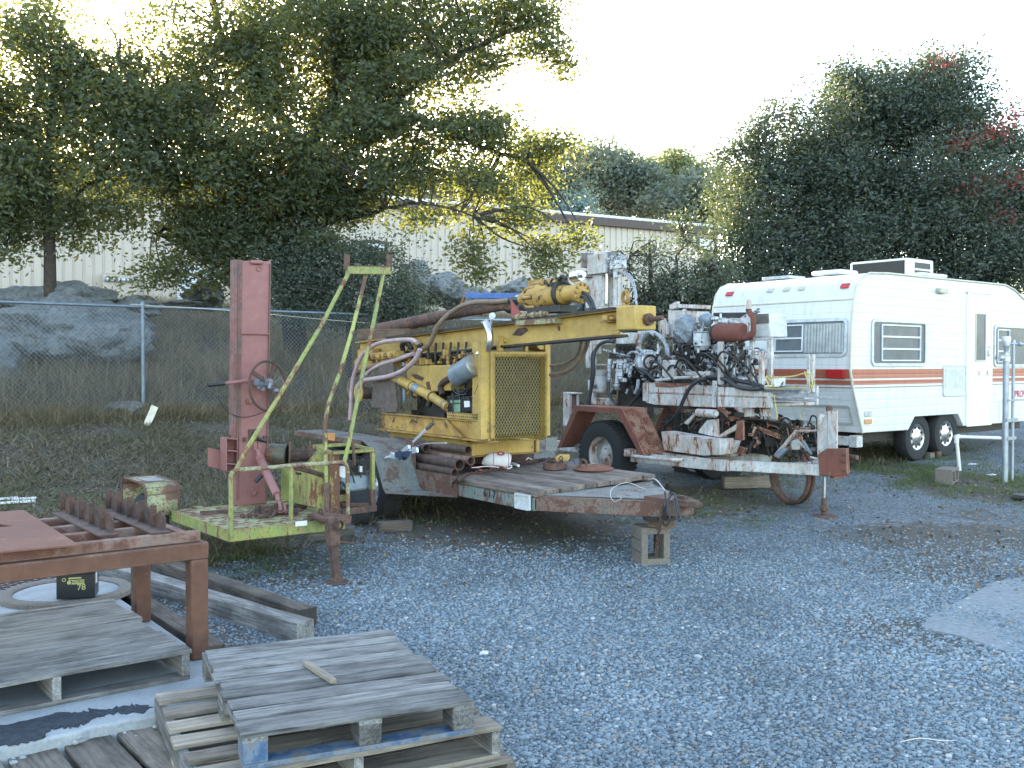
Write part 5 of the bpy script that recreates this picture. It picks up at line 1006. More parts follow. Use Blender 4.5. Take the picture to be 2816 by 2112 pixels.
# ---------------------------------------------------------------- loose things on the deck
pp_ = []
def dk(x, y, h=0): # deck point from the deck close-up
    w_ = .56
    for _ in range(4): p = pt(YF, ZD, x, y, w=w_ + h + .003); w_ = dz(min(1.41, max(0, p.y)))
    return p
labs = [('rusty steel pipe on top of the pile on the trailer deck, its open end facing the tongue', (680, 245), (1190, 545)), ]
ends = [((595, 720), .05, 'top rusty pipe of the pile on the trailer deck, shortest and nearest the fender'), ((2115, 700), .045, 'rusty pipe at the back of the deck pile just under the yellow skid'), ((2190, 940), .047, 'middle pipe of the deck pile reaching farthest toward the tongue'), ((1920, 1010), .058, 'thickest pipe at the front of the deck pile'), ]
for i, (x, y, v, r, Lg, lab) in enumerate(((1205, 660, .13, .042, 1.0, 'rusty pipe on the left of the deck pile, its end set back beside the fender'), (2115, 695, .26, .042, 1.5, 'rusty pipe at the back of the deck pile just under the yellow skid'), (2180, 930, .22, .045, 1.6, 'grey brown pipe of the deck pile lying between the thick one and the skid'), (1930, 1010, .12, .056, 1.7, 'thickest rusty pipe at the front of the deck pile, its open end above the chain'), (1880, 1085, .09, .04, 1.7, 'lowest rusty pipe of the deck pile, under the thickest one'))):
    e = pt(YF, ZE, x, y, v) if i < 4 else V((pt(YF, ZE, x, y, v).x, .06, .58))
    if i == 4: e.z = .578
    mb = MB(); mb.tube([(0, 0, 0), (-Lg, .02, .004)], r, 18, inner=r * .82); o = mb.build('steel_pipe', M['rust_dark'] if i != 2 else M['teal_brown'], None)
    o.location = YF.W(e); o.rotation_euler = (0, 0, YF.ang); tag(o, lab, 'pipe', 'steel pipes piled on the trailer deck')
# ratchet winch resting on the fender
wp = thing('hand_winch', 'shiny hand winch puller with its lever raised lying on the trailer fender', 'winch', YF)
q_ = lambda x, y, v=-.3: pt(YF, ZE, x, y, v)
mb = MB(); mb.bar(q_(910, 520), q_(1190, 250), .03, .006, (0, 1, 0)); mb.bar(q_(700, 720), q_(840, 620), .04, .03, (0, 1, 0)); mb.bar(q_(900, 720, -.3), q_(1015, 690, -.3), .02, .05); mb.bar(q_(440, 800), q_(520, 820), .03, .06); mb.bar(q_(510, 780), q_(860, 700), .012, .016); mb.build('lever', plain('zinc_plate', (.70, .74, .82), .25, .5, .15), wp, .003)
mb = MB(); mb.bar(q_(1200, 240), q_(1370, 95), .026, .02, (0, 1, 0)); mb.build('grip', M['cloth'], wp, .004)
mb = MB(); a = q_(690, 800); mb.lathe([(0, 0), (.05, 0), (.055, .02), (.02, .025), (.02, .06), (.05, .065), (0, .067)], a + V((0, .03, 0)), (0, -1, 0), 20); mb.bar(q_(540, 800, -.32), q_(860, 770, -.32), .02, .055); mb.build('drum', plain('navy_drum', (.05, .07, .13), .4, .3, .2), wp)
mb = MB(); link_chain(mb, [q_(400, 850), q_(280, 870), q_(150, 870), q_(100, 900)], .007, .04); mb.hose([q_(120, 890), q_(140, 840), q_(210, 850), q_(250, 880)], .012); mb.hose([q_(900, 650), q_(1100, 570), q_(1300, 545), q_(1650, 540)], .003, 5); mb.build('hook_chain', M['chrome'], wp)
# white printed jug-like sack
sk = thing('white_sack', 'crumpled white sack with a red printed emblem lying on the trailer deck', 'sack', loc=YF.W(dk(500, 425, .0)), rz=.08)
mb = MB(); mb.tube([(-.11, 0, .055), (-.08, 0, .075), (-.02, 0, .085), (.08, 0, .085), (.15, 0, .082), (.175, 0, .078)], [.012, .045, .082, .087, .085, .06], 24); o = mb.build('sack', plain('white_sack_cloth', (.62, .60, .58), .7, 0, .15, 12, .3), sk)
mb = MB(); mb.torus((.15, 0, .082), (1, 0, 0), .0855, .003, 28, 5); mb.build('stripe', M['redink'], o); mb = MB(); mb.torus((.0, 0, .085), (1, 0, 0), .0845, .003, 28, 5); mb.build('stripe', M['redink'], o)
mb = MB()
for k in range(9):
    t = 2 * math.pi * k / 9; c = V((.075, -.045, .163)); ex = V((1, 0, 0)); ey = V((0, .85, .52)); d = ex * math.cos(t) + ey * math.sin(t); mb.bar(c + d * .022, c + d * .04, .012, .004, (0, -.5, .86))
mb.torus((.075, -.045, .163), (0, -.5, .86), .022, .004, 18, 5); mb.build('emblem', M['redink'], o)
# chain, ring of links, lid with two handles
ch = thing('chain', 'rusty chain snaking across the trailer deck from its side hook to the round lid', 'chain', YF)
mb = MB(); link_chain(mb, [dk(60, 560, .03), dk(150, 500, .01), dk(400, 450, .012), dk(600, 420, .012), dk(740, 380, .015), dk(860, 345, .02), dk(1000, 325, .02), dk(1150, 300, .02), dk(1300, 290, .02), dk(1420, 300, .02)], .0085, .042); link_chain(mb, [dk(850, 360, .02), dk(950, 335, .04), dk(1080, 315, .03), dk(1180, 300, .05)], .0085, .042); link_chain(mb, [dk(60, 540, .03), (dk(60, 540).x, -.02, .5), (dk(60, 540).x - .01, -.03, .42)], .009, .045); mb.build('links', M['rust_dark'], ch)
mb = MB(); mb.tube([dk(740, 350, .03), dk(830, 380, .03)], .014, 10); mb.tube(spline([dk(690, 420, .03), dk(740, 400, .03), dk(720, 380, .03), dk(745, 375, .03)]), .006, 8); mb.tube(spline([dk(930, 300, .04), dk(960, 280, .05), dk(1000, 300, .04)]), .007, 8); mb.build('white_hook', M['white'], ch)
st = thing('ratchet_strap', 'tangled red and white straps lying in front of the white sack', 'strap', YF); mb = MB(); rs_ = random.Random(3)
for k in range(9): a = dk(200 + k * 50, 400 - rs_.random() * 30, .02 + rs_.random() * .03); b = dk(300 + k * 45, 440 - rs_.random() * 60, .015 + rs_.random() * .03); mb.bar(a, b, .03, .006)
mb.build('red_webbing', M['red'], st); mb = MB(); mb.bar(dk(220, 405, .05), dk(430, 385, .055), .02, .006); mb.build('white_tube', M['white'], st); mb = MB(); mb.bar(dk(430, 385, .055), dk(570, 400, .05), .02, .006); mb.build('white_tube', M['white'], st)
mb = MB(); p = dk(315, 345, .02); mb.box((0, 0, .015), (.12, .05, .03)); o = mb.build('wood_scrap', M['wood_brown'], None, .003); o.location = YF.W(dk(330, 348)); o.rotation_euler = (0, 0, YF.ang); tag(o, 'small orange wood offcut tucked between the pipes and the white sack', 'wood offcut')
c = dk(1300, 425); rgn = thing('steel_ring', 'thick rusty steel ring packed with scrap on the trailer deck left of the handled lid', 'ring', loc=YF.W(c), rz=YF.ang)
mb = MB(); mb.lathe([(.115, 0), (.12, .004), (.12, .062), (.115, .066), (.09, .066), (.085, .06), (.085, 0)], (0, 0, 0), (0, 0, 1), 32, close=True); r_ = mb.build('ring', M['rust'], rgn)
mb = MB(); random.seed(5); greeble(mb, (-.07, -.07, .03), (.07, .07, .10), 18, .015, .035); greeble(mb, (-.16, -.05, .01), (-.1, .1, .05), 8, .015, .03); mb.build('scrap', M['rust_dark'], r_)
mb = MB(); mb.prism([(0, 0, 0), (.14, -.02, .01), (.16, .05, .03), (.05, .06, .035)], (0, .01, .045)); o = mb.build('plate', M['yellow'], None, .004); o.location = YF.W(dk(1290, 330, .0)); o.rotation_euler = (0, 0, YF.ang + .8); tag(o, 'bent yellow steel plate lying behind the steel ring', 'plate')
c = dk(1800, 430); ld = thing('round_lid', 'round rusty steel lid with two loop handles on the trailer deck', 'lid', loc=YF.W(c), rz=YF.ang)
mb = MB(); mb.lathe([(0, 0), (.185, 0), (.195, .004), (.195, .018), (.185, .022), (.165, .024), (.16, .04), (.04, .042), (.035, .030), (0, .030)], (0, 0, 0), (0, 0, 1), 48); l_ = mb.build('lid', M['rust_plate'], ld)
for t in (-2.45, .25):
    d = V((math.cos(t - YF.ang), math.sin(t - YF.ang), 0)) * .14; e = V((-d.y, d.x, 0)).normalized() * .04; mb = MB(); mb.hose([d - e, d - e + V((0, 0, .085)), d + V((0, 0, .105)), d + e + V((0, 0, .085)), d + e], .012, 8); h = mb.build('handle', M['rust'], ld)
mb = MB(); p = YF.W(pt(YF, ZB, 745, 590, w=.30)); mb.box((0, 0, 0), (.10, .05, .03)); 
# ================================================================ white drilling rig on its own trailer
Za = ZM(1550, 670, .3165); Zb = ZM(1500, 1050, .4069); Zc = ZM(1750, 820, .16876); Zd = ZM(2000, 1080, .21097)
WF = Fr((3.2, 10.16, .18), (.554, -.833)); wt = thing('drill_trailer', 'rusty white drilling rig with a red rusted fender between the yellow rig and camper', 'drilling rig', WF)
Wr, Wc = M['white_rusty'], M['white_chip']
# chassis
mb = MB(); q = lambda x, y, v: pt(WF, Zb, x, y, v)
a, b = q(600, 530, -.62), q(990, 530, -.42); c, d = q(1250, 535, -.36), q(1830, 592, 0.0)
mb.bar((-2.3, -.60, .46), (-1.35, -.42, .45), .06, .11); mb.bar((-1.55, -.44, .455), (-.98, -.34, .455), .09, .125); mb.bar((-1.0, -.30, .455), (-.02, .0, .475), .09, .115); mb.bar((-1.0, .86, .455), (-.02, .22, .475), .09, .115)
mb.b2((-4.3, -.38, .40), (-1.5, -.28, .52)); mb.b2((-4.3, .88, .40), (-1.4, .98, .52)); mb.b2((-1.55, -.40, .39), (-1.45, .95, .5)); mb.b2((-3.2, -.28, .41), (-3.1, .9, .5)); mb.b2((-4.3, -.28, .41), (-4.2, .9, .5)); mb.b2((-.42, .02, .40), (-.34, .4, .52)); mb.build('chassis', Wr, wt, .005)
mb = MB(); pg(mb, WF, Zb, [(780, 335), (1075, 385), (1180, 385), (1175, 495), (1070, 500), (800, 465)], -.42, .22); mb.build('step_box', Wr, wt, .006)
# step in front of the wheel
mb = MB(); mb.hose([(-2.28, -.66, .50), (-2.24, -.72, .49), (-1.6, -.68, .49), (-1.5, -.52, .49)], .022); mb.b2((-2.33, -.7, .50), (-2.2, -.6, .56)); mb.prism([(-2.3, -.6, .41), (-1.6, -.5, .41), (-1.5, -.4, .41), (-2.3, -.4, .41)], (0, 0, .03)); mb.build('step', Wr, wt)
# fender
P_ = [(-3.72, .46), (-3.40, 1.01), (-3.36, 1.04), (-1.97, 1.04), (-1.92, 1.015), (-1.60, .50)]
for s in (0, 1):
    v0, v1 = (-.66, -.30) if s == 0 else (.90, 1.26); mb = MB(); P2 = [(-3.72, .47), (-3.38, 1.04), (-2.42, 1.045), (-1.93, 1.02)] if 0 else None
    O = [(-3.70, .47), (-3.36, 1.04), (-2.50, 1.04), (-2.12, .50)]; O = [(-3.72, .47), (-3.35, 1.04), (-2.42, 1.04), (-2.00, .50)]
    I = [(-3.66, .47), (-3.30, .97), (-2.50, .97), (-2.09, .50)]
    for k in range(3): mb.add([(O[k][0], v0, O[k][1]), (O[k + 1][0], v0, O[k + 1][1]), (O[k + 1][0], v1, O[k + 1][1]), (O[k][0], v1, O[k][1]), (I[k][0], v0, I[k][1]), (I[k + 1][0], v0, I[k + 1][1]), (I[k + 1][0], v1, I[k + 1][1] + .055), (I[k][0], v1, I[k][1] + .055)], [(0, 1, 2, 3), (7, 6, 5, 4), (0, 4, 5, 1), (3, 2, 6, 7)])
    fe = mb.build('fender', M['rust_red'], wt, .004)
    mb = MB()
    for k in range(12): v = v0 + .03 + k * (v1 - v0 - .05) / 12; mb.bar((-2.40, v, 1.025), (-1.995, v, .51), .010, .012, (1, 0, 1))
    mb.build('ribs', paint('ribbed_cream_and_rust', (.42, .28, .19), .5, 9, .8, (.26, .11, .07), 26, rc=(.22, .08, .05), edge=0), fe)
    wheel(wt, (-2.88, (v0 + v1) / 2 - .02, .40 + (.03 if s == 0 else -.03)), (0, -1 if s == 0 else 1, 0), .43, .26, .235, M['white_rusty'])
mb = MB(); mb.cyl((-2.88, -.5, .42), (-2.88, 1.1, .42), .045); mb.build('axle', M['grease'], wt)
# hitch, jack, brace
mb = MB(); pg(mb, WF, Zb, [(1835, 340), (1900, 200), (1960, 190), (1960, 450), (1890, 470), (1840, 620)], -.02, .02); pg(mb, WF, Zb, [(1905, 195), (1965, 195), (1965, 460), (1905, 470)], -.05, .03); pg(mb, WF, Zb, [(1835, 210), (1900, 195), (1895, 470), (1835, 500)], .10, .02); mb.b2((-.07, -.0, .45), (-.05, .12, 1.05)); mb.build('jack_housing', Wr, wt, .003)
mb = MB(); p = pt(WF, Zb, 1910, 185, 0.02); mb.cyl((p.x, .04, p.z - .02), (p.x, .04, p.z + .035), .035, n=12); mb.build('jack_cap', M['rust'], wt, .004)
mb = MB(); pg(mb, WF, Zb, [(1840, 490), (1900, 450), (2035, 450), (2040, 620), (1960, 640), (1850, 625)], -.06, .04); mb.b2((.10, -.02, .40), (.16, .16, .60)); pg(mb, WF, Zb, [(1960, 455), (2040, 455), (2038, 630), (1960, 640)], .12, .03); mb.b2((-.08, .0, .42), (.12, .12, .47)); hb = mb.build('hitch_plate', M['rust_red'], wt, .004)
mb = MB(); a = pt(WF, Zb, 1975, 500, .05); mb.cyl(a, a + V((.24, 0, 0)), .026, n=12)
for y in (490, 540, 600): c = pt(WF, Zb, 2015, y, -.062); mb.cyl(c, c - V((0, .015, 0)), .018, n=6)
mb.build('hitch_pin', M['rust'], hb)
mb = MB(); a = pt(WF, Zb, 1887, 640, .03); b = pt(WF, Zb, 1883, 820, .03); mb.cyl(a, b, .016, n=12); j = mb.build('jack_rod', M['chrome'], wt)
mb = MB(); mb.lathe([(0, 0), (.15, .0), (.14, .010), (.03, .014), (.03, .05), (.045, .06), (.045, .10), (.028, .11), (.028, .19), (0, .19)], (b.x, .03, -.005), (0, 0, 1), 20); mb.build('jack_foot', M['rust'], j)
mb = MB(); pg(mb, WF, Zb, [(1660, 400), (1700, 380), (1725, 420), (1720, 460), (1640, 460)], .05, .01); mb.bar(pt(WF, Zb, 1700, 390, .02), pt(WF, Zb, 1800, 490, .02), .018, .018); mb.bar(pt(WF, Zb, 1555, 500, -.04), pt(WF, Zb, 1700, 330, -.04), .035, .035); mb.bar(pt(WF, Zb, 1700, 330, .0), pt(WF, Zb, 1840, 330, .0), .03, .02); mb.bar(pt(WF, Zb, 1725, 370, .2), pt(WF, Zb, 1725, 500, .2), .03, .04); mb.build('brace', Wr, wt, .003)
mb = MB(); pg(mb, WF, Zb, [(1540, 490), (1600, 440), (1625, 460), (1570, 520)], -.07, .05); mb.build('brace_foot', M['grey'], wt, .006); mb = MB(); mb.bar(pt(WF, Zb, 1740, 400, .01), pt(WF, Zb, 1800, 490, .01), .026, .026); mb.build('brace_sleeve', M['grey'], wt, .006)
mb = MB(); random.seed(8); greeble(mb, (-1.1, .0, .55), (-.25, .5, .95), 70, .02, .07); mb.b2((-1.5, .2, .55), (-.7, .5, .9))
for k in range(9): a = pt(WF, Zb, 1330 + k * 18, 250 + k * 6, .05 * k); b = pt(WF, Zb, 1650 + k * 14, 290 + k * 22, .03 * k); mb.hose([a, a.lerp(b, .5) + V((0, 0, random.uniform(-.1, .08))), b], .010)
mb.build('hose_tangle', M['grease'], wt)
mb = MB(); greeble(mb, (-1.1, .0, .6), (-.3, .3, .95), 26, .02, .05); pg(mb, WF, Zb, [(1290, 270), (1335, 265), (1340, 390), (1280, 420)], -.1, .02); pg(mb, WF, Zb, [(1250, 470), (1290, 430), (1350, 450), (1330, 490)], -.12, .04); mb.bar(pt(WF, Zb, 1400, 300, .1), pt(WF, Zb, 1590, 370, .1), .04, .05); mb.bar(pt(WF, Zb, 1180, 250, .1), pt(WF, Zb, 1400, 235, .1), .06, .03); mb.build('rusty_brackets', M['rust_red'], wt)
mb = MB(); pg(mb, WF, Zb, [(1040, 320), (1090, 260), (1165, 250), (1170, 360), (1290, 285), (1280, 330), (1180, 380), (1030, 345)], -.2, .02); mb.b2((-2.0, -.1, .52), (-1.2, .9, .56)); pg(mb, WF, Zb, [(1180, 390), (1280, 400), (1250, 480), (1180, 495)], -.25, .1); pg(mb, WF, Zb, [(930, 280), (1000, 215), (1020, 215), (960, 290)], -.1, .02); pg(mb, WF, Zb, [(1330, 180), (1400, 180), (1395, 235), (1340, 240)], .0, .05); pg(mb, WF, Zb, [(1445, 180), (1490, 180), (1510, 235), (1460, 235)], .0, .05); mb.build('gusset_plates', Wr, wt, .003)
mb = MB(); a = pt(WF, Zb, 1640, 560, .12); mb.torus((a.x - .05, .2, .35), (.15, 1, 0), .30, .022, 36, 8); mb.torus((a.x - .05, .28, .35), (.15, 1, 0), .30, .022, 36, 8); mb.lathe([(.30, -.05), (.285, 0), (.30, .05)], (a.x - .05, .24, .35), (.15, 1, 0), 36); mb.build('rusty_hoop', M['rust'], wt)
# bed frames
mb = MB(); pg(mb, WF, Za, [(712, 1212), (790, 1205), (1290, 1235), (1330, 1240), (1335, 1425), (790, 1400), (712, 1380)], -.02, .04); mb.b2((-2.72, -.03, 1.205), (-1.55, -.01, 1.215)); mb.b2((-2.75, .02, 1.1), (-.72, .75, 1.14)); mb.b2((-2.75, .75, 1.1), (-.7, .79, 1.32)); mb.b2((-2.76, -.035, 1.1), (-2.66, .02, 1.33)); mb.build('bed_side', Wr, wt, .003)
mb = MB(); pg(mb, WF, Za, [(795, 1210), (1130, 1215), (1040, 1240), (930, 1250), (800, 1245)], -.022, -.003); mb.build('flaked_paint', M['rust_plate'], wt)
mb = MB(); pg(mb, WF, Za, [(1340, 1245), (1800, 1262), (1800, 1428), (1340, 1420)], -.06, .04); pg(mb, WF, Za, [(1290, 1190), (1318, 1190), (1312, 1425), (1282, 1422)], -.07, .03); mb.b2((-1.55, -.065, 1.20), (-.7, -.055, 1.208)); fb_ = mb.build('front_side', Wr, wt, .003)
mb = MB(); a, b = pt(WF, Za, 1165, 1468, -.1), pt(WF, Za, 1320, 1478, -.12); mb.cyl(a, b, .048, n=16); mb.cyl(b, b + V((.02, -.003, 0)), .035, n=16); mb.build('cross_tube', Wr, wt, .004)
mb = MB(); pg(mb, WF, Za, [(1725, 1262), (2145, 1268), (2135, 1303), (1725, 1296)], -.06, .06); mb.b2((-.9, -.05, 1.20), (-.2, .5, 1.215)); mb.build('platform', paint('flaked_black_and_white', (.10, .11, .12), .3, 6, .6, (.16, .17, .18), 20, rc=(.6, .6, .6), rc2=(.4, .4, .4)), wt, .003)
for x0, y0, x1, y1, v in ((1692, 940, 1722, 1285, -.05), (2110, 962, 2132, 1275, .1), (2138, 960, 2160, 1295, -.05), (1612, 828, 1640, 1190, .2), (1765, 828, 1800, 1230, .2), (1335, 850, 1368, 1225, .0)):
    mb = MB(); rb(mb, WF, Za, x0, y0, x1, y1, v, .05); mb.build('post', Wr, wt, .004)
mb = MB(); rb(mb, WF, Za, 1612, 818, 1802, 840, .2, .05); mb.build('top_rail', Wr, wt, .004)
mb = MB(); hs(mb, WF, Za, [(1755, 1160), (1800, 1165), (1900, 1160), (2000, 1152), (2080, 1130), (2150, 1125)], -.07, .008); hs(mb, WF, Za, [(1760, 1150), (1800, 1190), (1830, 1230), (1790, 1240), (1760, 1170), (1800, 1150)], -.08, .008); hs(mb, WF, Za, [(2110, 1120), (2150, 1150), (2160, 1250), (2100, 1140), (2095, 1110)], -.08, .007); hs(mb, WF, Za, [(1720, 1250), (1850, 1262), (2000, 1250), (2150, 1260)], -.08, .005); hs(mb, WF, Za, [(1830, 1310), (1840, 1400), (1855, 1480), (1850, 1530)], -.07, .006); hs(mb, WF, Za, [(2060, 1530), (2055, 1480), (2080, 1450), (2110, 1450)], .2, .004); mb.build('yellow_rope', M['rope'], wt)
# engine group
mb = MB(); pg(mb, WF, Za, [(958, 800), (1100, 830), (1105, 1000), (1100, 1060), (1010, 1060), (955, 940)], .22, .06); pg(mb, WF, Za, [(1000, 940), (1280, 930), (1275, 1105), (1050, 1105)], .26, .3); mb.b2((-2.1, .35, 1.45), (-1.7, .6, 1.9)); random.seed(13); greeble(mb, (-2.3, .22, 1.35), (-1.6, .4, 1.75), 50, .02, .06); mb.build('engine_block', M['grease'], wt, .004)
mb = MB()
for k in range(3): pg(mb, WF, Za, [(985, 1018 + k * 16), (1085, 1020 + k * 16), (1088, 1026 + k * 16), (988, 1024 + k * 16)], .21, .004)
c = pt(WF, Za, 1063, 953, .21); mb.lathe([(0, 0), (.02, 0), (.02, .004)], c, (0, -1, 0), 14); mb.build('panel_stripes', M['white'], wt)
mb = MB(); c = pt(WF, Za, 1055, 745, .16); mb.blob(c, (.14, .13, .19), 4, .22, 4, 2.5); bg_ = mb.build('bagged_air_filter', plain('crumpled_grey_plastic', (.22, .25, .28), .25, 0, .5, 14, .9), wt)
mb = MB(); random.seed(17)
for k in range(26):
    d = V([random.gauss(0, 1) for _ in range(3)]).normalized(); d.y = -abs(d.y); e = V([random.gauss(0, 1) for _ in range(3)]).normalized() * .07
    w = lambda z: c + V((z.x * .147, z.y * .137, z.z * .197)); mb.tube([w(d), w((d + e).normalized()), w((d + e * 2).normalized())], .003, 4)
mb.build('plastic_creases', M['alu'], bg_)
mb = MB(); a, b = pt(WF, Za, 1205, 770, .2), pt(WF, Za, 1200, 890, .2); mb.cyl(b, a, .105, .105, n=24); mb.cyl(b - V((0, 0, .05)), b, .07, .105, n=24); mb.torus(a, (0, 0, 1), .105, .008); mb.build('filter_housing', Wc, wt, .004)
mb = MB(); mb.bar(pt(WF, Za, 1215, 680, .08), pt(WF, Za, 1198, 830, .08), .008, .012); mb.build('strap', M['galv'], wt)
a, b = pt(WF, Za, 1335, 775, .18), pt(WF, Za, 1575, 775, .18); Lm = (b - a).length; ax = (b - a).normalized()
mb = MB(); mb.lathe([(0, 0), (.10, .0), (.112, .02), (.112, Lm - .04), (.095, Lm - .005), (0, Lm)], a, ax, 28); mf = mb.build('muffler', M['rust_pipe'], wt)
mb = MB(); mb.lathe([(0, -.03), (.10, -.03), (.106, .0), (.0, .0)], a, ax, 24); mb.cyl(a - ax * .1, a, .04); mb.build('muffler_end', M['grease'], mf)
mb = MB(); hs(mb, WF, Za, [(1560, 820), (1610, 815), (1645, 780), (1648, 700), (1645, 640), (1620, 605), (1608, 580)], .16, .032, 14); mb.build('exhaust_elbow', M['rust_pipe'], mf)
mb = MB(); mb.cyl(pt(WF, Za, 1608, 570, .16), pt(WF, Za, 1608, 500, .16), .032, n=16); mb.lathe([(.024, 0), (.024, .02), (0, .02)], pt(WF, Za, 1608, 500, .16)); mb.build('stack_pipe', plain('beige_stack', (.50, .42, .36), .7, 0, .3, 20), wt, .003); mb = MB(); mb.cyl(pt(WF, Za, 1608, 588, .16), pt(WF, Za, 1608, 568, .16), .034, n=16); mb.build('stack_collar', M['grease'], wt)
mb = MB(); pg(mb, WF, Za, [(1525, 650), (1600, 600), (1615, 610), (1608, 760), (1580, 800), (1560, 700)], .22, .02); pg(mb, WF, Za, [(1640, 590), (1690, 560), (1695, 590), (1660, 612)], .14, .03); mb.build('heat_shield', Wc, wt, .003)
mb = MB(); pg(mb, WF, Za, [(1295, 600), (1590, 596), (1590, 650), (1300, 640)], .30, .25); mb.build('dark_cowl', M['grease'], wt, .01)
mb = MB(); pg(mb, WF, Za, [(1300, 640), (1520, 655), (1525, 692), (1310, 685)], .24, .12); greeble(mb, (-1.9, .24, 2.02), (-1.5, .4, 2.08), 14, .02, .04); mb.build('rocker_cover', Wc, wt, .006)
mb = MB(); c = pt(WF, Za, 1240, 660, .2); mb.blob(c, (.09, .09, .09), 7, .15, 3); mb.build('air_cap', M['grey'], wt); mb = MB(); greeble(mb, (c.x - .2, .18, c.z - .2), (c.x + .25, .3, c.z + .05), 30, .02, .05); mb.build('intake_fittings', Wc, wt)
rm = paint('tank_paint', (.62, .63, .62), .3, 3, .5, (.5, .5, .48), 14, rc=(.16, .14, .12), rc2=(.12, .10, .09))
mb = MB(); pg(mb, WF, Za, [(1645, 605), (1785, 602), (1795, 815), (1640, 820)], .38, .3); mb.build('radiator_tank', rm, wt, .02); mb = MB(); pg(mb, WF, Za, [(1650, 612), (1782, 608), (1785, 690), (1660, 700)], .377, -.003); mb.build('tank_stain', plain('brown_tank_patch', (.15, .135, .115), .8, 0, .4, 12), wt)
# bell housing and castings
mb = MB(); c = pt(WF, Za, 1480, 1030, .3); mb.lathe([(0, -.02), (.10, -.02), (.12, .02), (.16, .06), (.20, .12), (.215, .20), (.23, .22), (.23, .25), (.2, .26)], c - V((.17, 0, 0)), (1, 0, 0), 32); greeble(mb, (c.x - .3, .12, c.z - .2), (c.x + .05, .35, c.z + .22), 50, .02, .06); mb.torus(c + V((.04, -.02, 0)), (1, 0, .05), .2, .014); mb.build('bell_housing', Wc, wt)
mb = MB(); pg(mb, WF, Za, [(1275, 880), (1330, 870), (1335, 1160), (1230, 1150), (1275, 1050)], .3, .2); mb.b2((-1.95, .3, 1.3), (-1.1, .7, 1.42)); mb.build('casting', Wc, wt, .01)
mb = MB(); greeble(mb, (-1.6, .15, 1.55), (-1.3, .3, 1.8), 14, .02, .05); pg(mb, WF, Za, [(1390, 960), (1440, 950), (1445, 990), (1400, 1000)], .14, .03); mb.build('oily_fittings', M['grease'], wt)
mb = MB(); random.seed(44); greeble(mb, (-2.9, .06, 1.36), (-1.0, .34, 1.85), 90, .02, .055); mb.build('small_fittings', Wc, wt)
mb = MB(); greeble(mb, (-2.9, .04, 1.34), (-1.0, .3, 1.8), 80, .02, .06); greeble(mb, (-2.7, -.02, .62), (-.7, .5, 1.06), 90, .025, .08)
for k in range(12): a = V((random.uniform(-2.9, -1.2), random.uniform(-.02, .2), random.uniform(1.3, 1.6))); mb.hose([a, a + V((.2, -.06, .12)), a + V((.45, -.05, -.05)), a + V((.6, .02, -.3))], .012, 7, 5)
mb.build('oily_parts', M['grease'], wt)
# hopper, small pipe frame
mb = MB(); pg(mb, WF, Za, [(905, 575), (1140, 585), (1145, 660), (1140, 690), (1000, 810), (905, 815)], .35, .25); hp = mb.build('hopper', Wr, wt, .006)
mb = MB(); pg(mb, WF, Za, [(915, 530), (985, 500), (990, 560), (920, 575)], .32, .05); pg(mb, WF, Za, [(985, 525), (1155, 530), (1150, 565), (985, 558)], .32, .25); mb.b2((-2.42, .33, 2.08), (-2.38, .36, 2.22)); rb(mb, WF, Za, 1030, 565, 1062, 640, .335, .02); mb.build('hopper_lid', Wr, hp, .004)
mb = MB(); mb.cyl(pt(WF, Za, 745, 648, .3), pt(WF, Za, 880, 660, .3), .022); mb.cyl(pt(WF, Za, 830, 660, .3), pt(WF, Za, 832, 760, .3), .01); mb.lathe([(.05, -.2), (.05, .0), (.03, .02)], pt(WF, Za, 870, 680, .3), (0, 0, 1), 14)
for x in (855, 885): rb(mb, WF, Za, x, 690, x + 18, 790, .28, .03)
mb.build('side_bracket', Wr, wt)
# motor drum and casings on the left half
mb = MB(); c = pt(WF, Za, 760, 1030, .12); mb.lathe([(0, 0), (.045, 0), (.05, -.02), (.10, -.03), (.115, -.05), (.12, -.08), (.16, -.1), (.165, -.3), (.14, -.34)], c, (.85, -.5, 0), 30); dm = mb.build('motor_drum', Wc, wt)
mb = MB(); mb.torus(c - V((.02, -.01, 0)), (.85, -.5, 0), .085, .016); mb.cyl(c, c + V((.06, -.035, 0)), .03, n=10); mb.build('drum_shaft', M['rust_dark'], dm)
mb = MB(); pg(mb, WF, Za, [(855, 1010), (965, 1010), (972, 1165), (850, 1170)], .05, .2); mb.build('gear_casing', Wr, wt, .012); mb = MB(); pg(mb, WF, Za, [(640, 760), (700, 740), (720, 800), (650, 830)], .2, .05); mb.build('hose_guard', Wr, wt, .012)
mb = MB(); mb.tube([pt(WF, Za, 1040, 1135, .1), pt(WF, Za, 1290, 1130, .1)], .035, 12); mb.tube([pt(WF, Za, 800, 1190, .0), pt(WF, Za, 1000, 1165, .0), pt(WF, Za, 1200, 1158, .0)], .02, 10); mb.build('pipe_run', Wr, wt)
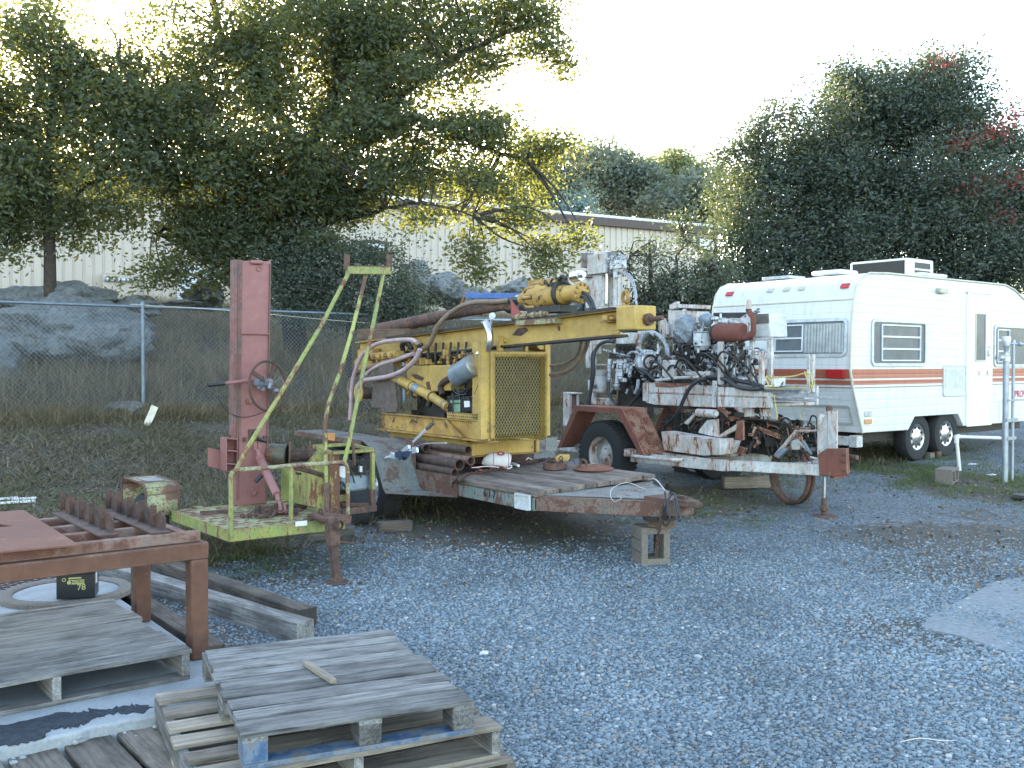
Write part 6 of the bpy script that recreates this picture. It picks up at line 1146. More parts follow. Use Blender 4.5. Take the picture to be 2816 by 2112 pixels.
# left upright column with its tank
mb = MB(); rb(mb, WF, Za, 245, 780, 345, 880, .15, .15); rb(mb, WF, Za, 250, 880, 300, 960, .15, .06); rb(mb, WF, Za, 190, 830, 225, 1080, .35, .05); rb(mb, WF, Za, 240, 960, 262, 1390, .22, .05); rb(mb, WF, Za, 345, 770, 460, 830, .25, .1); rb(mb, WF, Za, 455, 775, 625, 870, .15, .12); rb(mb, WF, Za, 620, 780, 650, 990, .12, .05); rb(mb, WF, Za, 280, 1045, 390, 1060, .12, .02)
rb(mb, WF, Za, 255, 1345, 390, 1400, .2, .15); rb(mb, WF, Za, 210, 1185, 228, 1270, .3, .02); mb.build('column', Wr, wt, .006)
mb = MB(); a, b = pt(WF, Za, 318, 1130, .2), pt(WF, Za, 318, 1160, .2); mb.lathe([(0, .0), (.10, 0), (.115, .02), (.12, .05), (.11, .085), (0, .09)], b, (0, 0, 1), 24); a = pt(WF, Za, 318, 1297, .2); mb.lathe([(0, 0), (.095, 0), (.115, .02), (.115, .30), (.105, .315), (0, .315)], a, (0, 0, 1), 24); tk = mb.build('cylinder_tank', Wr, wt)
c = pt(WF, Za, 322, 1243, .2); text('hand_painted_number', '7240', .085, M['ink'], tk, (c.x, .2 - .117, c.z), (1, 0, 0), ext=.0006, sx=.8)
mb = MB(); random.seed(31)
for k in range(9): c = pt(WF, Za, 470 + k * 18, 890 + (k % 2) * 22, .08); mb.box(c, (.035, .05, .03)); mb.cyl(c, c + V((0, -.04, .0)), .01, n=6)
rb(mb, WF, Za, 455, 870, 610, 945, .13, .08); rb(mb, WF, Za, 400, 940, 610, 1000, .16, .1); greeble(mb, (-3.7, .12, 1.15), (-2.8, .5, 1.8), 90, .02, .07); mb.b2((-3.7, .35, 1.0), (-2.7, .7, 1.6)); mb.build('valve_block', M['grease'], wt)
mb = MB()
for x0, y0, x1, y1, r in ((400, 1000, 395, 1190, .026), (480, 1010, 460, 1250, .028), (505, 1010, 490, 1180, .03), (440, 1020, 425, 1090, .016), (560, 1040, 555, 1130, .02), (540, 1000, 530, 1100, .02), (690, 960, 680, 1090, .018), (590, 1060, 570, 1160, .02)):
    a, b = pt(WF, Za, x0, y0, .08), pt(WF, Za, x1, y1, .08); mb.cyl(a, b, r, n=10); mb.cyl(a.lerp(b, .3), a.lerp(b, .42), r * 1.35, n=6); mb.cyl(a.lerp(b, .85), a.lerp(b, .95), r * 1.35, n=6)
greeble(mb, (-3.6, .06, 1.2), (-2.9, .2, 1.75), 70, .015, .045)
for k in range(12): c = pt(WF, Za, 350 + k * 20, 925 + k * 5, .05); mb.blob(c, (.02, .02, .016), k, .1, 1)
mb.build('control_valves', Wc, wt)
for nm, mt, hl in (('black_hoses', M['hose'], [([(440, 852, .1), (380, 850, .08), (320, 870, .05), (280, 920, .02), (262, 1000, 0), (262, 1120, 0), (240, 1260, 0), (215, 1395, 0)], .024), ([(300, 900, .1), (250, 960, .05), (245, 1100, .04), (235, 1250, .03), (220, 1400, .03)], .02), ([(640, 1080), (720, 1120), (790, 1180), (880, 1195), (1000, 1200), (1120, 1200), (1240, 1165), (1330, 1160), (1420, 1170), (1560, 1200), (1680, 1225)], .024), ([(1240, 1170, -.05), (1170, 1190, -.08), (1100, 1250, -.1), (1050, 1340, -.1), (1000, 1450, -.1), (940, 1530, -.08), (880, 1590, -.05)], .024), ([(1370, 1170, -.03), (1440, 1195, -.06), (1500, 1240, -.08), (1600, 1262, -.08), (1700, 1262, -.08), (1730, 1245, -.08), (1700, 1228, -.05)], .022), ([(680, 1270), (640, 1330), (590, 1390), (560, 1420)], .022), ([(385, 1200), (390, 1290), (430, 1370), (470, 1400)], .02)]),
                   ('speckled_hoses', M['hose_grey'], [([(500, 248, .5), (540, 262, .48), (580, 310, .45), (608, 380, .42), (620, 440, .4), (640, 560, .35), (675, 660, .3), (712, 750, .22)], .015), ([(520, 255, .5), (565, 265, .46), (600, 310, .45), (625, 400, .42), (635, 470, .4)], .012), ([(690, 790, .15), (740, 760, .12), (800, 780, .12), (850, 820, .12), (890, 880, .15), (930, 960, .15), (960, 1000, .12)], .026), ([(660, 860, .1), (690, 810, .1), (740, 765, .08), (790, 790, .1)], .03), ([(700, 800, .12), (760, 770, .1), (840, 800, .12), (880, 850, .14), (900, 960, .14)], .02), ([(640, 900), (690, 940), (720, 970)], .018), ([(505, 330, .5), (515, 400, .48), (535, 500, .45)], .008), ([(620, 1300), (640, 1250), (650, 1180)], .022), ([(560, 960), (600, 940), (660, 960), (680, 1020)], .016), ([(900, 1185), (1000, 1168), (1120, 1160), (1260, 1162)], .02)]),
                   ('red_wire', M['red'], [([(830, 1115), (870, 1040), (920, 985), (960, 975)], .004)])):
    mb = MB()
    for pts, r in hl: hs(mb, WF, Za, pts, .06, r)
    mb.build(nm, mt, wt)
# tall mast at the back
mb = MB(); v = .5; rb(mb, WF, Za, 190, 280, 252, 560, v + .06, .1); rb(mb, WF, Za, 250, 262, 330, 800, v, .10); rb(mb, WF, Za, 428, 215, 470, 560, v, .05); rb(mb, WF, Za, 385, 240, 430, 560, v + .15, .03); rb(mb, WF, Za, 240, 545, 470, 580, v - .02, .2); mb.build('mast', Wr, wt, .004)
mb = MB(); rb(mb, WF, Za, 205, 90, 362, 262, v - .04, .2); rb(mb, WF, Za, 285, 66, 365, 92, v, .12); mb.build('mast_head', Wr, wt, .008)
mb = MB(); rb(mb, WF, Za, 152, 82, 205, 205, v + .05, .12); rb(mb, WF, Za, 170, 222, 400, 285, v + .0, .1); rb(mb, WF, Za, 362, 72, 410, 262, v + .0, .1); rb(mb, WF, Za, 335, 262, 362, 560, v + .06, .03); mb.build('grey_brackets', paint('grey_bracket_paint', (.20, .21, .22), .35, 4, .6, (.15, .15, .16), 16), wt, .004)
mb = MB(); mb.cyl(pt(WF, Za, 374, 262, v - .02), pt(WF, Za, 372, 520, v - .02), .018, n=12); mb.build('chrome_rod', M['chrome'], wt); mb = MB(); rb(mb, WF, Za, 400, 140, 500, 218, v - .02, .1); greeble(mb, (pt(WF, Za, 400, 100, v).x, v - .05, pt(WF, Za, 400, 210, v).z), (pt(WF, Za, 500, 100, v).x, v + .1, pt(WF, Za, 400, 100, v).z), 26, .02, .05); rb(mb, WF, Za, 430, 240, 478, 296, v - .04, .03); mb.build('valve_head', Wc, wt)
mb = MB(); rb(mb, WF, Zb, 118, 78, 165, 300, .02, .04); rb(mb, WF, Zb, 165, 78, 212, 300, .06, .04); rb(mb, WF, Zb, 118, 72, 212, 82, .0, .12); mb.build('rear_stand', Wr, wt, .004); mb = MB(); rb(mb, WF, Zb, 180, 85, 205, 190, .05, .02); mb.build('rear_bracket', M['rust_dark'], wt)
p = pt(WF, Zb, 1690, 575, -.055); mb = MB()
for x in (1692, 1722): c = pt(WF, Zb, x, 578, -.02); mb.cyl(c, c - V((0, .05, 0)), .022, n=12)
c = pt(WF, Zb, 1755, 580, -.02); mb.b2((c.x - .02, c.y - .05, c.z - .03), (c.x + .025, c.y, c.z + .03)); c = pt(WF, Zb, 1645, 565, -.02); mb.cyl(c, c - V((0, .06, 0)), .03, n=10); mb.build('sockets', M['rust_dark'], wt)
mb = MB(); mb.box((0, 0, .07), (.62, .14, .14)); o = mb.build('wood_block', M['wood_pale'], None, .006); o.location = G(2055, 1342); o.rotation_euler = (0, 0, .12); tag(o, 'pale square timber lying under the tongue of the white drilling rig', 'wood block')
st_ = V(G(1990, 1325)); sw = thing('spare_tyre', 'black tyre seen beneath the frame of the white drilling rig', 'tyre', loc=st_ + V((.0, .25, 0)), rz=.25); mb = MB(); mb.lathe([(.22, -.11), (.32, -.125), (.40, -.11), (.42, -.08), (.42, .08), (.40, .11), (.32, .125), (.22, .11)], (0, 0, .40), (0, 1, 0), 40, close=True); mb.build('tyre', M['tyre'], sw)
# ================================================================ lime green trailer with the red mast
Zl = ZM(500, 1150, .30136); Zm = ZM(550, 680, .33153); Zo = ZM(0, 700, .42194); Zs = ZM(0, 1280, .40687)
LF = Fr((-2.11, 7.39, .085), (.79, .61)); lt = thing('jib_trailer', 'small lime green trailer with tube rails, a three legged jib and a red mast', 'trailer', LF)
Li, Lw, Pr = M['lime'], M['lime_worn'], M['primer']; PZ = .415
mb = MB(); mb.b2((.0, .0, PZ - .012), (.92, 1.25, PZ)); random.seed(2)
for i in range(9):
    for j in range(11): mb.box((.05 + i * .1 + .04 * (j % 2), .06 + j * .11, PZ + .002), (.05, .012, .006), .7 if (i + j) % 2 else -.7)
mb.build('platform', Lw, lt)
mb = MB(); mb.b2((-.02, -.02, PZ - .085), (.95, .0, PZ + .006)); mb.b2((-.02, .0, PZ - .085), (.0, 1.25, PZ + .006)); mb.b2((.93, .0, PZ - .085), (.95, 1.25, PZ - .0)); mb.b2((.3, 0, PZ - .09), (.36, 1.3, PZ - .014)); mb.b2((.0, 1.23, PZ - .085), (.93, 1.25, PZ - .014)); mb.b2((-.4, 1.6, .30), (2.0, 1.68, .36)); mb.b2((.3, 1.2, .3), (.38, 1.65, .38)); mb.b2((.93, .9, .28), (1.4, 1.0, .36)); mb.build('frame', Li, lt, .003)
mb = MB(); p = pt(LF, Zl, 1090, 960, -.021); mb.b2((p.x - .05, -.024, p.z - .02), (p.x + .05, -.0205, p.z + .018)); mb.build('paper_tag', M['white'], lt)
lp_ = lambda x, y, v: pt(LF, Zl, x, y, v); mp_ = lambda x, y, v: pt(LF, Zm, x, y, v)
def tubepart(nm, pts, r, mat, n=12, sm=False):
    mb = MB(); mb.tube(spline(pts, 5) if sm else pts, r, n); return mb.build(nm, mat, lt)
tubepart('rail_post', [(.0, -.01, PZ - .05), lp_(448, 520, -.01), lp_(470, 485, -.01)], .018, Li)
tubepart('top_rail', [lp_(470, 485, -.01), lp_(520, 470, -.01), lp_(800, 452, -.01), lp_(1000, 432, -.01), lp_(1200, 420, -.01), lp_(1400, 405, -.01), lp_(1450, 400, -.01), lp_(1500, 420, -.01), lp_(1512, 470, -.01), lp_(1515, 700, -.01), lp_(1515, 885, -.01)], .017, Lw)
tubepart('rail_post', [lp_(1000, 440, -.01), lp_(996, 930, -.01)], .018, Li)
tubepart('inner_rail', [lp_(1000, 440, -.01), lp_(1150, 480, .1), lp_(1270, 515, .15), lp_(1310, 545, .12), lp_(1325, 620, .05), lp_(1322, 880, .0)], .02, M['rust'])
vt = .55
topA, topB, topC = mp_(1240, 200, vt), mp_(1380, 215, vt + .05), mp_(1525, 210, vt)
tubepart('jib_leg', [lp_(490, 485, 0.0), mp_(400, 1655, .02), mp_(750, 1080, .2), mp_(1000, 660, .38), topA], .0175, Li)
tubepart('jib_leg', [lp_(1322, 880, .05), lp_(1315, 500, .08), lp_(1305, 100, .15), mp_(1040, 1440, .18), mp_(1068, 1290, .22), mp_(1160, 1040, .3), mp_(1265, 680, .4), mp_(1330, 420, .5), topB], [.0175] * 9, paint('half_rusted_lime', (.32, .40, .10), .55, 2.2, .6, (.42, .45, .12), 20, rc=(.16, .08, .05), rc2=(.09, .05, .035)))
tubepart('jib_leg', [lp_(1480, 415, .0), mp_(1240, 1600, .03), mp_(1350, 1040, .2), mp_(1440, 620, .38), topC], .0175, Li)
mb = MB(); a, b = mp_(1215, 190, vt), mp_(1570, 195, vt); mb.bar(a, b, .05, .07); cb = mb.build('top_bracket', Li, lt, .003); mb = MB(); c = mp_(1220, 60, vt); mb.bar(a, c, .02, .05); c = mp_(1567, 60, vt); mb.bar(b, c, .02, .05); mb.bar(a + V((0, 0, .037)), b + V((0, 0, .037)), .055, .006); mb.build('bracket_uprights', M['rust'], cb, .003)
# red mast
mv = 1.15; P4 = [pt(LF, Zo, x, y, mv) for x, y in ((1553, 1640), (1738, 1622), (1768, 44), (1560, 40))]
d_ = V((0, .16, 0)); mb = MB(); mb.hexa([P4[0], P4[1], P4[1] + d_, P4[0] + d_, P4[3], P4[2], P4[2] + d_, P4[3] + d_]); ms = mb.build('mast', Pr, lt, .006)
mb = MB(); a, b = pt(LF, Zo, 1530, 1180, mv + .04), pt(LF, Zo, 1540, 36, mv + .04); mb.bar(a, b, .07, .10, (0, 1, 0)); mb.bar(pt(LF, Zo, 1543, 1600, mv - .01), pt(LF, Zo, 1556, 60, mv - .01), .012, .02, (0, 1, 0)); mb.bar(pt(LF, Zo, 1736, 1600, mv - .01), pt(LF, Zo, 1762, 60, mv - .01), .012, .02, (0, 1, 0)); mb.build('guide_rail', paint('dark_primer', (.24, .085, .07), .4, 4, .7, (.16, .07, .06), 16, rc=(.14, .10, .09), rc2=(.09, .06, .05)), ms, .003)
mb = MB(); mb.cyl(pt(LF, Zo, 1635, 48, mv - .02), pt(LF, Zo, 1710, 52, mv - .02), .018, n=12); mb.build('top_bar', Pr, ms); mb = MB(); mb.cyl(pt(LF, Zo, 1568, 514, mv - .012), pt(LF, Zo, 1758, 518, mv - .012), .010, n=8); mb.build('weld_bar', Pr, ms); mb = MB(); mb.torus(pt(LF, Zo, 1688, 93, mv - .003), (0, 1, 0), .022, .005, 18, 6); mb.build('eyelet', Pr, ms)
for x, y, r in ((1640, 1548, .04), (1620, 955, .03)): mb = MB(); c = pt(LF, Zo, x, y, mv); mb.cyl(c, c - V((0, .02, 0)), r, n=18); mb.cyl(c - V((0, .02, 0)), c - V((0, .05, 0)), r * .62, n=6); mb.build('bolt', Pr, ms, .002)
mb = MB(); random.seed(4)
for x, y in ((1625, 1150), (1650, 1165), (1668, 1145), (1640, 1190), (1660, 1200), (1590, 1205), (1720, 1190)): c = pt(LF, Zo, x, y, mv); mb.box(c - V((0, .015, 0)), (.02, .03, random.uniform(.02, .06)))
pg(mb, LF, Zo, [(1620, 1140), (1680, 1135), (1685, 1215), (1625, 1220)], mv - .012, .01); mb.build('lock_fittings', M['rust'], ms)
mb = MB(); pg(mb, LF, Zl, [(240, 268), (388, 300), (388, 475), (242, 440)], mv + .12, .015); pg(mb, LF, Zl, [(388, 175), (482, 190), (482, 495), (388, 480)], mv + .10, .012)
for y in (180, 290, 410, 480): mb.bar(lp_(390, y, mv + .03), lp_(482, y + 8, mv + .03), .14, .012)
mb.b2((lp_(388, 300, mv).x, mv - .04, lp_(388, 480, mv).z), (lp_(388, 300, mv).x + .01, mv + .1, lp_(388, 178, mv).z)); mb.build('side_bracket', Pr, ms, .002)
# handwheel with its broken spokes
wc = mp_(562, 1150, mv - .16); ax = V((.35, -.93, .05)).normalized(); mb = MB(); R_ = .215; mb.torus(wc, ax, R_, .011, 44, 8); hw = mb.build('handwheel', M['rust_dark'], lt)
mb = MB(); e1 = V((0, 0, 1)); e1 = (e1 - ax * e1.dot(ax)).normalized(); e2 = ax.cross(e1); hubc = wc + ax * -.0 + e1 * .03 - e2 * .0
for t in (35, 118, 205, 255): t = math.radians(t); mb.bar(hubc, wc + (e2 * math.cos(t) + e1 * math.sin(t)) * R_, .035, .01, ax)
mb.build('spokes', M['rust_dark'], hw); mb = MB(); mb.cyl(hubc - ax * .14, hubc + ax * .03, .035, n=14); greeble(mb, hubc - V((.08, .06, .08)), hubc + V((.08, .04, .04)), 14, .015, .035); mb.build('hub', M['grey'], hw)
mb = MB(); mb.cyl(mp_(205, 1130, mv - .1), mp_(430, 1100, mv - .1), .016, n=10); lv = mb.build('lever', Pr, lt); mb = MB(); mb.cyl(mp_(65, 1142, mv - .1), mp_(205, 1130, mv - .1), .019, n=10); mb.build('grip', M['black'], lv)
mb = MB(); hs(mb, LF, Zm, [(150, 1240), (190, 1320), (260, 1385), (360, 1410), (450, 1395), (540, 1360)], mv - .05, .004, 5); mb.build('cable', M['hose'], lt)
a, b, c, d, e = lp_(690, 285, mv - .06), lp_(718, 380, mv - .10), lp_(870, 700, mv - .55), lp_(885, 760, mv - .62), lp_(912, 840, mv - .72)
mb = MB(); mb.cyl(b, c, .036, n=18); mb.cyl(b - (c - b) * .06, b + (c - b) * .05, .041, n=18); mb.cyl(a, b, .022, n=12); st = mb.build('ram', Pr, lt)
mb = MB(); mb.cyl(c, d, .02, n=10); mb.cyl(d, e, .014, n=8)
mb.build('ram_rod', Pr, st); mb = MB()
for s in (-1, 1): mb.bar(e + V((.02 * s, 0, .05)), e + V((.02 * s, -.02, -.02)), .012, .03); mb.bar(a + V((.02 * s, 0, .07)), a + V((.02 * s, 0, 0)), .012, .03)
mb.cyl(e + V((-.04, -.02, -.01)), e + V((.04, -.02, -.01)), .012, n=8); mb.build('clevis', Pr, st)
for (x0, y0), (x1, y1), v in (((695, 188), (768, 212), mv - .08), ((672, 582), (730, 520), mv - .25)): mb = MB(); mb.cyl(lp_(x0, y0, v), lp_(x1, y1, v), .017, n=10); mb.build('grip', M['black'], lt)
mb = MB(); pg(mb, LF, Zl, [(525, 800), (660, 795), (800, 785), (805, 810), (525, 835)], mv - .05, .04); mb.build('mast_foot', Li, lt, .003)
mb = MB(); random.seed(9); greeble(mb, (.35, .3, PZ + .01), (.75, .65, PZ + .05), 34, .015, .045); mb.build('fittings_heap', M['rust_dark'], lt); mb = MB(); mb.cyl(lp_(770, 830, .6), lp_(1130, 800, .7), .025, n=10); mb.build('loose_pipe', M['rust_dark'], lt); mb = MB(); link_chain(mb, [(.3, .5, PZ + .02), (.45, .4, PZ + .03), (.6, .5, PZ + .02), (.75, .4, PZ + .02)], .008, .04); mb.bar((.1, .9, PZ + .02), (.35, .8, PZ + .02), .03, .02); mb.build('loose_chain', M['rust_dark'], lt)
# winch
wv = 1.0; A_, B_ = lp_(840, 330, wv + .15), lp_(1200, 330, wv); ax = (B_ - A_).normalized()
mb = MB(); c1, c2 = lp_(985, 340, wv + .08), lp_(1170, 335, wv); mb.cyl(c1, c2, .055, n=20)
for c in (c1, c2): mb.lathe([(0, -.008), (.125, -.008), (.128, 0), (.125, .008), (0, .008)], c, ax, 28)
mb.build('winch_drum', M['rust'], lt); mb = MB(); mb.cyl(lp_(790, 330, wv + .2), c1 - ax * .02, .10, n=20); mb.box(lp_(850, 400, wv + .2), (.25, .15, .12)); mb.build('winch_motor', paint('dark_green_motor', (.04, .07, .05), .4, 6, .5, (.03, .05, .04), 16), lt, .006)
# engine housing and open frame
ev = .45; mb = MB(); pg(mb, LF, Zl, [(1140, 420), (1250, 285), (1360, 300), (1350, 850), (1140, 800)], ev, .02); pg(mb, LF, Zl, [(1135, 480), (1145, 480), (1145, 800), (1135, 800)], ev, .5); pg(mb, LF, Zl, [(985, 500), (1140, 520), (1140, 760), (985, 780)], ev + .35, .02); mb.b2((lp_(1200, 500, ev).x, ev, .36), (lp_(1350, 500, ev).x, ev + .5, .40)); mb.build('engine_housing', Li, lt, .003)
mb = MB(); pg(mb, LF, Zl, [(1362, 300), (1440, 310), (1445, 850), (1362, 850)], ev - .1, .05); mb.build('column', paint('flaking_lime_column', (.50, .55, .10), .6, 3, .6, (.45, .45, .1), 20, streak=True, rc=(.17, .075, .045), rc2=(.10, .045, .03)), lt, .004)
F1, F2, F3, F4 = lp_(1205, 258, ev + .4), lp_(1525, 238, ev + .5), lp_(1750, 292, ev), lp_(1370, 318, ev - .15)
mb = MB()
for a, b in ((F1, F2), (F2, F3), (F3, F4), (F4, F1)): mb.bar(a, b, .03, .03)
for x, y0, y1 in ((1740, 300, 650),): mb.bar(lp_(x, y0, ev), lp_(x, y1, ev), .035, .035)
mb.build('open_frame', Li, lt, .003)
mb = MB(); mb.bar(lp_(1735, 650, ev), lp_(1740, 815, ev), .05, .05); mb.bar(lp_(1450, 860, ev - .2), lp_(1760, 820, ev), .05, .05); mb.bar(lp_(1450, 790, ev + .2), lp_(1700, 790, ev + .3), .05, .03); mb.bar(lp_(1500, 800, ev + .2), lp_(1640, 840, ev), .03, .03); mb.build('rusty_members', M['rust'], lt, .003)
mb = MB(); mb.bar(lp_(1560, 200, ev - .1), lp_(1575, 430, ev - .1), .03, .02); mb.build('lever_bar', M['rust'], lt, .003)
mb = MB(); pg(mb, LF, Zl, [(1442, 530), (1695, 520), (1705, 650), (1560, 672), (1460, 655)], ev + .05, .22); mb.build('engine_tank', M['grey'], lt, .02)
mb = MB(); pg(mb, LF, Zl, [(1450, 400), (1680, 400), (1690, 520), (1450, 530)], ev + .1, .2); greeble(mb, (lp_(1450, 400, ev).x, ev, lp_(1450, 520, ev).z), (lp_(1700, 400, ev).x, ev + .2, lp_(1450, 380, ev).z), 34, .02, .05); mb.build('engine', M['grease'], lt, .004); mb = MB(); c = lp_(1465, 490, ev); mb.lathe([(0, -.03), (.05, -.03), (.055, 0), (0, 0)], c, (0, 1, 0), 20); mb.build('air_cleaner', M['alu'], lt); mb = MB(); c = lp_(1630, 490, ev); mb.cyl(c, c + V((0, 0, .05)), .02); mb.build('filler_cap', M['alu'], lt)
mb = MB(); hs(mb, LF, Zl, [(1445, 590), (1470, 590), (1500, 640), (1510, 690)], ev, .012); mb.build('hose', M['hose'], lt); mb = MB(); hs(mb, LF, Zl, [(1040, 500), (1120, 520), (1160, 560)], ev + .1, .01); mb.build('hose', M['hose'], lt)
# tongue and jack
mb = MB(); mb.tube([lp_(1190, 880, -.05), lp_(1280, 925, -.12), lp_(1380, 955, -.16)], .03, 10); mb.bar(lp_(1280, 900, -.1), lp_(1530, 930, -.1), .06, .075); mb.bar(lp_(1150, 900, .1), lp_(1400, 880, -.05), .06, .05); mb.bar((.9, .5, .36), lp_(1420, 900, -.05), .06, .06); mb.torus(lp_(1272, 860, -.08), (1, .2, 0), .03, .009); mb.torus(lp_(1390, 850, -.08), (.2, 1, 0), .03, .009); mb.build('tongue', M['rust'], lt, .004)
jb = G(922, 1604); jl = Matrix.Rotation(-LF.ang, 3, 'Z') @ (jb - LF.o); jt = V((jl.x - .01, jl.y, 0)); tz = pt(LF, Zl, 1390, 960, jl.y).z; jz = pt(LF, Zl, 1390, 1160, jl.y).z
mb = MB(); mb.bar((jl.x - .03, jl.y, tz + .05), (jl.x - .015, jl.y, jz), .085, .085); jk = mb.build('jack_housing', M['rust'], lt, .006); mb = MB(); mb.bar((jl.x - .015, jl.y, jz), (jl.x + .015, jl.y, .02), .06, .06); mb.lathe([(0, 0), (.10, 0), (.10, .012), (.05, .02), (.045, .05), (0, .05)], (jl.x + .015, jl.y, jl.z), (0, 0, 1), 6); mb.build('jack_leg', M['rust'], jk, .004); mb = MB(); mb.cyl((jl.x, jl.y - .02, jz + .03), (jl.x + .14, jl.y - .04, jz + .0), .009, n=8); mb.lathe([(.03, 0), (.035, .03)], (jl.x, jl.y - .045, jz + .16), (0, -1, 0), 12); mb.build('pin', M['rust_dark'], jk)
# left wheel and its fender
c = pt(LF, Zs, 1060, 300, 1.45); wheel(lt, (c.x, 1.62, .27), (-1, 0, 0), .27, .17, .14, M['rust'], tread=False); wheel(lt, (1.9, 1.62, .27), (1, 0, 0), .27, .17, .14, M['rust'], tread=False)
fv = 1.30; T0 = [pt(LF, Zs, x, y, fv) for x, y in ((1140, 320), (1145, 190), (1175, 148), (1295, 160), (1325, 200), (1325, 325))]
mb = MB(); xa, xb = c.x - .14, c.x + .14; ztop = pt(LF, Zs, 1150, 120, fv).z; zb = pt(LF, Zs, 1200, 330, fv).z
pr = [(fv, zb), (fv, ztop - .09), (fv + .02, ztop - .03), (fv + .08, ztop), (fv + .60, ztop + .01), (fv + .66, ztop - .05), (fv + .66, zb)]
for (y0, z0), (y1, z1) in zip(pr, pr[1:]): mb.add([(xa, y0, z0), (xb, y0, z0), (xb, y1, z1), (xa, y1, z1)], [(0, 1, 2, 3)])
fe = mb.build('fender', Lw, lt); sm_ = fe.modifiers.new('thickness', 'SOLIDIFY'); sm_.thickness = .008
mb = MB(); mb.tube([(xa, y, z) for y, z in pr], .010, 8); mb.tube([(xb, y, z) for y, z in pr], .010, 8); mb.build('fender_rim', M['rust'], fe); mb = MB(); mb.box(((xa + xb) / 2, fv + .3, ztop + .010), (.16, .3, .006)); mb.build('fender_patch', M['grey'], fe)
mb = MB(); mb.box((0, 0, .06), (.42, .16, .12)); o = mb.build('wood_block', M['wood_grey'], None, .006); q = G(905, 1492); o.location = q + V((0, .12, 0)); o.rotation_euler = (0, 0, .12); tag(o, 'grey timber block lying under the tongue of the lime green trailer', 'wood block')
# ================================================================ concrete pad, table, pallets, timbers in the left foreground
Z6 = ZM(350, 1700, .49729); Z7 = ZM(0, 1700, .25316)
TF = Fr((-1.59, 5.17, .2), (.79, .61)); SZ = .2
def gp(px, py, z):
    r = ray(px, py); t = (z - CZ) / r.z; return V((CAM + r * t))
# pad
sl_ = [gp(x, y, SZ) for x, y in ((0, 2056), (60, 2046), (120, 2032), (170, 2020), (225, 2010), (250, 1998), (300, 1990), (350, 1978), (400, 1972), (470, 1950), (560, 1935), (640, 1915))]
cor = V((-1.20, 4.68, 0)); bk_ = [gp(529, 1780, SZ), gp(321, 1638, SZ)]; d = (bk_[1] - bk_[0]).normalized(); fa = bk_[1] + d * 1.2
poly = [(p.x, p.y, -.1) for p in ([sl_[0] + V((-1.6, -1.2, 0))] + sl_ + [cor + V((0, .1, 0))] + bk_ + [fa, fa + V((-4, -3, 0))])]
mb = MB(); mb.prism(poly, (0, 0, SZ + .1)); o = mb.build('concrete_slab', M['concrete'], None, .012); tag(o, 'old raised concrete slab under the steel table and pallets', kind='structure')
tar = [(0, 1998), (60, 1985), (120, 1975), (170, 1962), (215, 1964), (255, 1950), (300, 1952), (345, 1944), (385, 1940), (420, 1946), (400, 1958), (340, 1962), (290, 1966), (262, 1975), (240, 1990), (205, 2002), (182, 2004), (150, 2004), (128, 2016), (125, 2030), (60, 2044), (0, 2052)]
mb = MB(); mb.prism([(lambda p: (p.x, p.y, SZ + .001))(gp(x + random.uniform(-3, 3), y + random.uniform(-2, 2), SZ)) for x, y in [tuple(a_ + (b_ - a_) * k / 5 + (random.uniform(-5, 5) if k else 0) for a_, b_ in zip(tar[i], tar[(i + 1) % len(tar)])) for i in range(len(tar)) for k in range(5)]], (0, 0, .004)); o = mb.build('tar_patch', plain('blue_black_tar', (.035, .045, .06), .8, 0, .6, 30, .6), None); tag(o, 'dark blue black tar stain along the broken edge of the slab', kind='structure')
cr = []; random.seed(6)
for k in range(40):
    i = random.randrange(len(sl_) - 1); p = sl_[i].lerp(sl_[i + 1], random.random()); cr.append((p + V((random.gauss(0, .02), random.gauss(-.05, .04), 0)), random.uniform(.006, .02)))
mb = MB()
for i, (p, s) in enumerate(cr): mb.blob((p.x, p.y, random.uniform(.02, .19)), (s, s, s * .7), i, .3, 1)
o = mb.build('rubble', M['concrete'], None); tag(o, 'crumbled concrete along the broken front edge of the slab', kind='stuff')
# ---- steel table
tt = thing('steel_table', 'rusty orange steel tube table frame at the left edge with a brown plate on top', 'table', TF)
RO = M['rust_orange']; W = lambda z: z - SZ
mb = MB(); mb.b2((-3.0, 0, W(.73)), (.0, .09, W(.815))); mb.b2((-3.0, .95, W(.73)), (.0, 1.04, W(.815))); mb.b2((-.09, .09, W(.73)), (0, .95, W(.815))); mb.build('main_frame', RO, tt, .006)
mb = MB(); mb.b2((-3.0, .04, W(.817)), (-.03, .09, W(.872)))
for v in (.34, .62, .95): mb.b2((-3.0, v, W(.817)), (-.14, v + .05, W(.872)))
mb.b2((-.14, .10, W(.817)), (-.09, 1.0, W(.872))); mb.build('upper_frame', paint('brown_rusted_bar', (.16, .065, .04), .4, 3, .8, (.12, .05, .035), 16, rc=(.24, .19, .16), rc2=(.10, .06, .05)), tt, .004)
for u, v in ((-.095, 0), (-.095, .94), (-2.9, 0), (-2.9, .94)): mb = MB(); mb.b2((u, v + .001, 0), (u + .094, v + .095, W(.729))); mb.build('leg', RO, tt, .01)
def tp(x, y, z=.876): a, b = Zs(x, y); return TF.P(a, b, w=W(z))
mb = MB(); pl = [tp(530, 540), tp(160, 306), tp(0, 312), tp(95, 415), tp(0, 430), tp(48, 490), tp(0, 495)]; q = tp(0, 590); e = (q - pl[0]).normalized(); k_ = e * 1.2
pl2 = [pl[0], pl[1], pl[1] + e * .35, pl[3], pl[3] + e * .45, pl[5], pl[5] + e * 1.2, pl[0] + e * 1.9]
mb.prism([(p.x, p.y, W(.873)) for p in pl2], (0, 0, .008)); mb.build('top_plate', M['rust_plate'], tt)
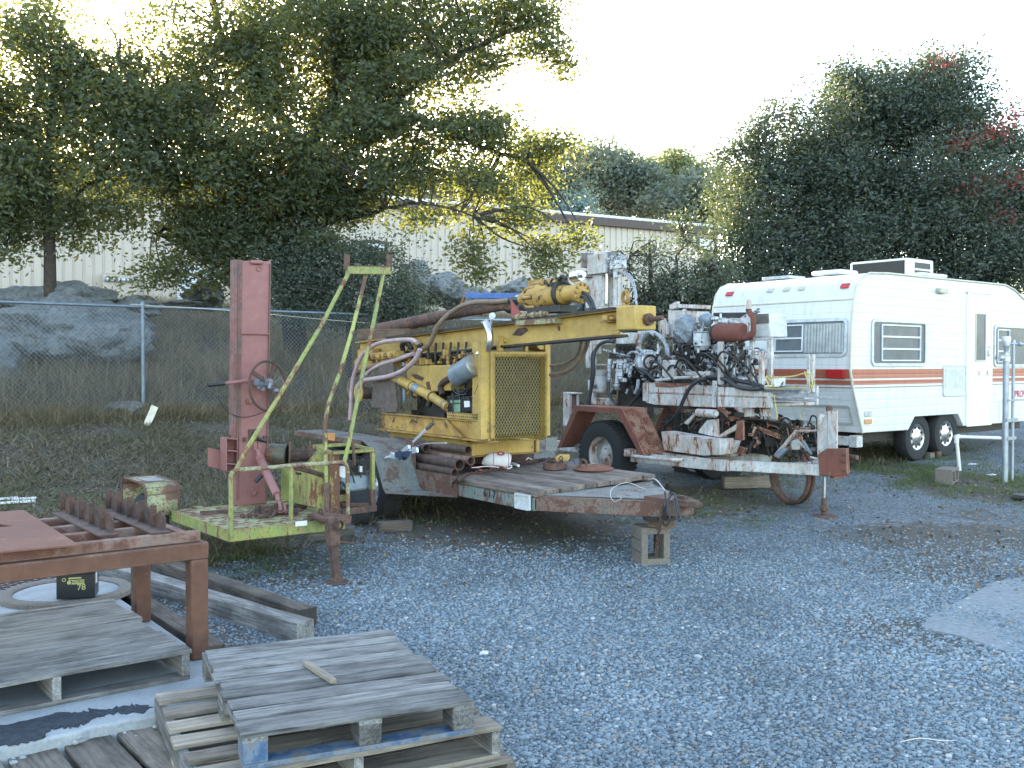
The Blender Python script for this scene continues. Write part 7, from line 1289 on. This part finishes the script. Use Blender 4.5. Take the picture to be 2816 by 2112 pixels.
for i, (pa, pb, lab) in enumerate((((515, 308), (860, 462), 'rusty toothed steel rack lying across the table, the one nearer the brown plate'), ((850, 300), (1210, 446), 'rusty toothed steel rack lying across the table, the one nearer the green fender'))):
    a, b = tp(*pa), tp(*pb); wd = .10; L0 = abs(a.y - b.y) + .0; o = thing('toothed_rack', lab, 'rack', loc=TF.W(V((b.x - .14, max(-.02, min(a.y, b.y)), W(.874)))), rz=TF.ang, group='toothed racks on the steel table')
    vlen = .98; mb = MB(); mb.b2((0, 0, 0), (.10, vlen, .008)); mb.build('base_bar', M['rust_dark'], o, .001)
    mb = MB()
    for k in range(5): v = .06 + k * .205; mb.prism([(.085, v, .008), (.085, v + .15, .008), (.085, v + .15, .065), (.085, v + .075, .10), (.085, v, .07)], (.008, 0, 0)); mb.b2((.06, v + .15, .008), (.093, v + .158, .12))
    mb.build('teeth', M['rust_dark'], o)
# ---- manhole ring, battery, mesh sheet
c = gp(183, 1636, SZ); mr = thing('manhole_cover', 'round concrete cover in a raised ring on the slab beneath the battery', 'manhole cover', loc=(c.x, c.y, SZ))
mb = MB(); mb.lathe([(.33, 0), (.33, .03), (.345, .04), (.40, .04), (.415, .03), (.415, 0)], (0, 0, 0), (0, 0, 1), 48); mb.build('ring', M['block'], mr); mb = MB(); mb.lathe([(0, .045), (.20, .043), (.30, .03), (.33, .02)], (0, 0, 0), (0, 0, 1), 48); mb.build('cover', M['concrete'], mr)
bz = SZ + .046; A_ = gp(155, 1649, bz); B_ = gp(261, 1643, bz); BF_ = Fr((A_.x, A_.y, bz), (B_.x - A_.x, B_.y - A_.y)); Lb = (B_ - A_).length
bt = thing('car_battery', 'black car battery with gold lettering standing on the manhole cover under the table', 'battery', BF_)
mb = MB(); mb.b2((0, 0, 0), (Lb, .17, .155)); mb.b2((-.004, -.004, .155), (Lb + .004, .174, .18)); mb.b2((.03, .04, .18), (Lb - .03, .13, .187)); mb.build('case', M['black'], bt, .006)
mb = MB(); mb.cyl((Lb - .045, .03, .18), (Lb - .045, .03, .2), .012, n=12); mb.build('terminal', M['alu'], bt); mb = MB(); mb.b2((Lb + .0005, .03, .085), (Lb + .0045, .075, .155)); mb.build('side_label', M['white'], bt)
k_ = Lb / .26; mb = MB(); mb.b2((.32 * Lb, -.0012, .128), (.65 * Lb, 0, .136)); mb.b2((.32 * Lb, -.0012, .118), (.38 * Lb, 0, .124)); mb.torus((.20 * Lb, -.001, .123), (0, 1, 0), .010, .0022, 18, 5); mb.lathe([(0, 0), (.012, 0), (.012, .001), (0, .001)], (.33 * Lb, -.0002, .104), (0, -1, 0), 18); mb.build('emblem', M['gold'], bt)
mb = MB(); mb.b2((.39 * Lb, -.0008, .092), (.73 * Lb, 0, .120)); mb.build('name_plate', M['gold'], bt); text('model_number', '78', .052, M['gold'], bt, (.65 * Lb, -.0006, .070), (1, 0, 0), ext=.0008); text('name_lettering', 'NITRO', .026, M['ink'], bt, (.56 * Lb, -.0014, .106), (1, 0, 0), ext=.0004)
ms_ = thing('mesh_sheet', 'rusty expanded metal sheet lying on the slab behind the battery', 'mesh sheet', loc=(0, 0, SZ + .012)); mb = MB(); O = gp(150, 1600, SZ); O = V((O.x, O.y, 0)); uu = V((.79, .61, 0)); vv = V((-.61, .79, 0))
for j in range(22):
    pts = [O + uu * (-.045 * i + .3) + vv * (.035 * j + (.016 if (i + j) % 2 else -.016) - .1) for i in range(46)]; mb.tube([(p.x, p.y, .004 * ((i + j) % 2)) for i, p in enumerate(pts)], .004, 4, caps=False)
mb.build('mesh', M['rust'], ms_)
# ---- pallets
def pallet(name, label, fr, L, D_, H, widths, gap, mat, mats=None, blocks=False, wob=.004, bt=.019, seed=1, skip_bottom=False, smat=None):
    rs = random.Random(seed); t = thing(name, label, 'pallet', fr, group='wooden pallets in the left foreground'); v = 0; i = 0
    while v < D_ - .03:
        w = widths[i % len(widths)] * rs.uniform(.93, 1.05); w = min(w, D_ - v); mb = MB(); ov0, ov1 = rs.uniform(-.012, .012), rs.uniform(-.025, .012); z = H - bt + rs.uniform(-.002, .002)
        n = 7; top = []; 
        for k in range(n + 1):
            u = ov0 + (L + ov1 - ov0) * k / n; j0 = rs.uniform(-wob, wob) * .6; j1 = rs.uniform(-wob, wob) * .6; top.append((u, v + j0, v + w + j1, z + rs.uniform(-.0015, .0015)))
        vs = []; ls = []
        for u, y0, y1, z_ in top: vs += [(u, y0, z_), (u, y1, z_), (u, y1, z_ + bt), (u, y0, z_ + bt)]; ls += [(u, 0, 0), (u, w, 0), (u, w, bt), (u, 0, bt)]
        fs = [(k * 4 + a, k * 4 + (a + 1) % 4, (k + 1) * 4 + (a + 1) % 4, (k + 1) * 4 + a) for k in range(n) for a in range(4)] + [(3, 2, 1, 0), (n * 4, n * 4 + 1, n * 4 + 2, n * 4 + 3)]
        mb.add(vs, fs, ls, rs.random()); mb.build('deck_board', (mats or {}).get(i, mat), t, .0015); v += w + gap[i % len(gap)]; i += 1
    sh = H - bt - (0 if skip_bottom else bt); z0 = 0 if skip_bottom else bt; sm = smat or mat
    for k, u in enumerate((0, L / 2 - .02, L - .04)):
        if blocks:
            for m_, v in enumerate((0, D_ / 2 - .06, D_ - .12)):
                mb = MB(); bw = .09; uu0 = min(u, L - bw) if k else 0; mb.b2((uu0, v, z0 + .0), (uu0 + bw, v + .12, z0 + sh - .018)); mb.build('block', M['board_blue'] if (k == 0 and m_ == 0) else sm, t, .004)
            mb = MB(); mb.bar((uu0 + .045, 0, z0 + sh - .009), (uu0 + .045, D_, z0 + sh - .009), .09, .017); mb.build('cross_board', sm, t)
        else: mb = MB(); mb.bar((u + .02, 0, z0 + sh / 2), (u + .02, D_, z0 + sh / 2), .038, sh); mb.build('stringer', sm, t, .002)
    if not skip_bottom:
        for v in (0, D_ / 2 - .045, D_ - .09): mb = MB(); mb.bar((0, v + .045, bt / 2), (L, v + .045, bt / 2), .09, bt); mb.build('bottom_board', M['board_blue'] if (blocks and v == 0) else mat, t, .0015)
    return t
P3 = Fr((.0, 0, 0), (.89, .457)); c = gp(1419, 2083, .145); P3 = Fr(tuple(V((c.x, c.y, 0)) - V((.89, .457, 0)) * 1.22 - V((0, 0, 0))), (.89, .457)); P3.o.z = .003
pallet('pallet', 'lowest brown pallet of the stack, mostly hidden, with a red mark at its corner', P3, 1.22, 1.12, .142, [.09, .14, .09], [.05, .06], M['wood_tan'], seed=3)
g_ = bpy.data.objects['pallet']; mb = MB(); mb.b2((1.221, .0, .03), (1.224, .02, .10)); mb.build('red_mark', M['red'], g_)
c = gp(1377, 1998, .275); P2 = Fr(tuple(V((c.x, c.y, .146)) - V((.89, .457, 0)) * 1.2), (.89, .457))
pallet('pallet', 'pale newer pallet with wide gaps, second from the top of the stack', P2, 1.2, 1.06, .13, [.14, .095, .10, .095, .10], [.075, .085, .08], M['wood_pale'], seed=5, smat=M['wood_silver'])
c = gp(668, 2028, .40); P1 = Fr((c.x, c.y, .277), (.91, .41))
pallet('pallet', 'weathered grey pallet with closely set boards and a blue corner, top of the stack', P1, .90, 1.18, .135, [.15, .10, .12, .095, .125, .10, .115, .10, .11], [.018, .012, .020, .014], M['wood_grey'], blocks=True, seed=7, wob=.006)
c = gp(522, 1868, SZ); P0 = Fr(tuple(V((c.x, c.y, SZ + .002)) - V((.79, .61, 0)) * 1.22), (.79, .61))
pallet('pallet', 'grey pallet with broad boards lying on the slab under the table front', P0, 1.22, 1.32, .145, [.12, .29, .29, .23, .22], [.018, .024], M['wood_silver'], seed=11, wob=.008)
# boards at the very bottom left
PB = Fr((gp(5, 2060, .15).x, gp(5, 2060, .15).y, .0), (.61, -.79)); t = thing('pallet', 'rough pallet of broad tan boards on the ground at the bottom left corner', 'pallet', PB, group='wooden pallets in the left foreground')
for i, (x, wd, e) in enumerate(((0, .185, 0), (.215, .19, .02), (.43, .19, .03))): mb = MB(); mb.hexa([(-e, x, .125), (1.3, x, .125), (1.3, x + wd, .125), (-e, x + wd, .125), (-e, x, .15), (1.3, x, .15), (1.3, x + wd, .15), (-e, x + wd, .15)], None, [(a, b, z) for z in (0, .02) for a, b in ((0, 0), (1.3, 0), (1.3, .19), (0, .19))]); mb.build('deck_board', M['wood_tan'], t, .003)
mb = MB(); mb.hexa([(-.0, -.22, .125), (1.3, -.22, .125), (1.3, -.03, .125), (0, -.03, .125), (0, -.22, .15), (1.3, -.22, .15), (1.3, -.03, .15), (0, -.03, .15)], None, [(a, b, z) for z in (0, .02) for a, b in ((0, 0), (1.3, 0), (1.3, .19), (0, .19))]); mb.build('deck_board', M['wood_tan'], t, .003)
for u in (.05, .6): mb = MB(); mb.bar((u, -.2, .062), (u, .64, .062), .04, .124); mb.build('stringer', M['wood_tan'], t)
# broken stick on the top pallet
a, b = gp(*Z6(985, 250), .42), gp(*Z6(1140, 355), .42); dv = b - a; o = None; mb = MB(); mb.bar((0, 0, 0), (dv.length, 0, 0), .032, .022, jit=.003); o = mb.build('stick', M['wood_pale'], None, .003); o.location = (a.x, a.y, .425); o.rotation_euler = (0, 0, math.atan2(dv.y, dv.x)); tag(o, 'short split wooden stick lying on top of the grey pallet', 'stick')
# ---- timbers
def timber(label, p, q, za, zb, wd, hh, mat, tar=False):
    a, b = gp(p[0], p[1], za), gp(q[0], q[1], zb); dv = b - a; L_ = dv.length; n = 12; rs = random.Random(int(p[0])); mb = MB(); vs = []; ls = []
    for k in range(n + 1):
        u = L_ * k / n
        for y, z in ((-wd / 2, 0), (wd / 2, 0), (wd / 2, hh), (-wd / 2, hh)): vs.append((u, y + rs.uniform(-.003, .003), z + rs.uniform(-.004, .002))); ls.append((u, y, z))
    fs = [(k * 4 + i, k * 4 + (i + 1) % 4, (k + 1) * 4 + (i + 1) % 4, (k + 1) * 4 + i) for k in range(n) for i in range(4)] + [(3, 2, 1, 0), (n * 4, n * 4 + 1, n * 4 + 2, n * 4 + 3)]
    mb.add(vs, fs, ls); o = mb.build('timber', mat, None, .006); o.location = a; o.rotation_euler = dv.to_track_quat('X', 'Z').to_euler(); tag(o, label, 'timber', 'old timbers behind the steel table')
    if tar: m = MB(); m.hexa([(L_, -wd / 2 - .002, -.002), (L_ + .006, -wd / 2 - .002, -.002), (L_ + .006, wd / 2 + .002, -.002), (L_, wd / 2 + .002, -.002), (L_, -wd / 2 - .002, hh + .002), (L_ + .006, -wd / 2 - .002, hh + .002), (L_ + .006, wd / 2 + .002, hh + .002), (L_, wd / 2 + .002, hh + .002)]); m.build('tarred_end', M['grease'], o, .004)
timber('dark timber with a black tarred end, farthest from the table', (380, 1560), (848, 1732), .06, .03, .12, .14, M['wood_dark'], True)
timber('long timber with a pale worn top between the two dark ones', (270, 1590), (840, 1775), .06, .02, .13, .15, M['wood_silver'])
timber('sagging old timber lying lowest between the table legs', (300, 1640), (590, 1840), .03, .0, .13, .14, M['wood_dark'])
timber('orange brown timber at the edge of the slab beside the battery', (255, 1600), (560, 1900), .0, -.02, .09, .10, M['wood_brown'])
timber('flat grey plank whose end shows behind the top pallet', (640, 1690), (925, 1775), .0, .0, .12, .04, M['wood_grey'])
# ---- white boards in the grass at the far left
for lab, px, py, L_, rz in (('white board lying in the grass at the left edge, longest of the three', 20, 1388, .55, .5), ('short white board just above the longest one at the left edge', 8, 1377, .3, .6), ('short white board at the right end of the three in the grass', 65, 1377, .25, .5)):
    mb = MB(); mb.box((0, 0, .02), (L_, .09, .02)); o = mb.build('white_board', M['white'], None, .003); o.location = G(px, py); o.rotation_euler = (0, 0, rz); tag(o, lab, 'board', 'white boards in the grass')
# litter on the yard
for lab, px, py in (('crumpled white scrap on the grass before the camper tyres', 2672, 1278), ('small white scrap in the grass left of the hook-up pipes', 2728, 1309)):
    mb = MB(); mb.blob((0, 0, .01), (.06, .04, .012), px, .6, 2); o = mb.build('paper_scrap', M['white']); o.location = G(px, py); tag(o, lab, 'litter')
mb = MB(); mb.blob((0, 0, .008), (.028, .022, .016), 5, .3, 2); o = mb.build('white_stone', plain('white_stone', (.6, .6, .58), .8)); o.location = G(1330, 1807); tag(o, 'single white stone standing out on the gravel behind the pallet stack', 'stone')
mb = MB(); mb.hose([(0, 0, .01), (.1, .02, .02), (.2, .01, .012), (.3, .03, .008)], .0025, 5); o = mb.build('white_straw', M['offwhite']); o.location = G(2475, 2050); tag(o, 'thin pale curved straw lying on the gravel at the lower right', 'straw')
g_ = G(2790, 1375); mb = MB(); mb.lathe([(0, 0), (.16, 0), (.17, .03), (.15, .06), (0, .07)], (0, 0, 0), (0, 0, 1), 28); o = mb.build('valve_box_cover', M['grease']); o.location = g_ + V((.15, 0, 0)); tag(o, 'round black cover in the grass at the right edge', 'cover')
